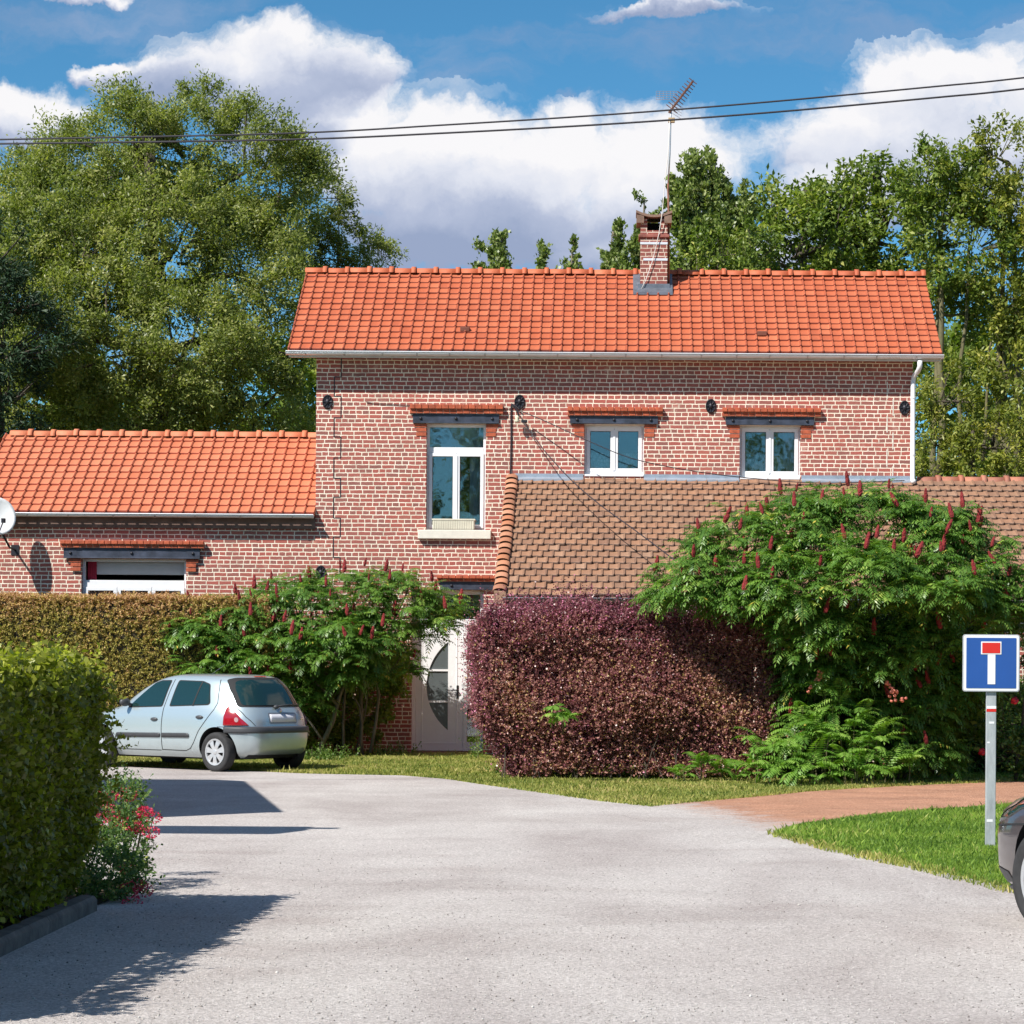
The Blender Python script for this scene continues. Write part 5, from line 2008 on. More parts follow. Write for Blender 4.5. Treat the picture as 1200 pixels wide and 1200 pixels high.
def fronds(tips, outd, rng, nf=9, fl=.42, pairs=9, ll=.105, lw=.024, lift=.55):
    """rosettes of drooping pinnate leaves round each shoot tip"""
    m = len(tips)
    K = 6
    az = rng.uniform(0, 2 * math.pi, (m, 1)) + np.arange(nf)[None] * 2.39996 + rng.normal(0, .2, (m, nf))
    base = np.repeat(tips[:, None], nf, 1)
    h = np.stack([np.cos(az), np.sin(az), np.zeros_like(az)], -1)
    h = unit(h + outd[:, None] * np.array([.75, .75, 0]))
    el = lift + rng.normal(0, .28, (m, nf))
    L = fl * rng.uniform(.7, 1.2, (m, nf))
    base = base.reshape(-1, 3)
    h = h.reshape(-1, 3)
    el = el.reshape(-1)
    L = L.reshape(-1)
    base = base - np.array([0, 0, 1]) * (rng.random(len(base)) * .16)[:, None]
    n = len(base)
    npn = pairs * 2 + 1
    t = np.concatenate([np.repeat((np.arange(pairs) + 1.2) / (pairs + 1.2), 2), [1.0]])
    sgn = np.concatenate([np.tile([1.0, -1.0], pairs), [0.0]])
    drp = 1.15 + rng.normal(0, .25, n)
    ang = el[:, None] - drp[:, None] * t[None] * 1.15
    # integrate the arch of the midrib
    st = np.linspace(0, 1, 24)
    a_s = el[:, None] - drp[:, None] * st[None] * 1.15
    cx = np.cumsum(np.cos(a_s), 1) / 24 * L[:, None]
    cz = np.cumsum(np.sin(a_s), 1) / 24 * L[:, None]
    idx = np.clip((t * 23).astype(int), 0, 23)
    pos = base[:, None] + h[:, None] * cx[:, idx][..., None] + np.array([0, 0, 1.0]) * cz[:, idx][..., None]
    fw = h[:, None] * np.cos(ang)[..., None] + np.array([0, 0, 1.0]) * np.sin(ang)[..., None]
    side = unit(np.cross(h, np.array([0, 0, 1.0])))[:, None] * np.ones((1, npn, 1))
    upv = np.cross(side, fw)
    d = unit(fw * (.55 + .6 * (sgn == 0))[None, :, None] + side * sgn[None, :, None] * 1.0 - np.array([0, 0, .45]))
    prof = np.sin(np.clip(t * .85 + .18, 0, 1) * math.pi) * .5 + .6
    LL = (ll * prof[None] * (L / fl)[:, None] * rng.uniform(.85, 1.15, (n, npn))).ravel()
    WW = (lw * np.ones((n, npn)) * rng.uniform(.85, 1.2, (n, npn))).ravel()
    v, q = leaf_quads(pos.reshape(-1, 3), d.reshape(-1, 3), (upv + 0 * d).reshape(-1, 3), LL, WW, .04)
    tint = np.clip(np.repeat(rng.normal(.45, .16, n), npn) + rng.normal(0, .07, n * npn), 0, 1)
    # a few yellowing leaflets
    yl = rng.random(n * npn) < .006
    tint[yl] = 1.0
    # midribs as thin blades
    rp = np.stack([base, base + h * cx[:, 11][:, None] + np.array([0, 0, 1.0]) * cz[:, 11][:, None], base + h * cx[:, 23][:, None] + np.array([0, 0, 1.0]) * cz[:, 23][:, None]], 1)
    s = unit(np.cross(h, np.array([0, 0, 1.0]))) * .003
    rv = np.stack([rp[:, 0] - s, rp[:, 0] + s, rp[:, 1] + s, rp[:, 1] - s, rp[:, 1] - s, rp[:, 1] + s, rp[:, 2] + s * .4, rp[:, 2] - s * .4], 1).reshape(-1, 3)
    rq = np.arange(len(rv)).reshape(-1, 4) + len(v)
    return np.concatenate([v, rv]), np.concatenate([q, rq]), np.concatenate([tint, np.full(len(rq), .85)])


def sumac(label, blobs, base, stems, seed, dens=7.5, nf=9, fl=.42, cones=80, front=True, bits_=()):
    rng = np.random.default_rng(seed)
    t = thing('sumac_tree', base, label, 'tree', 'sumac trees with red fruit cones')
    p, n, bi = ell_points(rng, blobs, dens, .80, .35)
    keep = n[:, 2] > -.55
    p, n = p[keep], n[keep]
    v, q, tint = fronds(p, n, rng, nf, fl)
    # shaded leaves further in
    p2, n2, _ = ell_points(rng, [(b[0], tuple(np.array(b[1]) * .74)) for b in blobs], dens * .45, .7, .3)
    v2, q2, t2 = fronds(p2, n2, rng, 6, fl, pairs=7)
    v = np.concatenate([v, v2]); q = np.concatenate([q, q2 + len(v) - len(v2)]); tint = np.concatenate([tint, t2])
    np_mesh('crown', v, q, L_sumac, t, attrs={'tint': tint})
    mb = MB()
    C = np.array([b[0] for b in blobs])
    for i, (bx_, by_) in enumerate(stems):
        b = Vector((base[0] + bx_, base[1] + by_, 0))
        order = sorted(range(len(blobs)), key=lambda j: (C[j][0] - b.x) ** 2 + rng.uniform(0, 1.5))
        tp = limb(mb, b, b.lerp(Vector(C[order[0]]), .55) + Vector((rng.normal(0, .15), 0, .1)), .034, .025, rng, 6, .09, 8)
        for j in order[:3]:
            limb(mb, tp[-1 if j == order[0] else -3], C[j], .035, .018, rng, 6, .12, 6)
    for i in rng.choice(len(p), min(len(p), 150), replace=False):
        j = int(np.argmin(((C - p[i]) ** 2).sum(1)))
        limb(mb, C[j] - np.array([0, 0, .2]), p[i], .014, .007, rng, 4, .08, 4)
    for (pts, r0, r1) in bits_:
        mb.tube(pts, [.68 * (r0 + (r1 - r0) * i / (len(pts) - 1)) for i in range(len(pts))], 8)
    mb.build('trunk', B_grey, t, smooth=True)
    # red fruit cones standing on the uppermost tips that face the light
    cand = [i for i in range(len(p)) if n[i][2] > -.05 and n[i][1] < .3]
    rng.shuffle(cand)
    chosen = []
    for i in cand:
        if all(np.linalg.norm(p[i] - p[j]) > .17 for j in chosen):
            chosen.append(i)
        if len(chosen) >= cones: break
    for i in chosen:
        o = bpy.data.objects.new('fruit_cone', FRUIT)
        scene.collection.objects.link(o)
        o.parent = t
        pos = p[i] + n[i] * np.array([.12, .20, .02]) + np.array([0, -.07, -.0 + .09 * rng.random()])
        o.location = Vector(pos) - Vector(base)
        sc = rng.uniform(.55, 1.2)
        o.scale = (sc * 1.0, sc * 1.0, sc)
        o.rotation_euler = (rng.normal(0, .18) + .08, rng.normal(0, .2), rng.uniform(0, 6))
    return t


# left sumac between the car and the front door
D1 = 44.35
s1b = [pb(250, 745, D1 - .6, 48, 42), pb(300, 730, D1 - .4, 48, 42), pb(350, 715, D1 - .2, 55, 42), pb(410, 702, D1, 58, 36), pb(465, 708, D1, 48, 42), pb(505, 722, D1 + .1, 34, 34),
       pb(330, 765, D1 - .8, 50, 38), pb(390, 755, D1 - .8, 45, 36), pb(440, 750, D1 - .2, 40, 36), pb(240, 785, D1 - .9, 30, 28), pb(290, 800, D1 - .7, 40, 34), pb(350, 805, D1 - .5, 32, 34), pb(335, 845, D1 - .3, 22, 30), pb(395, 785, D1 - .5, 34, 26), pb(455, 775, D1 - .2, 28, 26), pb(305, 850, D1 - .3, 24, 34)]
sb = []
def pxl(pts, D): return [P(a, b, D + c) for a, b, c in pts]
sb.append((pxl([(374, 880, -.6), (390, 845, -.6), (398, 815, -.5), (410, 785, -.4), (425, 765, -.2), (440, 745, 0)], D1), .062, .035))
sb.append((pxl([(395, 826, -.55), (382, 812, -.6), (370, 800, -.7), (364, 788, -.7), (366, 765, -.5)], D1), .036, .026))
sb.append((pxl([(403, 884, -.2), (402, 850, -.1), (404, 812, 0), (412, 780, .1)], D1), .038, .03))
sb.append((pxl([(422, 884, 0), (424, 850, 0), (421, 828, 0), (412, 812, .1), (404, 800, .1)], D1), .03, .02))
sb.append((pxl([(434, 882, 0), (440, 850, 0), (444, 815, .1), (441, 795, .1), (438, 770, .1)], D1), .045, .03))
sb.append((pxl([(417, 880, .2), (428, 835, .2), (434, 790, .2)], D1), .022, .018))
sb.append((pxl([(378, 868, -.9), (366, 850, -.9), (352, 832, -.8), (345, 800, -.6)], D1), .028, .02))
sumac('spreading sumac between the silver car and the front door', s1b, (P(400, 880, D1).x, D1, 0), [(-.9, -.2), (-1.6, -.1), (.35, .1)], 71, dens=11, cones=72, bits_=sb, fl=.40)

# great domed sumac on the right
D2 = 35.7
s2b = [pb(830, 680, D2 - .2, 62, 44), pb(880, 640, D2, 62, 50), pb(945, 620, D2, 66, 46), pb(1020, 615, D2, 66, 42), pb(1090, 632, D2, 60, 46), pb(1145, 665, D2, 52, 46), pb(1185, 700, D2, 46, 40),
       pb(930, 685, D2 - .7, 62, 48), pb(1010, 680, D2 - .8, 70, 48), pb(1090, 690, D2 - .8, 60, 42), pb(960, 740, D2 - .5, 56, 40), pb(870, 700, D2 - .5, 44, 30), pb(1140, 715, D2 - .3, 46, 34), pb(958, 785, D2 - .1, 36, 48), pb(985, 775, D2 - .2, 50, 40), pb(1040, 760, D2 - .2, 54, 40), pb(1095, 745, D2 - .1, 50, 36), pb(955, 845, D2 + .1, 34, 46), pb(995, 840, D2 + .15, 46, 50), pb(1045, 830, D2 + .2, 46, 52), pb(1090, 810, D2 + .3, 40, 50), pb(1075, 875, D2 + .2, 36, 36), pb(1125, 790, D2 + .4, 32, 40), pb(1215, 735, D2 + .2, 36, 30)]
sb = [(pxl([(1015, 915, .2), (1020, 860, .2), (1005, 800, .1), (990, 750, 0)], D2), .06, .04), (pxl([(1050, 915, .4), (1062, 850, .4), (1085, 790, .2), (1100, 730, 0)], D2), .055, .035),
      (pxl([(1040, 912, .1), (1038, 850, .1), (1045, 790, .1), (1040, 740, 0)], D2), .04, .03)]
sumac('big domed sumac with many red cones beside the road sign', s2b, (P(1030, 915, D2).x, D2 + .3, 0), [(-.3, .2), (.4, .3), (1.0, .5)], 72, dens=12.5, nf=10, cones=98, bits_=sb, fl=.42)
# shrubs added to fill the dark under the dome and behind the left trunks
def under(name, label, cat, blobs, base, mat, seed, **k):
    return tree(name, blobs, base, mat, B_dark, label, k.pop('group', None), cat, seed=seed, **k)
under('fill_shrub', 'dense shrub added for darkness under the dome of the big sumac', 'shrub',
      [pb(940, 850, D2 + 1.2, 46, 66), pb(990, 850, D2 + 1.2, 56, 66), pb(1040, 830, D2 + 1.2, 60, 76), pb(1085, 850, D2 + 1.3, 46, 64), pb(945, 780, D2 + 1.2, 50, 50), pb(1010, 770, D2 + 1.2, 60, 50), pb(1080, 770, D2 + 1.3, 56, 56), pb(1130, 755, D2 + 1.5, 46, 46), pb(1120, 830, D2 + 1.6, 26, 50)],
      (P(1030, 905, D2 + 1.2).x, D2 + 1.2, 0), L_ash, 73, clump=32, cr=.22, nleaf=60, L=.11, W=.06, trunk_r=.04, inner=.3, noise=.5)
under('fill_shrub', 'dense shrub added for darkness behind the left sumac trunks by the door', 'shrub',  # added to give the deep dark behind the trunks
      [pb(350, 820, FD - .75, 36, 60), pb(390, 830, FD - .75, 36, 56), pb(430, 820, FD - .7, 34, 60), pb(440, 800, FD - .6, 20, 60), pb(380, 775, FD - .8, 50, 40), pb(435, 765, FD - .7, 40, 36), pb(310, 830, FD - .8, 30, 50)],
      (P(400, 880, FD - .7).x, FD - .7, 0), L_ash, 74, clump=26, cr=.18, nleaf=45, L=.09, W=.05, trunk_r=.03, inner=.3, noise=.5)


def young(label, spots, seed, base, fl=.42, nf=8, lift=.9, hung=False):
    rng = np.random.default_rng(seed)
    t = thing('sumac_sapling', base, label, 'shrub', 'young sumac suckers at the foot of the hedge')
    tips = np.array([tuple(s) for s in spots])
    v, q, tint = fronds(tips, np.tile(np.array([[0, -.4, 0]]), (len(tips), 1)), rng, nf, fl, 10, .115, .027, lift)
    np_mesh('foliage', v, q, L_sumac_young, t, attrs={'tint': tint})
    mb = MB()
    for s in tips:
        limb(mb, (s[0] + rng.normal(0, .03), s[1] + .05 + (.9 if hung else 0), s[2] - .35 if hung else 0), s, .012, .007, rng, 4, .05, 5)
    mb.build('stem', B_olive, t)
    return t


D3 = 33.0
young('bright young sumac clump in front of the big sumac', [G(px, 919) + Vector((0, dy - .2, h)) for (px, dy, h) in
      [(885, .0, .35), (905, .1, .55), (930, .1, .70), (955, .0, .85), (975, .2, 1.05), (1000, .1, .85), (1025, .0, .62), (915, -.2, .3), (950, -.3, .4), (985, -.3, .45), (1010, -.3, .3), (940, .3, 1.0), (965, .3, 1.25), (1045, .1, .4), (1065, .2, .35), (890, .3, .6),
       (925, -.1, .5), (970, -.1, .65), (1000, -.1, .55), (985, .25, 1.2), (1010, .25, 1.0), (1030, .2, .8), (900, -.2, .25), (935, -.35, .22), (968, -.35, .25), (1035, -.2, .28), (1000, -.38, .2), (950, .1, .75), (1018, .0, .7)]],
      81, tuple(G(960, 919)))
young('low bright sumac sucker at the foot of the purple hedge', [G(px, 917) + Vector((0, 0, h)) for (px, h) in ((800, .22), (822, .34), (845, .26), (862, .18))], 82, tuple(G(825, 917)), .34, 7)
young('tiny sumac tuft sticking out of the face of the purple hedge', [P(652, 826, 34.7), P(658, 832, 34.7)], 83, tuple(G(652, 905)), .26, 7, .6, True)
young('sumac sucker beside the left sumac trunks', [G(330, 888) + Vector((0, 0, .25)), G(372, 885) + Vector((0, 0, .2))], 84, tuple(G(350, 888)), .25, 6)


# purple hedge in front of the lean-to
def purple_tint(c, tint, rng):
    z = c[:, 2]
    top = np.clip((z - 1.75) / .6, 0, 1)
    left = np.clip((-1.45 - c[:, 0]) / .5, 0, 1)
    young_ = np.maximum(top, left * .8)
    t = tint * .66 + .13
    pz = np.sin(c[:, 0] * 3.1) * np.sin(z * 2.7 + c[:, 0]) * .14
    t = t * (1 - young_ * .5) + pz * (1 - young_)
    mag = (rng.random(len(t)) < .02 + .10 * young_)
    t = np.where(mag, 1.0, t)
    yel = (rng.random(len(t)) < .08 * (1 - young_))
    return np.clip(np.where(yel, .9, t), 0, 1)


def purple_hedge():
    rng = np.random.default_rng(91)
    x0, x1 = P(559, 800, 36.4).x, P(920, 800, 35.6).x
    y0, y1, H = 35.55, 37.0, 2.24
    t = thing('purple_hedge', ((x0 + x1) / 2, 36.3, 0), 'tall purple-leaved hedge in front of the brown lean-to roof', 'hedge')
    p, n, w = rounded_box_samples(rng, x0, x1, y0, y1, .05, H, 1700, .26, 'front,left,right,top', .10)
    # the foot is drawn in, the top a little uneven
    k = np.clip((1.3 - p[:, 2]) / 1.3, 0, 1)
    p[:, 1] += k * .25
    p[:, 0] += np.where(p[:, 0] < (x0 + x1) / 2, 1, -1) * k ** 1.5 * .34 * np.clip(np.abs(p[:, 0] - (x0 + x1) / 2) / 1.6 - .2, 0, 1)
    p[:, 2] += np.clip(p[:, 2] - 1.3, 0, 1) * (.04 * np.sin(p[:, 0] * 2.4 + 1) + .035 * np.sin(p[:, 0] * 6.1))
    m = len(p)
    base = p - n * (.10 + .12 * rng.random(m))[:, None]
    dirs = unit(n * .55 + np.array([0, 0, .55]) + rand_unit(rng, m) * .6)
    ln = rng.uniform(.10, .28, m)
    whip = (rng.random(m) < np.where(n[:, 2] > .3, .20, .03))
    ln = np.where(whip, rng.uniform(.28, .52, m), ln)
    dirs = np.where(whip[:, None], unit(dirs * .25 + np.array([0, 0, 1.0])), dirs)
    v, q, tt = shoots(base, dirs, ln, 10, .042, .026, rng)
    c = v.reshape(-1, 4, 3).mean(1)
    tint = np.clip(np.repeat(.45 + .12 * w + rng.normal(0, .12, m), 10) + rng.normal(0, .17, m * 10), 0, 1)
    tint = purple_tint(c, tint, rng)
    np_mesh('foliage', v, q, L_purple, t, attrs={'tint': tint})
    core_box('shaded_core', x0 + .42, x1 - .40, y0 + .50, y1 - .1, .25, H - .34, M_twigs, t, .15)
    mb = MB()
    for i in range(46):
        x = rng.uniform(x0 + .25, x1 - .2)
        b = (x, rng.uniform(y0 + .18, y0 + .5), 0)
        limb(mb, b, (x + rng.normal(0, .2), b[1] + .05, rng.uniform(.4, 1.0)), .009, .004, rng, 5, .08, 5)
    mb.build('stems', B_dark, t)
    return x0, x1


purple_hedge()


# brown-green clipped thuja hedge behind the car
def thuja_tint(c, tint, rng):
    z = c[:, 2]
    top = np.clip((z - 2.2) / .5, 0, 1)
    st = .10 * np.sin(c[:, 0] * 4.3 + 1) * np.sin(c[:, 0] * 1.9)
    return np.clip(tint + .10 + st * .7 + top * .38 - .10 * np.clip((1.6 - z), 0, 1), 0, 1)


hD1 = 43.4
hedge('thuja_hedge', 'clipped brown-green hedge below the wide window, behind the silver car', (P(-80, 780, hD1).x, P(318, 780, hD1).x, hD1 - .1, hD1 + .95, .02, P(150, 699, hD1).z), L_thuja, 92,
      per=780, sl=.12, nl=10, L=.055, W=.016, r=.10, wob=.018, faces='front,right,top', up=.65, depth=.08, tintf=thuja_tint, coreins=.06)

# near clipped hedge on the left, along the road
nx1 = -3.28
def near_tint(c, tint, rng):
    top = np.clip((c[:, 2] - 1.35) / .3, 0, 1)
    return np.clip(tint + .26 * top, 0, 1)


def near_hedge():
    rng = np.random.default_rng(93)
    x0, x1, y0, y1, H = -6.6, -3.27, 10.5, 16.55, 1.575
    t = thing('clipped_hedge', (-4.9, 13.5, 0), 'clipped leafy green hedge at the left edge along the kerb', 'hedge')
    vv, qq, ti = [], [], []
    off = 0
    for (face, per, ya) in (('right', 1150, 13.2), ('back', 260, y0), ('top', 520, y0), ('right', 90, y0)):
        yy1 = y1 if ya != y0 or face != 'right' else 13.2
        p, n, w = rounded_box_samples(rng, x0 if face != 'top' else x0, x1, ya, yy1, .16, H, per, .13, face, .03)
        m = len(p)
        p[:, 0] -= np.clip(.5 - p[:, 2], 0, .5) * .45
        base = p - n * (.04 + .10 * rng.random(m))[:, None]
        dirs = unit(n * .6 + np.array([0, 0, -.05]) + rand_unit(rng, m) * .75)
        upm = n[:, 2] > .5
        dirs = np.where(upm[:, None], unit(dirs + np.array([0, 0, .9])), dirs)
        ln = rng.uniform(.07, .16, m) * np.where(upm & (rng.random(m) < .2), 1.6, 1)
        v, q, tt = shoots(base, dirs, ln, 7, .062, .036, rng, 1.0)
        tint = np.clip(np.repeat(.40 + .05 * w + rng.normal(0, .12, m), 7) + rng.normal(0, .13, m * 7), 0, 1)
        vv.append(v); qq.append(q + off); ti.append(tint)
        off += len(v)
    # loose sprays hanging over the end towards the car
    m = 46
    base = np.stack([np.full(m, x1 - .03) + rng.uniform(-.05, .03, m), rng.uniform(y1 - .5, y1, m), rng.uniform(.9, 1.5, m)], 1)
    dirs = unit(np.stack([rng.uniform(.3, 1, m), rng.uniform(0, .6, m), rng.uniform(-.9, .4, m)], 1))
    v, q, tt = shoots(base, dirs, rng.uniform(.12, .26, m), 12, .055, .028, rng, .9)
    vv.append(v); qq.append(q + off); ti.append(np.clip(rng.normal(.4, .12, m * 12), 0, 1)); off += len(v)
    v, q, ti = np.concatenate(vv), np.concatenate(qq), np.concatenate(ti)
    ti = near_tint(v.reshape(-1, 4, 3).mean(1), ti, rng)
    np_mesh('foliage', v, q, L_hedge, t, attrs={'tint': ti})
    core_box('shaded_core', x0, x1 - .16, y0, y1 - .14, .12, H - .15, M_twigs, t, .1)
    mb = MB()
    for i in range(40):
        b = (x1 - .28 - .12 * rng.random(), rng.uniform(y0, y1 - .05), 0)
        limb(mb, b, (b[0] + rng.uniform(-.1, .1), b[1] + rng.normal(0, .15), .8), .014, .008, rng, 5, .07, 5)
    mb.build('stems', B_dark, t)


near_hedge()
# bed and kerb
bed = flat('flower_bed', [(-7, 9, 0), (-3.40, 9, 0), (-3.36, 14.8, 0), (-3.34, 16.6, 0), (-3.30, 17.8, 0), (-3.45, 18.6, 0), (-4.2, 19, 0), (-7, 19, 0)], .012, soil_mat('bed_soil', (.035, .025, .018), (.07, .05, .035), (.14, .11, .08), 30))
kb = thing('kerb_stone', (-3.5, 15, 0), 'dark weathered kerb along the foot of the near hedge', 'kerb')
k0, k1 = G(-90, 1166), G(114, 1068)
km = MB()
dirk = (k1 - k0).normalized()
nk = Vector((-dirk.y, dirk.x, 0))
L_ = (k1 - k0).length
nseg = 3
for i in range(nseg):
    a = k0 + dirk * (L_ * i / nseg + .006)
    b = k0 + dirk * (L_ * (i + 1) / nseg - .006)
    vs = []
    pr = [(0, -.02), (0, .075), (.02, .10), (.10, .105), (.135, .09), (.14, -.02)]
    for q in (a, b):
        for (o_, z_) in pr:
            vs.append(q + nk * (o_) + Vector((0, 0, z_)))
    n_ = len(pr)
    km.add(vs, [tuple(range(n_)), tuple(range(2 * n_ - 1, n_ - 1, -1))] + [(j, j + n_, (j + 1) % n_ + n_, (j + 1) % n_) for j in range(n_)])
km.build('stone', plain('kerb_concrete', (.13, .112, .10), .9, var=.4, scale=7, bump=.6, bscale=40), kb)


# flowering shrub at the end of the hedge
def flowers():
    rng = np.random.default_rng(95)
    t = thing('flowering_shrub', tuple(G(140, 1050)), 'low shrub with pink-red flowers at the end of the near hedge', 'shrub')
    blobs = []
    for (px, py, D, rx, ry) in [(118, 1020, 17.4, 34, 50), (135, 1040, 17.2, 34, 36), (150, 990, 18.0, 24, 40), (130, 960, 18.3, 30, 42), (148, 940, 19.0, 20, 24), (112, 1050, 17.0, 26, 28), (158, 1030, 17.9, 16, 26)]:
        blobs.append(pb(px, py, D, rx, ry))
    p, n, _ = ell_points(rng, blobs, 520, .45, .6)
    ok = p[:, 2] > .01
    p, n = p[ok], n[ok]
    m = len(p)
    dirs = unit(n * .6 + np.array([0, 0, .55]) + rand_unit(rng, m) * .6)
    v, q, tt = shoots(p, dirs, rng.uniform(.06, .16, m), 8, .042, .017, rng)
    tint = np.clip(np.repeat(rng.normal(.42, .15, m), 8) + rng.normal(0, .15, m * 8), 0, 1)
    np_mesh('foliage', v, q, leaf_mat('centranthus_leaf', [(0, (.04, .10, .035)), (.5, (.12, .20, .055)), (.85, (.30, .36, .09)), (1, (.55, .48, .12))], .45, .35), t, attrs={'tint': tint})
    # flower heads: domes of tiny florets, each head is a part
    M_fl = leaf_mat('crimson_florets', [(0, (.45, .015, .06)), (.5, (.72, .04, .12)), (1, (.85, .20, .28))], .5, .3, (1.2, .6, .8))
    heads = [(120, 938), (130, 930), (147, 928), (152, 930), (118, 932), (170, 948), (180, 955), (145, 962), (160, 965), (165, 968), (137, 961), (162, 950), (172, 949), (125, 945), (110, 930), (158, 1037), (163, 1035), (152, 1040), (150, 1015),
             (115, 958), (148, 950), (178, 972), (155, 1055), (150, 1065), (166, 1040)]
    for i, (px, py) in enumerate(heads):
        D = 16.75 + (1075 - py) / 145 * 1.7 + rng.uniform(-.1, .1)
        c = np.array(P(px + rng.uniform(-2, 2), py + 3, D))
        k = 110
        u = rand_unit(rng, k)
        r = rng.uniform(.030, .05)
        pos = c + u * np.array([r * 1.3, r, r * .8])
        v, q = leaf_quads(pos, unit(u + .2 * rand_unit(rng, k)), rand_unit(rng, k), np.full(k, .018), np.full(k, .012))
        np_mesh('flower_head', v, q, M_fl, t, attrs={'tint': rng.random(k)})
    mb = MB()
    for (px, py) in heads[:14]:
        D = 17.0 + (1075 - py) / 145 * 1.6
        c = P(px, py + 3, D)
        limb(mb, (c.x - .15 + rng.uniform(-.1, .1), c.y, max(0, c.z - .45)), c, .006, .003, rng, 4, .05, 4)
    mb.build('stems', B_olive, t)


flowers()

# garden shrubs and hedge beyond the path at the right
hedge('garden_hedge', 'sunlit loose green hedge behind the road sign', (P(1090, 880, 39.5).x, P(1420, 880, 39.5).x, 38.6, 39.9, .05, 1.35), L_rose, 96, per=520, sl=.2, nl=9, L=.06, W=.03, r=.3, wob=.12, faces='front,left,top', rag=.06)
under('rose_bush', 'rose bush with a few red blooms behind the sign post', 'shrub', [pb(1178, 845, 36.2, 26, 30), pb(1205, 830, 36.3, 34, 46), pb(1185, 800, 36.6, 30, 40), pb(1215, 790, 36.8, 36, 40), pb(1185, 880, 36.1, 30, 24), pb(1240, 840, 36.4, 36, 50), pb(1215, 885, 36.1, 30, 24)],
      (P(1190, 880, 36.2).x, 36.2, 0), L_rose, 97, clump=14, cr=.16, nleaf=45, L=.06, W=.035, trunk_r=.03)
M_rose = plain('red_petal', (.55, .012, .03), .5, var=.3, scale=20)
rb = bpy.data.objects['rose_bush']
for (px, py, D) in ((1151, 881, 35.9), (1189, 821, 35.7), (1160, 845, 36.0)):
    c = P(px, py, D)
    m_ = MB()
    for k in range(5):
        a = k * 1.256
        m_.ell((c.x + .025 * math.cos(a), c.y + .02 * math.sin(a * 2), c.z + .025 * math.sin(a)), (.034, .026, .03), 8, 5)
    m_.ell(c, (.035, .035, .035), 8, 5)
    m_.build('bloom', M_rose, rb, smooth=True)
# coral flowers low in the shade of the big sumac
cf = thing('flowering_shrub', tuple(G(1030, 912)), 'small shrub with coral blooms in the shade under the big sumac', 'shrub')
M_coral = plain('coral_petal', (.72, .22, .15), .5, var=.25, scale=20)
rgc = random.Random(8)
for (px, py) in ((958, 795), (962, 790), (1043, 808), (1048, 812), (1040, 800), (1058, 820), (950, 808), (1046, 818)):
    c = P(px, py, D2 - .75)
    m_ = MB()
    for k in range(5):
        m_.ell((c.x + rgc.uniform(-.04, .04), c.y + rgc.uniform(-.03, .03), c.z + rgc.uniform(-.04, .04)), (.025, .025, .022), 7, 5)
    m_.build('bloom', M_coral, cf, smooth=True)
m_ = MB()
rngc = np.random.default_rng(4)
for px in (955, 1045):
    limb(m_, G(px, 905) + Vector((0, .4, 0)), P(px, 815, D2 - .5), .02, .008, rngc, 6, .06, 6)
m_.build('stems', B_dark, cf)

# weeds at the foot of the door and hedge
def weeds(name, label, pts, mat, seed, h=.2, n=30, r=.2):
    rng = np.random.default_rng(seed)
    t = thing(name, tuple(pts[0]), label, 'plant', 'weeds along the foot of the hedge and wall')
    vv, qq, off = [], [], 0
    for p in pts:
        m = n
        base = np.array(p) + np.stack([rng.normal(0, r, m), rng.normal(0, r * .4, m), np.zeros(m)], 1)
        dirs = unit(np.array([0, 0, 1.0]) + rand_unit(rng, m) * .5)
        v, q, _ = shoots(base, dirs, h * rng.uniform(.4, 1.2, m), 9, .05, .026, rng)
        vv.append(v); qq.append(q + off); off += len(v)
    v, q = np.concatenate(vv), np.concatenate(qq)
    np_mesh('foliage', v, q, mat, t, attrs={'tint': np.clip(rng.normal(.6, .2, len(q)), 0, 1)})
    mb = MB()
    for p in pts:
        limb(mb, p, (p[0], p[1], h), .006, .003, rng, 3, .05, 4)
    mb.build('stem', B_olive, t)


weeds('weed', 'leafy weeds at the foot of the left sumac trunks', [G(375, 893), G(395, 889), G(445, 886), G(468, 885), (P(366, 880, 42).x, 42, 0)], L_rose, 101, .24)
weeds('weed', 'weeds and yellow-green tufts along the foot of the purple hedge', [G(px, 908 + (px - 600) * .03) for px in (590, 605, 628, 650, 680, 700, 720, 745, 770, 785)], L_rose, 102, .17, 20, .14)
weeds('weed', 'climbing weed beside the door sidelight', [(P(556, 880, 43).x + .05, 43.2, 0), (P(560, 880, 43).x, 43.0, 0)], L_rose, 103, .55, 14, .06)
weeds('weed', 'rough weeds under the right part of the big sumac', [G(px, 908) for px in (1085, 1110, 1135)], L_rose, 104, .22, 26, .2)
# ================================================================== CARS
def pchip(xs, ys, q):
    xs, ys = np.array(xs, float), np.array(ys, float)
    h = np.diff(xs); d = np.diff(ys) / h
    m = np.zeros(len(xs))
    m[0], m[-1] = d[0], d[-1]
    for i in range(1, len(xs) - 1):
        if d[i - 1] * d[i] > 0:
            w1_, w2_ = 2 * h[i] + h[i - 1], h[i] + 2 * h[i - 1]
            m[i] = (w1_ + w2_) / (w1_ / d[i - 1] + w2_ / d[i])
    q = np.clip(q, xs[0], xs[-1])
    i = np.clip(np.searchsorted(xs, q) - 1, 0, len(h) - 1)
    t = (q - xs[i]) / h[i]
    return ((2 * t ** 3 - 3 * t ** 2 + 1) * ys[i] + (t ** 3 - 2 * t ** 2 + t) * h[i] * m[i] + (-2 * t ** 3 + 3 * t ** 2) * ys[i + 1] + (t ** 3 - t ** 2) * h[i] * m[i + 1])


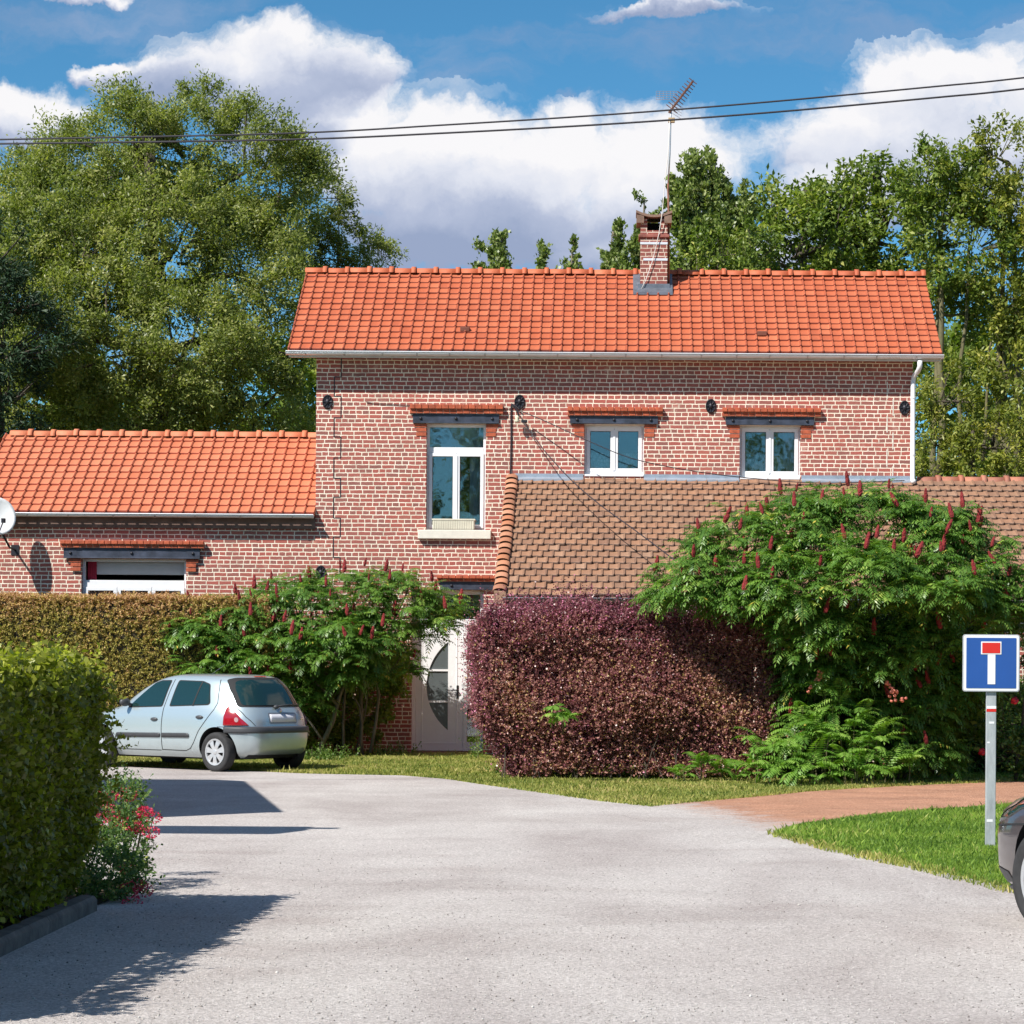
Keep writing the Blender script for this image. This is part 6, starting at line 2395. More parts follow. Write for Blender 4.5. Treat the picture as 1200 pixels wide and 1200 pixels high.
class Shell:
    """car body surface given by plan outlines at each height"""
    def __init__(s, rows, xc=-.25):
        s.r = np.array(rows, float)
        s.xc = xc

    def par(s, z):
        z = float(z)
        g = lambda k: float(pchip(s.r[:, 0], s.r[:, k], np.array([z]))[0])
        return g(1), g(2), g(3), g(4), g(5)      # xr, xf, w, nr, nf

    def at(s, th, z):
        """th: 0 = front, pi/2 = left side, pi = rear"""
        xr, xf, w, nr, nf = s.par(z)
        c, sn = math.cos(th), math.sin(th)
        n = nf if c > 0 else nr
        a = (xf - s.xc) if c > 0 else (s.xc - xr)
        x = s.xc + math.copysign(a * abs(c) ** (2 / n), c)
        y = math.copysign(w * abs(sn) ** (2 / n), sn)
        return Vector((x, y, z))

    def side(s, x, z, sg=1):
        xr, xf, w, nr, nf = s.par(z)
        n, a, d = (nf, xf - s.xc, x - s.xc) if x > s.xc else (nr, s.xc - xr, s.xc - x)
        k = max(0.0, 1 - min(1, abs(d / a)) ** n)
        return Vector((x, sg * w * k ** (1 / n), z))

    def end(s, y, z, rear=True):
        xr, xf, w, nr, nf = s.par(z)
        n, a = (nr, s.xc - xr) if rear else (nf, xf - s.xc)
        k = max(0.0, 1 - min(1, abs(y / w)) ** n)
        return Vector((s.xc + (-1 if rear else 1) * a * k ** (1 / n), y, z))

    def normal(s, f, u, v):
        e = .004
        a = f(u + e, v) - f(u - e, v)
        b = f(u, v + e) - f(u, v - e)
        n = a.cross(b)
        if n.length < 1e-9: n = Vector((0, 0, 1))
        n.normalize()
        p = f(u, v)
        if n.dot(Vector((p.x - s.xc * 1.0, p.y, .15 * (p.z - .6)))) < 0: n = -n
        return n

    def decal(s, poly, f, off, name, mat, parent, step=.06, thick=.0, smooth=True):
        """a panel cut to a 2D outline and laid over the body surface"""
        bm = bmesh.new()
        vs = [bm.verts.new((p[0], p[1], 0)) for p in poly]
        bm.faces.new(vs)
        for ax in (0, 1):
            lo = min(p[ax] for p in poly); hi = max(p[ax] for p in poly)
            k = lo + step
            while k < hi - 1e-4:
                co = Vector((k, 0, 0)) if ax == 0 else Vector((0, k, 0))
                no = Vector((1, 0, 0)) if ax == 0 else Vector((0, 1, 0))
                bmesh.ops.bisect_plane(bm, geom=list(bm.verts) + list(bm.edges) + list(bm.faces), plane_co=co, plane_no=no)
                k += step
        bmesh.ops.triangulate(bm, faces=[fc for fc in bm.faces if len(fc.verts) > 4])
        base = {v: (v.co.x, v.co.y) for v in bm.verts}
        for v in bm.verts:
            u, w = base[v]
            v.co = f(u, w) + s.normal(f, u, w) * off
        if thick:
            bed_ = [e for e in bm.edges if len(e.link_faces) == 1]
            r = bmesh.ops.extrude_edge_only(bm, edges=bed_)
            newv = [g for g in r['geom'] if isinstance(g, bmesh.types.BMVert)]
            for v in newv:
                b0 = None
                for e in v.link_edges:
                    o_ = e.other_vert(v)
                    if o_ in base and (o_.co - v.co).length < 1e-6: b0 = o_
                if b0 is not None:
                    u, w = base[b0]
                    v.co = f(u, w) + s.normal(f, u, w) * (off - thick)
        me = bpy.data.meshes.new(name)
        bm.to_mesh(me); bm.free()
        if smooth: me.polygons.foreach_set('use_smooth', [True] * len(me.polygons))
        return link_mesh(name, me, mat, parent)


def rpoly(pts, r=.03, n=4):
    """round the corners of a polygon"""
    out = []
    N = len(pts)
    for i in range(N):
        p0, p1, p2 = Vector(pts[i - 1]), Vector(pts[i]), Vector(pts[(i + 1) % N])
        a = p1 + (p0 - p1).normalized() * min(r, (p0 - p1).length * .45)
        b = p1 + (p2 - p1).normalized() * min(r, (p2 - p1).length * .45)
        for k in range(n + 1):
            t = k / n
            q = a * (1 - t) ** 2 + p1 * 2 * t * (1 - t) + b * t ** 2
            out.append((q.x, q.y))
    return out


def strip(pts, w):
    """thin ribbon outline along a polyline in 2D"""
    L, Rr = [], []
    for i, p in enumerate(pts):
        a = Vector(pts[max(0, i - 1)]); b = Vector(pts[min(len(pts) - 1, i + 1)])
        d = (b - a).normalized(); n = Vector((-d.y, d.x)) * w / 2
        L.append((p[0] + n.x, p[1] + n.y)); Rr.append((p[0] - n.x, p[1] - n.y))
    return L + Rr[::-1]


M_tyre = plain('tyre_rubber', (.030, .030, .032), .85, var=.25, scale=20)
M_cap = plain('silver_wheel_cover', (.55, .56, .58), .38, .45, var=.12, scale=8)
M_blackpl = plain('dark_grey_plastic', (.055, .058, .065), .5, var=.12)
M_gap = plain('panel_gap', (.015, .016, .018), .8)
M_under = plain('underbody', (.012, .012, .013), .9)
M_lampred = plain('red_lamp', (.30, .006, .014), .12, spec=.7, coat=1.0, var=.1, scale=20)
M_lampclear = plain('clear_lamp', (.42, .28, .29), .15, spec=.7, coat=1.0, var=.15, scale=30)
M_chrome = plain('chrome', (.75, .75, .77), .12, 1.0, var=.05)
M_plate = plain('pale_number_plate', (.70, .70, .76), .35, var=.04)


def car_glass():
    m, t, b = new_mat('car_glass')
    b.inputs['Base Color'].default_value = (.010, .032, .030, 1)
    b.inputs['Roughness'].default_value = .03
    b.inputs['Specular IOR Level'].default_value = 1.0
    b.inputs['IOR'].default_value = 1.55
    return m


M_cglass = car_glass()


def paint(name, col, metal=.55, rough=.32):
    m, t, b = new_mat(name)
    tc = t.new('ShaderNodeTexCoord')
    fl = t.noise(tc.outputs['Object'], 900, 2, .5)
    c = t.mix(.25, col, t.ramp(fl, [(.3, tuple(v * .7 for v in col)), (.7, tuple(min(1, v * 1.25) for v in col))]))
    sp = t.new('ShaderNodeSeparateXYZ')
    t.link(tc.outputs['Object'], sp.inputs[0])
    # road dirt thrown up along the sills
    d = t.m('MULTIPLY', t.smooth(t.m('ADD', sp.outputs[2], t.m('MULTIPLY', t.noise(tc.outputs['Object'], 6, 5, .7), .22)), .62, .34), .30)
    c = t.mix(d, c, (.24, .21, .18))
    t.put(b.inputs['Base Color'], c)
    b.inputs['Metallic'].default_value = metal
    b.inputs['Roughness'].default_value = rough
    b.inputs['Coat Weight'].default_value = .8
    b.inputs['Coat Roughness'].default_value = .04
    return m


def wheel(parent, x, y, r, wid, side, spokes=7, alloy=False):
    w = bpy.data.objects.new('wheel', None)
    scene.collection.objects.link(w)
    w.parent = parent
    w.location = (x, y, r)
    sg = side
    ty = MB()
    rr = r * .66
    h = wid / 2
    prof = [(rr, -h * .8), (r * .80, -h), (r * .93, -h * .98), (r * .985, -h * .78), (r, -h * .5), (r, h * .5), (r * .985, h * .78), (r * .93, h * .98), (r * .80, h), (rr, h * .8)]
    ty.lathe(prof, (0, 0, 0), 'y', 40)
    to = ty.build('tyre', M_tyre, w, smooth=True, local=True)
    cp = MB()
    f = sg * h
    cp.lathe([(rr * 1.03, f * .80), (rr * 1.02, f * .93), (rr * .90, f * .90), (rr * .87, f * .60)], (0, 0, 0), 'y', 40)
    cp.lathe([(rr * .22, f * .70), (rr * .20, f * .92), (.001, f * .98)], (0, 0, 0), 'y', 20)
    for k in range(spokes):
        a = 2 * math.pi * k / spokes + .2
        c_, s_ = math.cos(a), math.sin(a)
        n_ = (-s_, c_)
        vs = []
        for (q, hw, yy) in ((rr * .12, rr * .13, f * .86), (rr * .55, rr * (.13 if alloy else .17), f * .93), (rr * .92, rr * (.16 if alloy else .25), f * .86)):
            for sgn in (-1, 1):
                vs.append((c_ * q + n_[0] * hw * sgn, yy, s_ * q + n_[1] * hw * sgn))
        for (q, hw, yy) in ((rr * .12, rr * .13, f * .70), (rr * .55, rr * .17, f * .74), (rr * .92, rr * .25, f * .70)):
            for sgn in (-1, 1):
                vs.append((c_ * q + n_[0] * hw * sgn, yy, s_ * q + n_[1] * hw * sgn))
        cp.add(vs, [(0, 1, 3, 2), (2, 3, 5, 4), (6, 8, 9, 7), (8, 10, 11, 9), (0, 2, 8, 6), (2, 4, 10, 8), (1, 7, 9, 3), (3, 9, 11, 5)])
    cp.build('rim', M_cap, w, local=True)
    dk = MB()
    dk.lathe([(rr * 1.0, f * .55), (.001, f * .55)], (0, 0, 0), 'y', 30)
    dk.build('brake_disc', M_under, w, local=True)
    return w


def build_body(S, name, mat, parent, wheels, r_arch, levels, ztop):
    K = 260
    zs = list(levels)
    V, F = [], []
    for z in zs:
        for k in range(K):
            # even spacing: blend of angle so corners keep their detail
            V.append(tuple(S.at(2 * math.pi * k / K, z)))
    for j in range(len(zs) - 1):
        for k in range(K):
            F.append((j * K + k, j * K + (k + 1) % K, (j + 1) * K + (k + 1) % K, (j + 1) * K + k))
    F.append(tuple(range(K - 1, -1, -1)))
    F.append(tuple((len(zs) - 1) * K + k for k in range(K)))
    me = bpy.data.meshes.new(name)
    me.from_pydata(V, [], F)
    o = link_mesh(name, me, mat, parent)
    cut = MB()
    for (wx, wy) in wheels:
        sg = 1 if wy > 0 else -1
        cut.cyl((wx, sg * (abs(wy) - .17), r_arch * .86 + .03), (wx, sg * (abs(wy) + .3), r_arch * .86 + .03), r_arch, 36)
    co = cut.build('cutter')
    co.parent = parent
    md = o.modifiers.new('b', 'BOOLEAN')
    md.object = co
    md.operation = 'DIFFERENCE'
    md.solver = 'EXACT'
    bpy.context.view_layer.update()
    dg = bpy.context.evaluated_depsgraph_get()
    nm = bpy.data.meshes.new_from_object(o.evaluated_get(dg))
    o.modifiers.clear()
    o.data = nm
    bpy.data.objects.remove(co)
    if not nm.materials: nm.materials.append(mat)
    # dark inside the arches
    if len(nm.materials) < 2: nm.materials.append(M_under)
    else: nm.materials[1] = M_under
    for p in nm.polygons:
        c = p.center
        ins = False
        for (wx, wy) in wheels:
            d = math.hypot(c.x - wx, c.z - (r_arch * .86 + .03))
            if d < r_arch * 1.002 and abs(c.y) > .3 and abs(S.side(c.x, c.z).y) - abs(c.y) > .012: ins = True
        p.material_index = 1 if (ins or c.z < zs[0] + .003) else 0
        p.use_smooth = True
    nm.set_sharp_from_angle(angle=R(38)) if hasattr(nm, 'set_sharp_from_angle') else None
    return o


def silver_hatch():
    rows = [  # z, xr, xf, w, n_rear, n_front
        (.20, -1.66, 1.80, .72, 5, 3.2), (.27, -1.76, 1.88, .765, 5, 3.2), (.36, -1.825, 1.93, .792, 4.6, 3.2), (.50, -1.845, 1.94, .808, 4.6, 3.2), (.645, -1.835, 1.92, .815, 4.6, 3.2),
        (.66, -1.80, 1.91, .815, 4.6, 3.2), (.75, -1.79, 1.82, .812, 4.4, 3.2), (.84, -1.765, 1.55, .80, 4.2, 3.4), (.91, -1.735, 1.20, .785, 4.0, 3.6), (.955, -1.71, 1.00, .768, 4.0, 4.0),
        (1.05, -1.655, .84, .733, 4.0, 4.4), (1.20, -1.56, .57, .672, 4.0, 4.6), (1.31, -1.47, .32, .615, 3.8, 4.4), (1.36, -1.40, .16, .575, 3.6, 4.0), (1.39, -1.30, -.0, .52, 3.3, 3.6), (1.408, -1.12, -.14, .42, 3.0, 3.2), (1.418, -.80, -.22, .22, 2.6, 2.6), (1.42, -.5, -.24, .05, 2.2, 2.2)]
    S = Shell(rows, -.25)
    S.xc = -.25
    base = G(256, 904.5)
    h = Vector((-math.cos(R(37)), math.sin(R(37)), 0))
    left = Vector((-math.sin(R(37)), -math.cos(R(37)), 0))
    wx, wy = -1.235, .72
    org = base - h * wx - left * wy
    car = thing('parked_car', org, 'silver five-door hatchback parked in front of the thuja hedge', 'car', rz=math.atan2(h.y, h.x))
    mp = paint('silver_paint', (.51, .61, .65))
    lv = [.20, .235, .27, .31, .36, .41, .46, .51, .56, .60, .635, .648, .66, .69, .73, .77, .81, .85, .89, .92, .95, .98, 1.02, 1.07, 1.12, 1.17, 1.22, 1.27, 1.31, 1.34, 1.365, 1.385, 1.40, 1.41, 1.416, 1.42]
    wh = [(-1.235, .72), (-1.235, -.72), (1.235, .72), (1.235, -.72)]
    body = build_body(S, 'body', mp, car, wh, .335, lv, 1.42)
    for (x, y) in wh:
        w_ = wheel(car, x, y, .288, .175, 1 if y > 0 else -1)
    side = lambda sg: (lambda x, z: S.side(x, z, sg))
    rear = lambda y, z: S.end(y, z, True)
    for sg in (1, -1):
        f = side(sg)
        # doors: outline gaps
        fd = [(.92, .90), (.98, .72), (1.0, .55), (.96, .36), (.90, .285), (-.12, .285), (-.13, .60), (-.15, .90), (-.20, 1.345), (.12, 1.33), (.56, 1.02), (.92, .90)]
        dgap = S.decal(strip(fd[:4] + [(.93, .305), (.86, .29), (-.10, .29)], .010), f, .0025, 'door_gap', M_gap, car)
        S.decal(strip([(-.125, .29), (-.13, .60), (-.15, .905), (-.205, 1.335)], .012), f, .0025, 'door_gap', M_gap, car)
        S.decal(strip([(-.13, .30), (-.62, .295), (-.72, .33), (-.80, .42), (-.90, .58), (-1.06, .76), (-1.17, .90), (-1.205, 1.0), (-1.15, 1.22), (-1.10, 1.335)], .011), f, .0025, 'door_gap', M_gap, car)
        # rub strip
        S.decal(rpoly([(.90, .468), (-.105, .480), (-.105, .548), (.86, .536)], .03), f, .016, 'rub_strip', M_blackpl, car, thick=.014)
        S.decal(rpoly([(-.135, .480), (-.72, .488), (-.70, .556), (-.135, .548)], .03), f, .016, 'rub_strip', M_blackpl, car, thick=.014)
        # windows: black rubber surround and glass
        wf = [(.66, .905), (.62, .945), (.20, 1.285), (.08, 1.318), (-.155, 1.325), (-.115, .93)]
        wr = [(-.255, .935), (-.295, 1.325), (-.80, 1.315), (-.965, 1.27), (-1.075, .995), (-1.045, .965)]
        for pol in (wf, wr):
            S.decal(rpoly(pol, .035), f, .003, 'window_seal', M_gap, car)
            cx_ = sum(p[0] for p in pol) / len(pol); cz_ = sum(p[1] for p in pol) / len(pol)
            inn = [(cx_ + (p[0] - cx_) * .955, cz_ + (p[1] - cz_) * .925) for p in pol]
            S.decal(rpoly(inn, .03), f, .006, 'window', M_cglass, car)
        S.decal(strip([(-.745, .95), (-.80, 1.31)], .026), f, .0085, 'window_divider', M_gap, car)
        # handles
        for (hx_, hz_) in ((.02, .745), (-.92, .79)):
            p = S.side(hx_, hz_, sg)
            m_ = MB()
            m_.ell((p.x, p.y + sg * .005, p.z), (.075, .026, .028), 14, 8)
            m_.build('door_handle', M_blackpl, car, smooth=True, local=True)
        # mirror
        p = S.side(.60, .955, sg)
        m_ = MB()
        m_.ell((p.x + .02, p.y + sg * .12, p.z + .035), (.055, .10, .065), 14, 9)
        m_.tube([(p.x, p.y - sg * .01, p.z - .02), (p.x + .01, p.y + sg * .07, p.z + .01)], .028, 8)
        m_.build('mirror', M_blackpl, car, smooth=True, local=True)
        S.decal(rpoly([(1.02, .67), (1.08, .67), (1.08, .695), (1.02, .695)], .01), f, .005, 'indicator', M_lampred, car, thick=.005)
        # tail lamps wrapping the rear corner, in outline space (angle, height)
        g = (lambda sg_: (lambda a, z: S.at(sg_ * a, z)))(sg)
        A = lambda d: R(d)
        lamp = [(A(119), .675), (A(121), .80), (A(126), .92), (A(129), .96), (A(132.5), .92), (A(141), .78), (A(152), .675)]
        lo_ = S.decal(rpoly(lamp, .012), g, .019, 'tail_lamp', M_lampred, car, step=.018, thick=.012)
        cl_ = []
        for k in range(16):
            a = 2 * math.pi * k / 16
            cl_.append((A(135.5) + .045 * math.cos(a), .755 + .034 * math.sin(a)))
        o_ = S.decal(cl_, g, .0235, 'lens', M_lampclear, lo_, step=.02)
        S.decal(rpoly([(A(20), .66), (A(20), .74), (A(38), .80), (A(47), .78), (A(44), .68)], .02), g, .008, 'headlight', M_lampclear, car, step=.04)
    # hatch window, black surround
    hw = [(-.60, .955), (-.56, 1.20), (-.50, 1.325), (-.40, 1.352), (.40, 1.352), (.50, 1.325), (.56, 1.20), (.60, .955)]
    S.decal(rpoly([(p[0] * 1.045, p[1] + (.012 if p[1] > 1.3 else -.012 if p[1] < 1 else 0)) for p in hw], .04), rear, .005, 'window_seal', M_gap, car, step=.03)
    S.decal(rpoly([(p[0] * .97, p[1] + (-.02 if p[1] > 1.3 else .012 if p[1] < 1 else 0)) for p in hw], .04), rear, .010, 'rear_window', M_cglass, car, step=.03)
    # hatch gap lines
    S.decal(strip([(.64, .94), (.60, .80), (.50, .675)], .010), rear, .003, 'hatch_gap', M_gap, car)
    S.decal(strip([(-.64, .94), (-.60, .80), (-.50, .675)], .010), rear, .003, 'hatch_gap', M_gap, car)
    # bumper band all round the rear corners
    A = R
    g = lambda a, z: S.at(a, z)
    band = [(A(118), .565), (A(118), .648), (A(242), .648), (A(242), .565)]
    S.decal(band, g, .018, 'bumper_strip', M_blackpl, car, step=.035, thick=.018)
    S.decal(strip([(A(112), .655), (A(180), .655), (A(248), .655)], .010), g, .003, 'bumper_gap', M_gap, car, step=.04)
    S.decal([(-.55, .205), (-.55, .25), (.55, .25), (.55, .205)], rear, .004, 'rear_valance', M_under, car)
    # plate on a darker silver patch that paints the shade of its recess
    S.decal(rpoly([(-.32, .70), (-.33, .86), (.25, .86), (.24, .70)], .03), rear, .004, 'recess_shade', plain('shaded_silver', (.30, .32, .35), .4, .4), car)
    S.decal([(-.30, .725), (-.30, .835), (.22, .835), (.22, .725)], rear, .010, 'number_plate', M_plate, car, thick=.006)
    # wiper, emblem, script badge
    a, b = S.end(.06, .945), S.end(-.47, .965)
    m_ = MB()
    m_.ell((a.x - .03, a.y, a.z), (.035, .05, .03), 10, 6)
    m_.tube([(a.x - .035, a.y, a.z + .01), (a.x - .04, -.2, .975), (b.x - .03, b.y, b.z)], .011, 6)
    m_.build('rear_wiper', M_blackpl, car, smooth=True, local=True)
    S.decal([(-.045, .895), (-.02, .935), (.005, .895), (-.02, .855)], rear, .010, 'emblem', M_chrome, car, thick=.006)
    S.decal(rpoly([(-.49, .755), (-.49, .775), (-.41, .775), (-.41, .755)], .005), rear, .008, 'badge', M_chrome, car, thick=.004)
    S.decal(rpoly([(-.12, 1.373), (-.12, 1.385), (.12, 1.385), (.12, 1.373)], .004), rear, .008, 'brake_light', M_lampred, car)
    # windscreen
    ws_ = [(-.60, .97), (-.52, 1.30), (.52, 1.30), (.60, .97)]
    S.decal(rpoly(ws_, .04), lambda y, z: S.end(y, z, False), .006, 'windscreen', M_cglass, car)
    m_ = MB()
    m_.box(-1.3, 1.5, -.55, .55, .17, .22)
    m_.tube([(-1.75, -.42, .22), (-1.5, -.42, .22)], .022, 8)
    m_.build('underbody', M_under, car, local=True)
    m_ = MB()
    m_.tube([(-.35, 0, 1.415), (-.62, 0, 1.56)], .004, 5)
    m_.build('radio_aerial', M_blackpl, car, local=True)
    return car


silver_hatch()


def dark_car():
    rows = [
        (.19, -1.95, 2.08, .78, 5, 4.2), (.26, -2.08, 2.19, .83, 5, 4.2), (.36, -2.12, 2.23, .86, 4.6, 4.4), (.52, -2.14, 2.23, .875, 4.6, 4.4), (.66, -2.13, 2.19, .88, 4.6, 4.2),
        (.76, -2.10, 2.08, .878, 4.4, 3.6), (.85, -2.08, 1.80, .870, 4.2, 3.0), (.93, -2.05, 1.50, .855, 4.0, 3.4), (1.00, -2.02, 1.20, .835, 4.0, 4.0),
        (1.12, -1.97, .98, .79, 4.0, 4.4), (1.28, -1.87, .68, .725, 4.0, 4.6), (1.41, -1.77, .38, .655, 3.8, 4.4), (1.47, -1.68, .20, .61, 3.6, 4.0), (1.505, -1.55, .03, .55, 3.3, 3.6), (1.525, -1.32, -.12, .44, 3.0, 3.2), (1.536, -.95, -.2, .24, 2.6, 2.6), (1.54, -.6, -.24, .05, 2.2, 2.2)]
    S = Shell(rows, -.25)
    base = G(1235, 1093)
    an_ = R(65)
    h = Vector((-math.cos(an_), math.sin(an_), 0))
    left = Vector((-math.sin(an_), -math.cos(an_), 0))
    wx, wy = 1.28, .76
    org = base - h * wx - left * wy
    car = thing('parked_car', org, 'dark grey-brown car of which only the front corner shows at the right edge', 'car', rz=math.atan2(h.y, h.x))
    mp = paint('dark_bronze_paint', (.125, .11, .115), .6, .28)
    lv = [.19, .225, .26, .31, .36, .42, .48, .54, .60, .66, .71, .76, .81, .85, .89, .93, .97, 1.0, 1.05, 1.12, 1.2, 1.28, 1.35, 1.41, 1.45, 1.48, 1.505, 1.52, 1.53, 1.536, 1.54]
    wh = [(-1.30, .76), (-1.30, -.76), (1.28, .76), (1.28, -.76)]
    body = build_body(S, 'body', mp, car, wh, .37, lv, 1.54)
    for (x, y) in wh:
        wheel(car, x, y, .318, .205, 1 if y > 0 else -1, 5, True)
    A = R
    for sg in (1, -1):
        f = (lambda s_: (lambda x, z: S.side(x, z, s_)))(sg)
        g = (lambda s_: (lambda a, z: S.at(s_ * a, z)))(sg)
        # swept headlamp with dark housing
        hl = S.decal(rpoly([(A(22), .66), (A(24), .74), (A(40), .83), (A(58), .86), (A(56), .78), (A(48), .66), (A(34), .62)], .03), g, .006, 'headlight', M_cglass, car, step=.04, thick=.01)
        S.decal(rpoly([(A(28), .69), (A(30), .745), (A(40), .79), (A(44), .74), (A(38), .68)], .02), g, .010, 'lens', M_lampclear, hl, step=.04)
        S.decal(rpoly([(A(47), .735), (A(49), .80), (A(55), .83), (A(54), .77)], .01), g, .010, 'indicator_lens', plain('amber_lamp', (.55, .14, .02), .2, coat=1), hl, step=.04)
        S.decal(strip([(A(20), .60), (A(40), .605), (A(62), .64), (A(64), .70)], .012), g, .003, 'bumper_gap', M_gap, car, step=.04)
        S.decal(rpoly([(A(8), .24), (A(8), .33), (A(40), .345), (A(50), .33), (A(50), .27), (A(30), .24)], .02), g, .004, 'lower_grille', M_blackpl, car, step=.04)
        S.decal(strip([(A(6), .215), (A(35), .215), (A(56), .235)], .035), g, .02, 'front_lip', M_blackpl, car, step=.04, thick=.02)
        wf = [(.78, 1.0), (.36, 1.37), (.20, 1.40), (-.15, 1.41), (-.12, 1.02)]
        wr = [(-.24, 1.02), (-.27, 1.41), (-.95, 1.39), (-1.30, 1.12), (-1.26, 1.05)]
        for pol in (wf, wr):
            S.decal(rpoly(pol, .035), f, .005, 'window', M_cglass, car)
        S.decal(strip([(.98, .95), (1.0, .6), (.92, .34), (-.12, .33), (-.14, .95)], .010), f, .003, 'door_gap', M_gap, car)
        S.decal(strip([(-.14, .33), (-.8, .35), (-.95, .6), (-1.25, .85), (-1.3, 1.0)], .010), f, .003, 'door_gap', M_gap, car)
        p = S.side(.75, 1.05, sg)
        m_ = MB()
        m_.ell((p.x + .02, p.y + sg * .13, p.z + .035), (.06, .11, .075), 14, 9)
        m_.tube([(p.x, p.y - sg * .01, p.z - .02), (p.x + .01, p.y + sg * .07, p.z + .01)], .03, 8)
        m_.build('mirror', mp, car, smooth=True, local=True)
        for hx_ in (.0, -.95):
            p = S.side(hx_, .83, sg)
            m_ = MB(); m_.ell((p.x, p.y + sg * .006, p.z), (.08, .028, .02), 12, 7)
            m_.build('door_handle', mp, car, smooth=True, local=True)
        S.decal(rpoly([(A(126), .70), (A(128), .95), (A(140), .93), (A(142), .72)], .02), g, .008, 'tail_lamp', M_lampred, car, step=.04)
    fr_ = lambda y, z: S.end(y, z, False)
    S.decal(rpoly([(-.62, 1.02), (-.54, 1.40), (.54, 1.40), (.62, 1.02)], .04), fr_, .006, 'windscreen', M_cglass, car)
    S.decal(rpoly([(-.55, 1.05), (-.48, 1.42), (.48, 1.42), (.55, 1.05)], .04), lambda y, z: S.end(y, z, True), .006, 'rear_window', M_cglass, car)
    S.decal(rpoly([(-.42, .56), (-.46, .68), (.46, .68), (.42, .56)], .03), fr_, .005, 'grille', M_blackpl, car)
    m_ = MB(); m_.box(-1.6, 1.7, -.6, .6, .16, .21)
    m_.build('underbody', M_under, car, local=True)


dark_car()

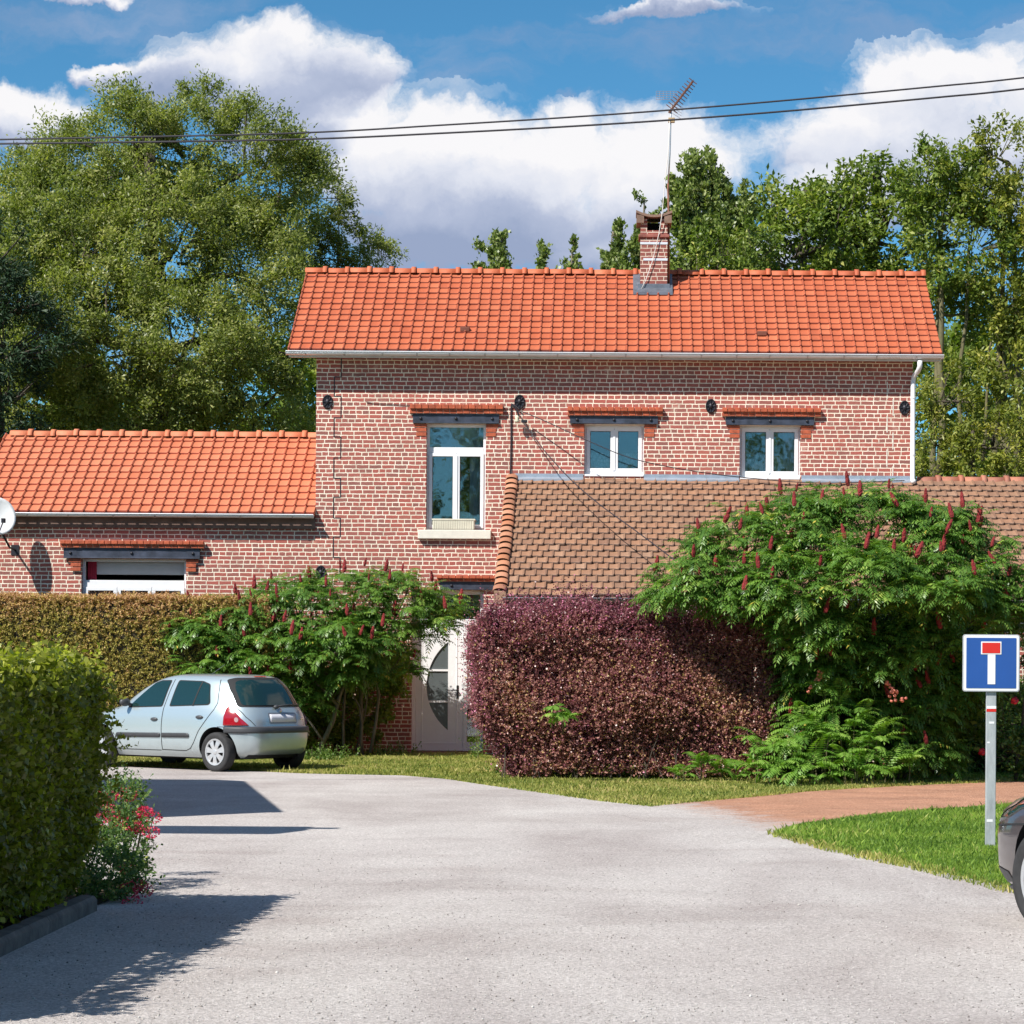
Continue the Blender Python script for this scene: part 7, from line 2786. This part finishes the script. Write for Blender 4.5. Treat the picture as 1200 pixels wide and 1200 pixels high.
# ================================================================== ROAD SIGN
def sign():
    D = FPX * CAMH / (G(1161, 993).y and 1) if False else G(1161, 993).y
    b = G(1161, 993)
    t = thing('road_sign', b, 'square blue dead-end sign with red and white T on a galvanised post', 'road sign')
    x0, x1 = P(1155.6, 800, D).x, P(1167.4, 800, D).x
    zt = P(1161, 748, D).z
    mb = MB()
    mb.bbox(x0, x1, D - .02, D + .02, -.05, zt, .006)
    m, tt, bs_ = new_mat('galvanised_post')
    tc = tt.new('ShaderNodeTexCoord')
    mp = tt.new('ShaderNodeMapping'); mp.inputs['Scale'].default_value = (9, 9, 2.2)
    tt.link(tc.outputs['Object'], mp.inputs[0])
    v = tt.new('ShaderNodeTexVoronoi'); v.inputs['Scale'].default_value = 26
    tt.link(tc.outputs['Object'], v.inputs['Vector'])
    n = tt.noise(mp.outputs[0], 2.0, 6, .7)
    k = tt.mix(.25, n, v.outputs['Color'])
    c = tt.ramp(tt.noise(mp.outputs[0], 1.7, 6, .75), [(.3, (.33, .36, .38)), (.5, (.46, .49, .51)), (.62, (.52, .55, .57)), (.72, (.72, .73, .74))])
    tt.put(bs_.inputs['Base Color'], c)
    bs_.inputs['Metallic'].default_value = .35
    bs_.inputs['Roughness'].default_value = .5
    mb.build('post', m, t)
    cpm = MB(); cpm.bbox(x0 - .003, x1 + .003, D - .023, D + .023, zt, zt + .012, .004)
    cpm.build('post_cap', M_blackpl, t)
    px0, px1, py0, py1 = 1128, 1195, 743.5, 810.5
    a, c_ = P(px0, py1 - .1, D - .04), P(px1, py0, D - .04)
    X0, X1 = a.x, c_.x
    Z0, Z1 = P(1161, 810.5, D - .04).z, P(1161, 743.5, D - .04).z
    y = D - .045
    fm = MB()
    def rr(x0_, x1_, z0_, z1_, r, n_=5):
        o = []
        for (cx_, cz_, a0) in ((x1_ - r, z1_ - r, 0), (x0_ + r, z1_ - r, 90), (x0_ + r, z0_ + r, 180), (x1_ - r, z0_ + r, 270)):
            for k_ in range(n_ + 1):
                a_ = R(a0 + 90 * k_ / n_)
                o.append((cx_ + r * math.cos(a_), cz_ + r * math.sin(a_)))
        return o
    fm.prism(rr(X0, X1, Z0, Z1, .022), 'y', y, y + .024)
    pl = fm.build('panel', plain('sign_rim_grey', (.50, .52, .54), .4, .3), t)
    w = X1 - X0
    M_sw = plain('sign_white', (.80, .81, .83), .3, var=.02)
    M_sb = plain('sign_blue', (.022, .088, .33), .28, var=.05, scale=3, spec=.6)
    M_sr = plain('sign_red', (.62, .028, .022), .3, var=.04)
    wb = MB(); wb.prism(rr(X0 + .008, X1 - .008, Z0 + .008, Z1 - .008, .018), 'y', y - .003, y - .0005)
    wb.build('border', M_sw, pl)
    bb = MB(); bb.prism(rr(X0 + .030, X1 - .030, Z0 + .030, Z1 - .030, .006), 'y', y - .006, y - .0035)
    bb.build('field', M_sb, pl)
    fx = lambda p: X0 + (p - 1128) / 67.0 * w
    fz = lambda p: Z1 - (p - 743.5) / 67.0 * (Z1 - Z0)
    sw = MB()
    sw.box(fx(1157.2), fx(1166.2), y - .009, y - .0065, fz(801.8), fz(767))
    sw.box(fx(1149.2), fx(1173.2), y - .0095, y - .0065, fz(766.8), fz(751.8))
    sw.build('symbol', M_sw, pl)
    sr = MB(); sr.box(fx(1150.6), fx(1171.8), y - .012, y - .0098, fz(765.4), fz(753.2))
    sr.build('red_bar', M_sr, pl)
    # clamps behind
    cl = MB()
    for f_ in (.25, .75):
        z = Z0 + (Z1 - Z0) * f_
        cl.box(x0 - .02, x1 + .02, D - .0205, D + .028, z - .015, z + .015)
    cl.build('clamp', M_zinc, t)
    # painted trail mark, stickers
    bk = MB()
    bk.box(x0 + .002, x1 - .002, D - .0222, D - .0202, P(1161, 830.5, D).z, P(1161, 827.3, D).z)
    bk.build('white_trail_mark', M_sw, t)
    bk = MB()
    bk.box(x0 + .002, x1 - .002, D - .0222, D - .0202, P(1161, 834, D).z, P(1161, 830.7, D).z)
    bk.build('red_trail_mark', M_sr, t)
    bk = MB()
    for (pa, pb_, qa, qb) in ((1157, 1164, 963, 960), (1159, 1165, 848, 845.5), (1157, 1160, 871, 869)):
        bk.box(P(pa, 800, D).x, P(pb_, 800, D).x, D - .0216, D - .0204, P(1161, qa, D).z, P(1161, qb, D).z)
    bk.build('sticker_scraps', M_sw, t)


sign()

# ================================================================== WIRES
M_wire = plain('black_cable', (.025, .022, .03), .6)


def cable(name, label, pxs, r, sub=6, cat='cable', group=None, mat=None):
    pts = [P(*q) for q in pxs]
    # smooth through the points
    out = []
    for i in range(len(pts) - 1):
        p0, p1, p2, p3 = pts[max(i - 1, 0)], pts[i], pts[i + 1], pts[min(i + 2, len(pts) - 1)]
        for k in range(sub):
            t = k / sub
            out.append(0.5 * ((2 * p1) + (p2 - p0) * t + (2 * p0 - 5 * p1 + 4 * p2 - p3) * t * t + (3 * p1 - p0 - 3 * p2 + p3) * t ** 3))
    out.append(pts[-1])
    mb = MB()
    mb.tube(out, r, 6)
    o = mb.build(name, mat or M_wire, smooth=True)
    return tag(o, label, cat, group)


WD = 30
cable('power_cable', 'upper black power cable crossing the sky above the house', [(-500, 170, WD), (-200, 168, WD), (0, 163.5, WD), (330, 156.5, WD), (520, 146.5, WD), (720, 133.8, WD), (900, 119.5, WD), (1100, 101, WD), (1200, 91, WD), (1500, 55, WD), (1800, 12, WD)], .0105, group='overhead cables')
cable('power_cable', 'lower black power cable crossing the sky above the house', [(-500, 172, WD), (-200, 171.5, WD), (0, 168.5, WD), (330, 163.8, WD), (520, 156, WD), (720, 145, WD), (900, 132, WD), (1100, 114, WD), (1200, 104, WD), (1500, 68, WD), (1800, 25, WD)], .0115, group='overhead cables')
cable('house_wire', 'thin sagging wire from the wall bracket to the far window', [(611, 482, FD - .2), (640, 494, FD - .35), (690, 517, FD - .6), (740, 537, FD - .7), (800, 550, FD - .6), (866, 559, FD - .3), (960, 566, FD - .3), (1060, 563, FD - .1)], .009, group='wires on the house front')
cable('house_wire', 'thin wire slanting down across the brown roof to the big sumac', [(612, 494, FD - .15), (626, 512, FD - .6), (642, 533, FD - 1.1), (672, 565, FD - 2.0), (705, 593, FD - 3.1), (745, 622, FD - 4.4), (790, 656, FD - 6.0)], .009, group='wires on the house front')
cable('house_wire', 'vertical dark wire down the wall beside the bracket', [(609, 480, FD - .06), (601, 474, FD - .03), (599, 480, FD - .02), (599, 510, FD - .02), (598.5, 540, FD - .02), (598, 558, FD - .02)], .014, group='wires on the house front')
cable('house_wire', 'faint wire along the wall left of the bracket', [(429, 471, FD - .015), (445, 473, FD - .015), (480, 475, FD - .015), (560, 479, FD - .015), (599, 478, FD - .02)], .006, group='wires on the house front')
wi = thing('wire_bracket', P(606, 492, FD), 'small wall bracket with cream insulator by the upper cast rosette', 'bracket')
m_ = MB()
a = P(600, 474, FD); b = P(607, 482, FD - .18)
m_.tube([(a.x, FD - .002, a.z), (a.x, FD - .12, a.z), (b.x, b.y, b.z), (P(608, 495, FD).x, FD - .17, P(608, 495, FD).z)], .014, 6)
m_.build('arm', M_iron, wi)
m_ = MB()
c = P(606, 491, FD - .16)
m_.lathe([(.001, .07), (.03, .06), (.045, .03), (.03, .0), (.045, -.03), (.03, -.06), (.001, -.065)], (c.x, c.y, c.z), 'z', 12)
m_.build('insulator', plain('cream_porcelain', (.72, .68, .50), .3, var=.05), wi, smooth=True)
m_ = MB()
c = P(614, 494, FD - .14)
m_.bbox(c.x - .05, c.x + .06, c.y - .03, c.y + .03, c.z - .02, c.z + .03, .008)
m_.build('splice', M_iron, wi)

# ================================================================== left of the frame: a neighbour's shed and an invented slab that shade the road
nb = thing('neighbour_shed', (-10, 28, 0), 'flat-topped brick outbuilding left of the view, seen only by its shadow on the road', 'outbuilding')
m_ = MB()
fp = [(-6.40, 24.55), (-7.85, 31.6), (-8.3, 32.0), (-15, 32.0), (-15, 24.55)]
m_.prism(fp, 'z', 0, 4.12)
m_.build('wall', M_brick_side, nb)
m_ = MB()
m_.prism([(-6.36, 24.5), (-7.8, 31.7), (-8.25, 32.05), (-15.05, 32.05), (-15.05, 24.5)], 'z', 4.121, 4.22)
m_.build('roof', M_zinc, nb)
cp = thing('shadow_slab', (-8, 21.5, 0), 'unseen flat slab on posts left of the view, made up to cast a thin shadow band on the road', 'shadow_slab')  # slab and beam invented to throw the thin shadow band
m_ = MB()
m_.prism([(-11, 21.02), (-5.95, 21.02), (-5.75, 21.55), (-5.75, 22.1), (-11, 22.1)], 'z', 4.12, 4.2)
m_.build('roof', M_zinc, cp)
m_ = MB(); m_.box(-11, -5.42, 21.9, 22.04, 4.02, 4.118)
m_.build('beam', M_darkwood, cp)
for x in (-6.6, -10.8):
    m_ = MB(); m_.box(x - .06, x + .06, 21.9, 22.02, 0, 4.018)
    m_.build('post', M_darkwood, cp)
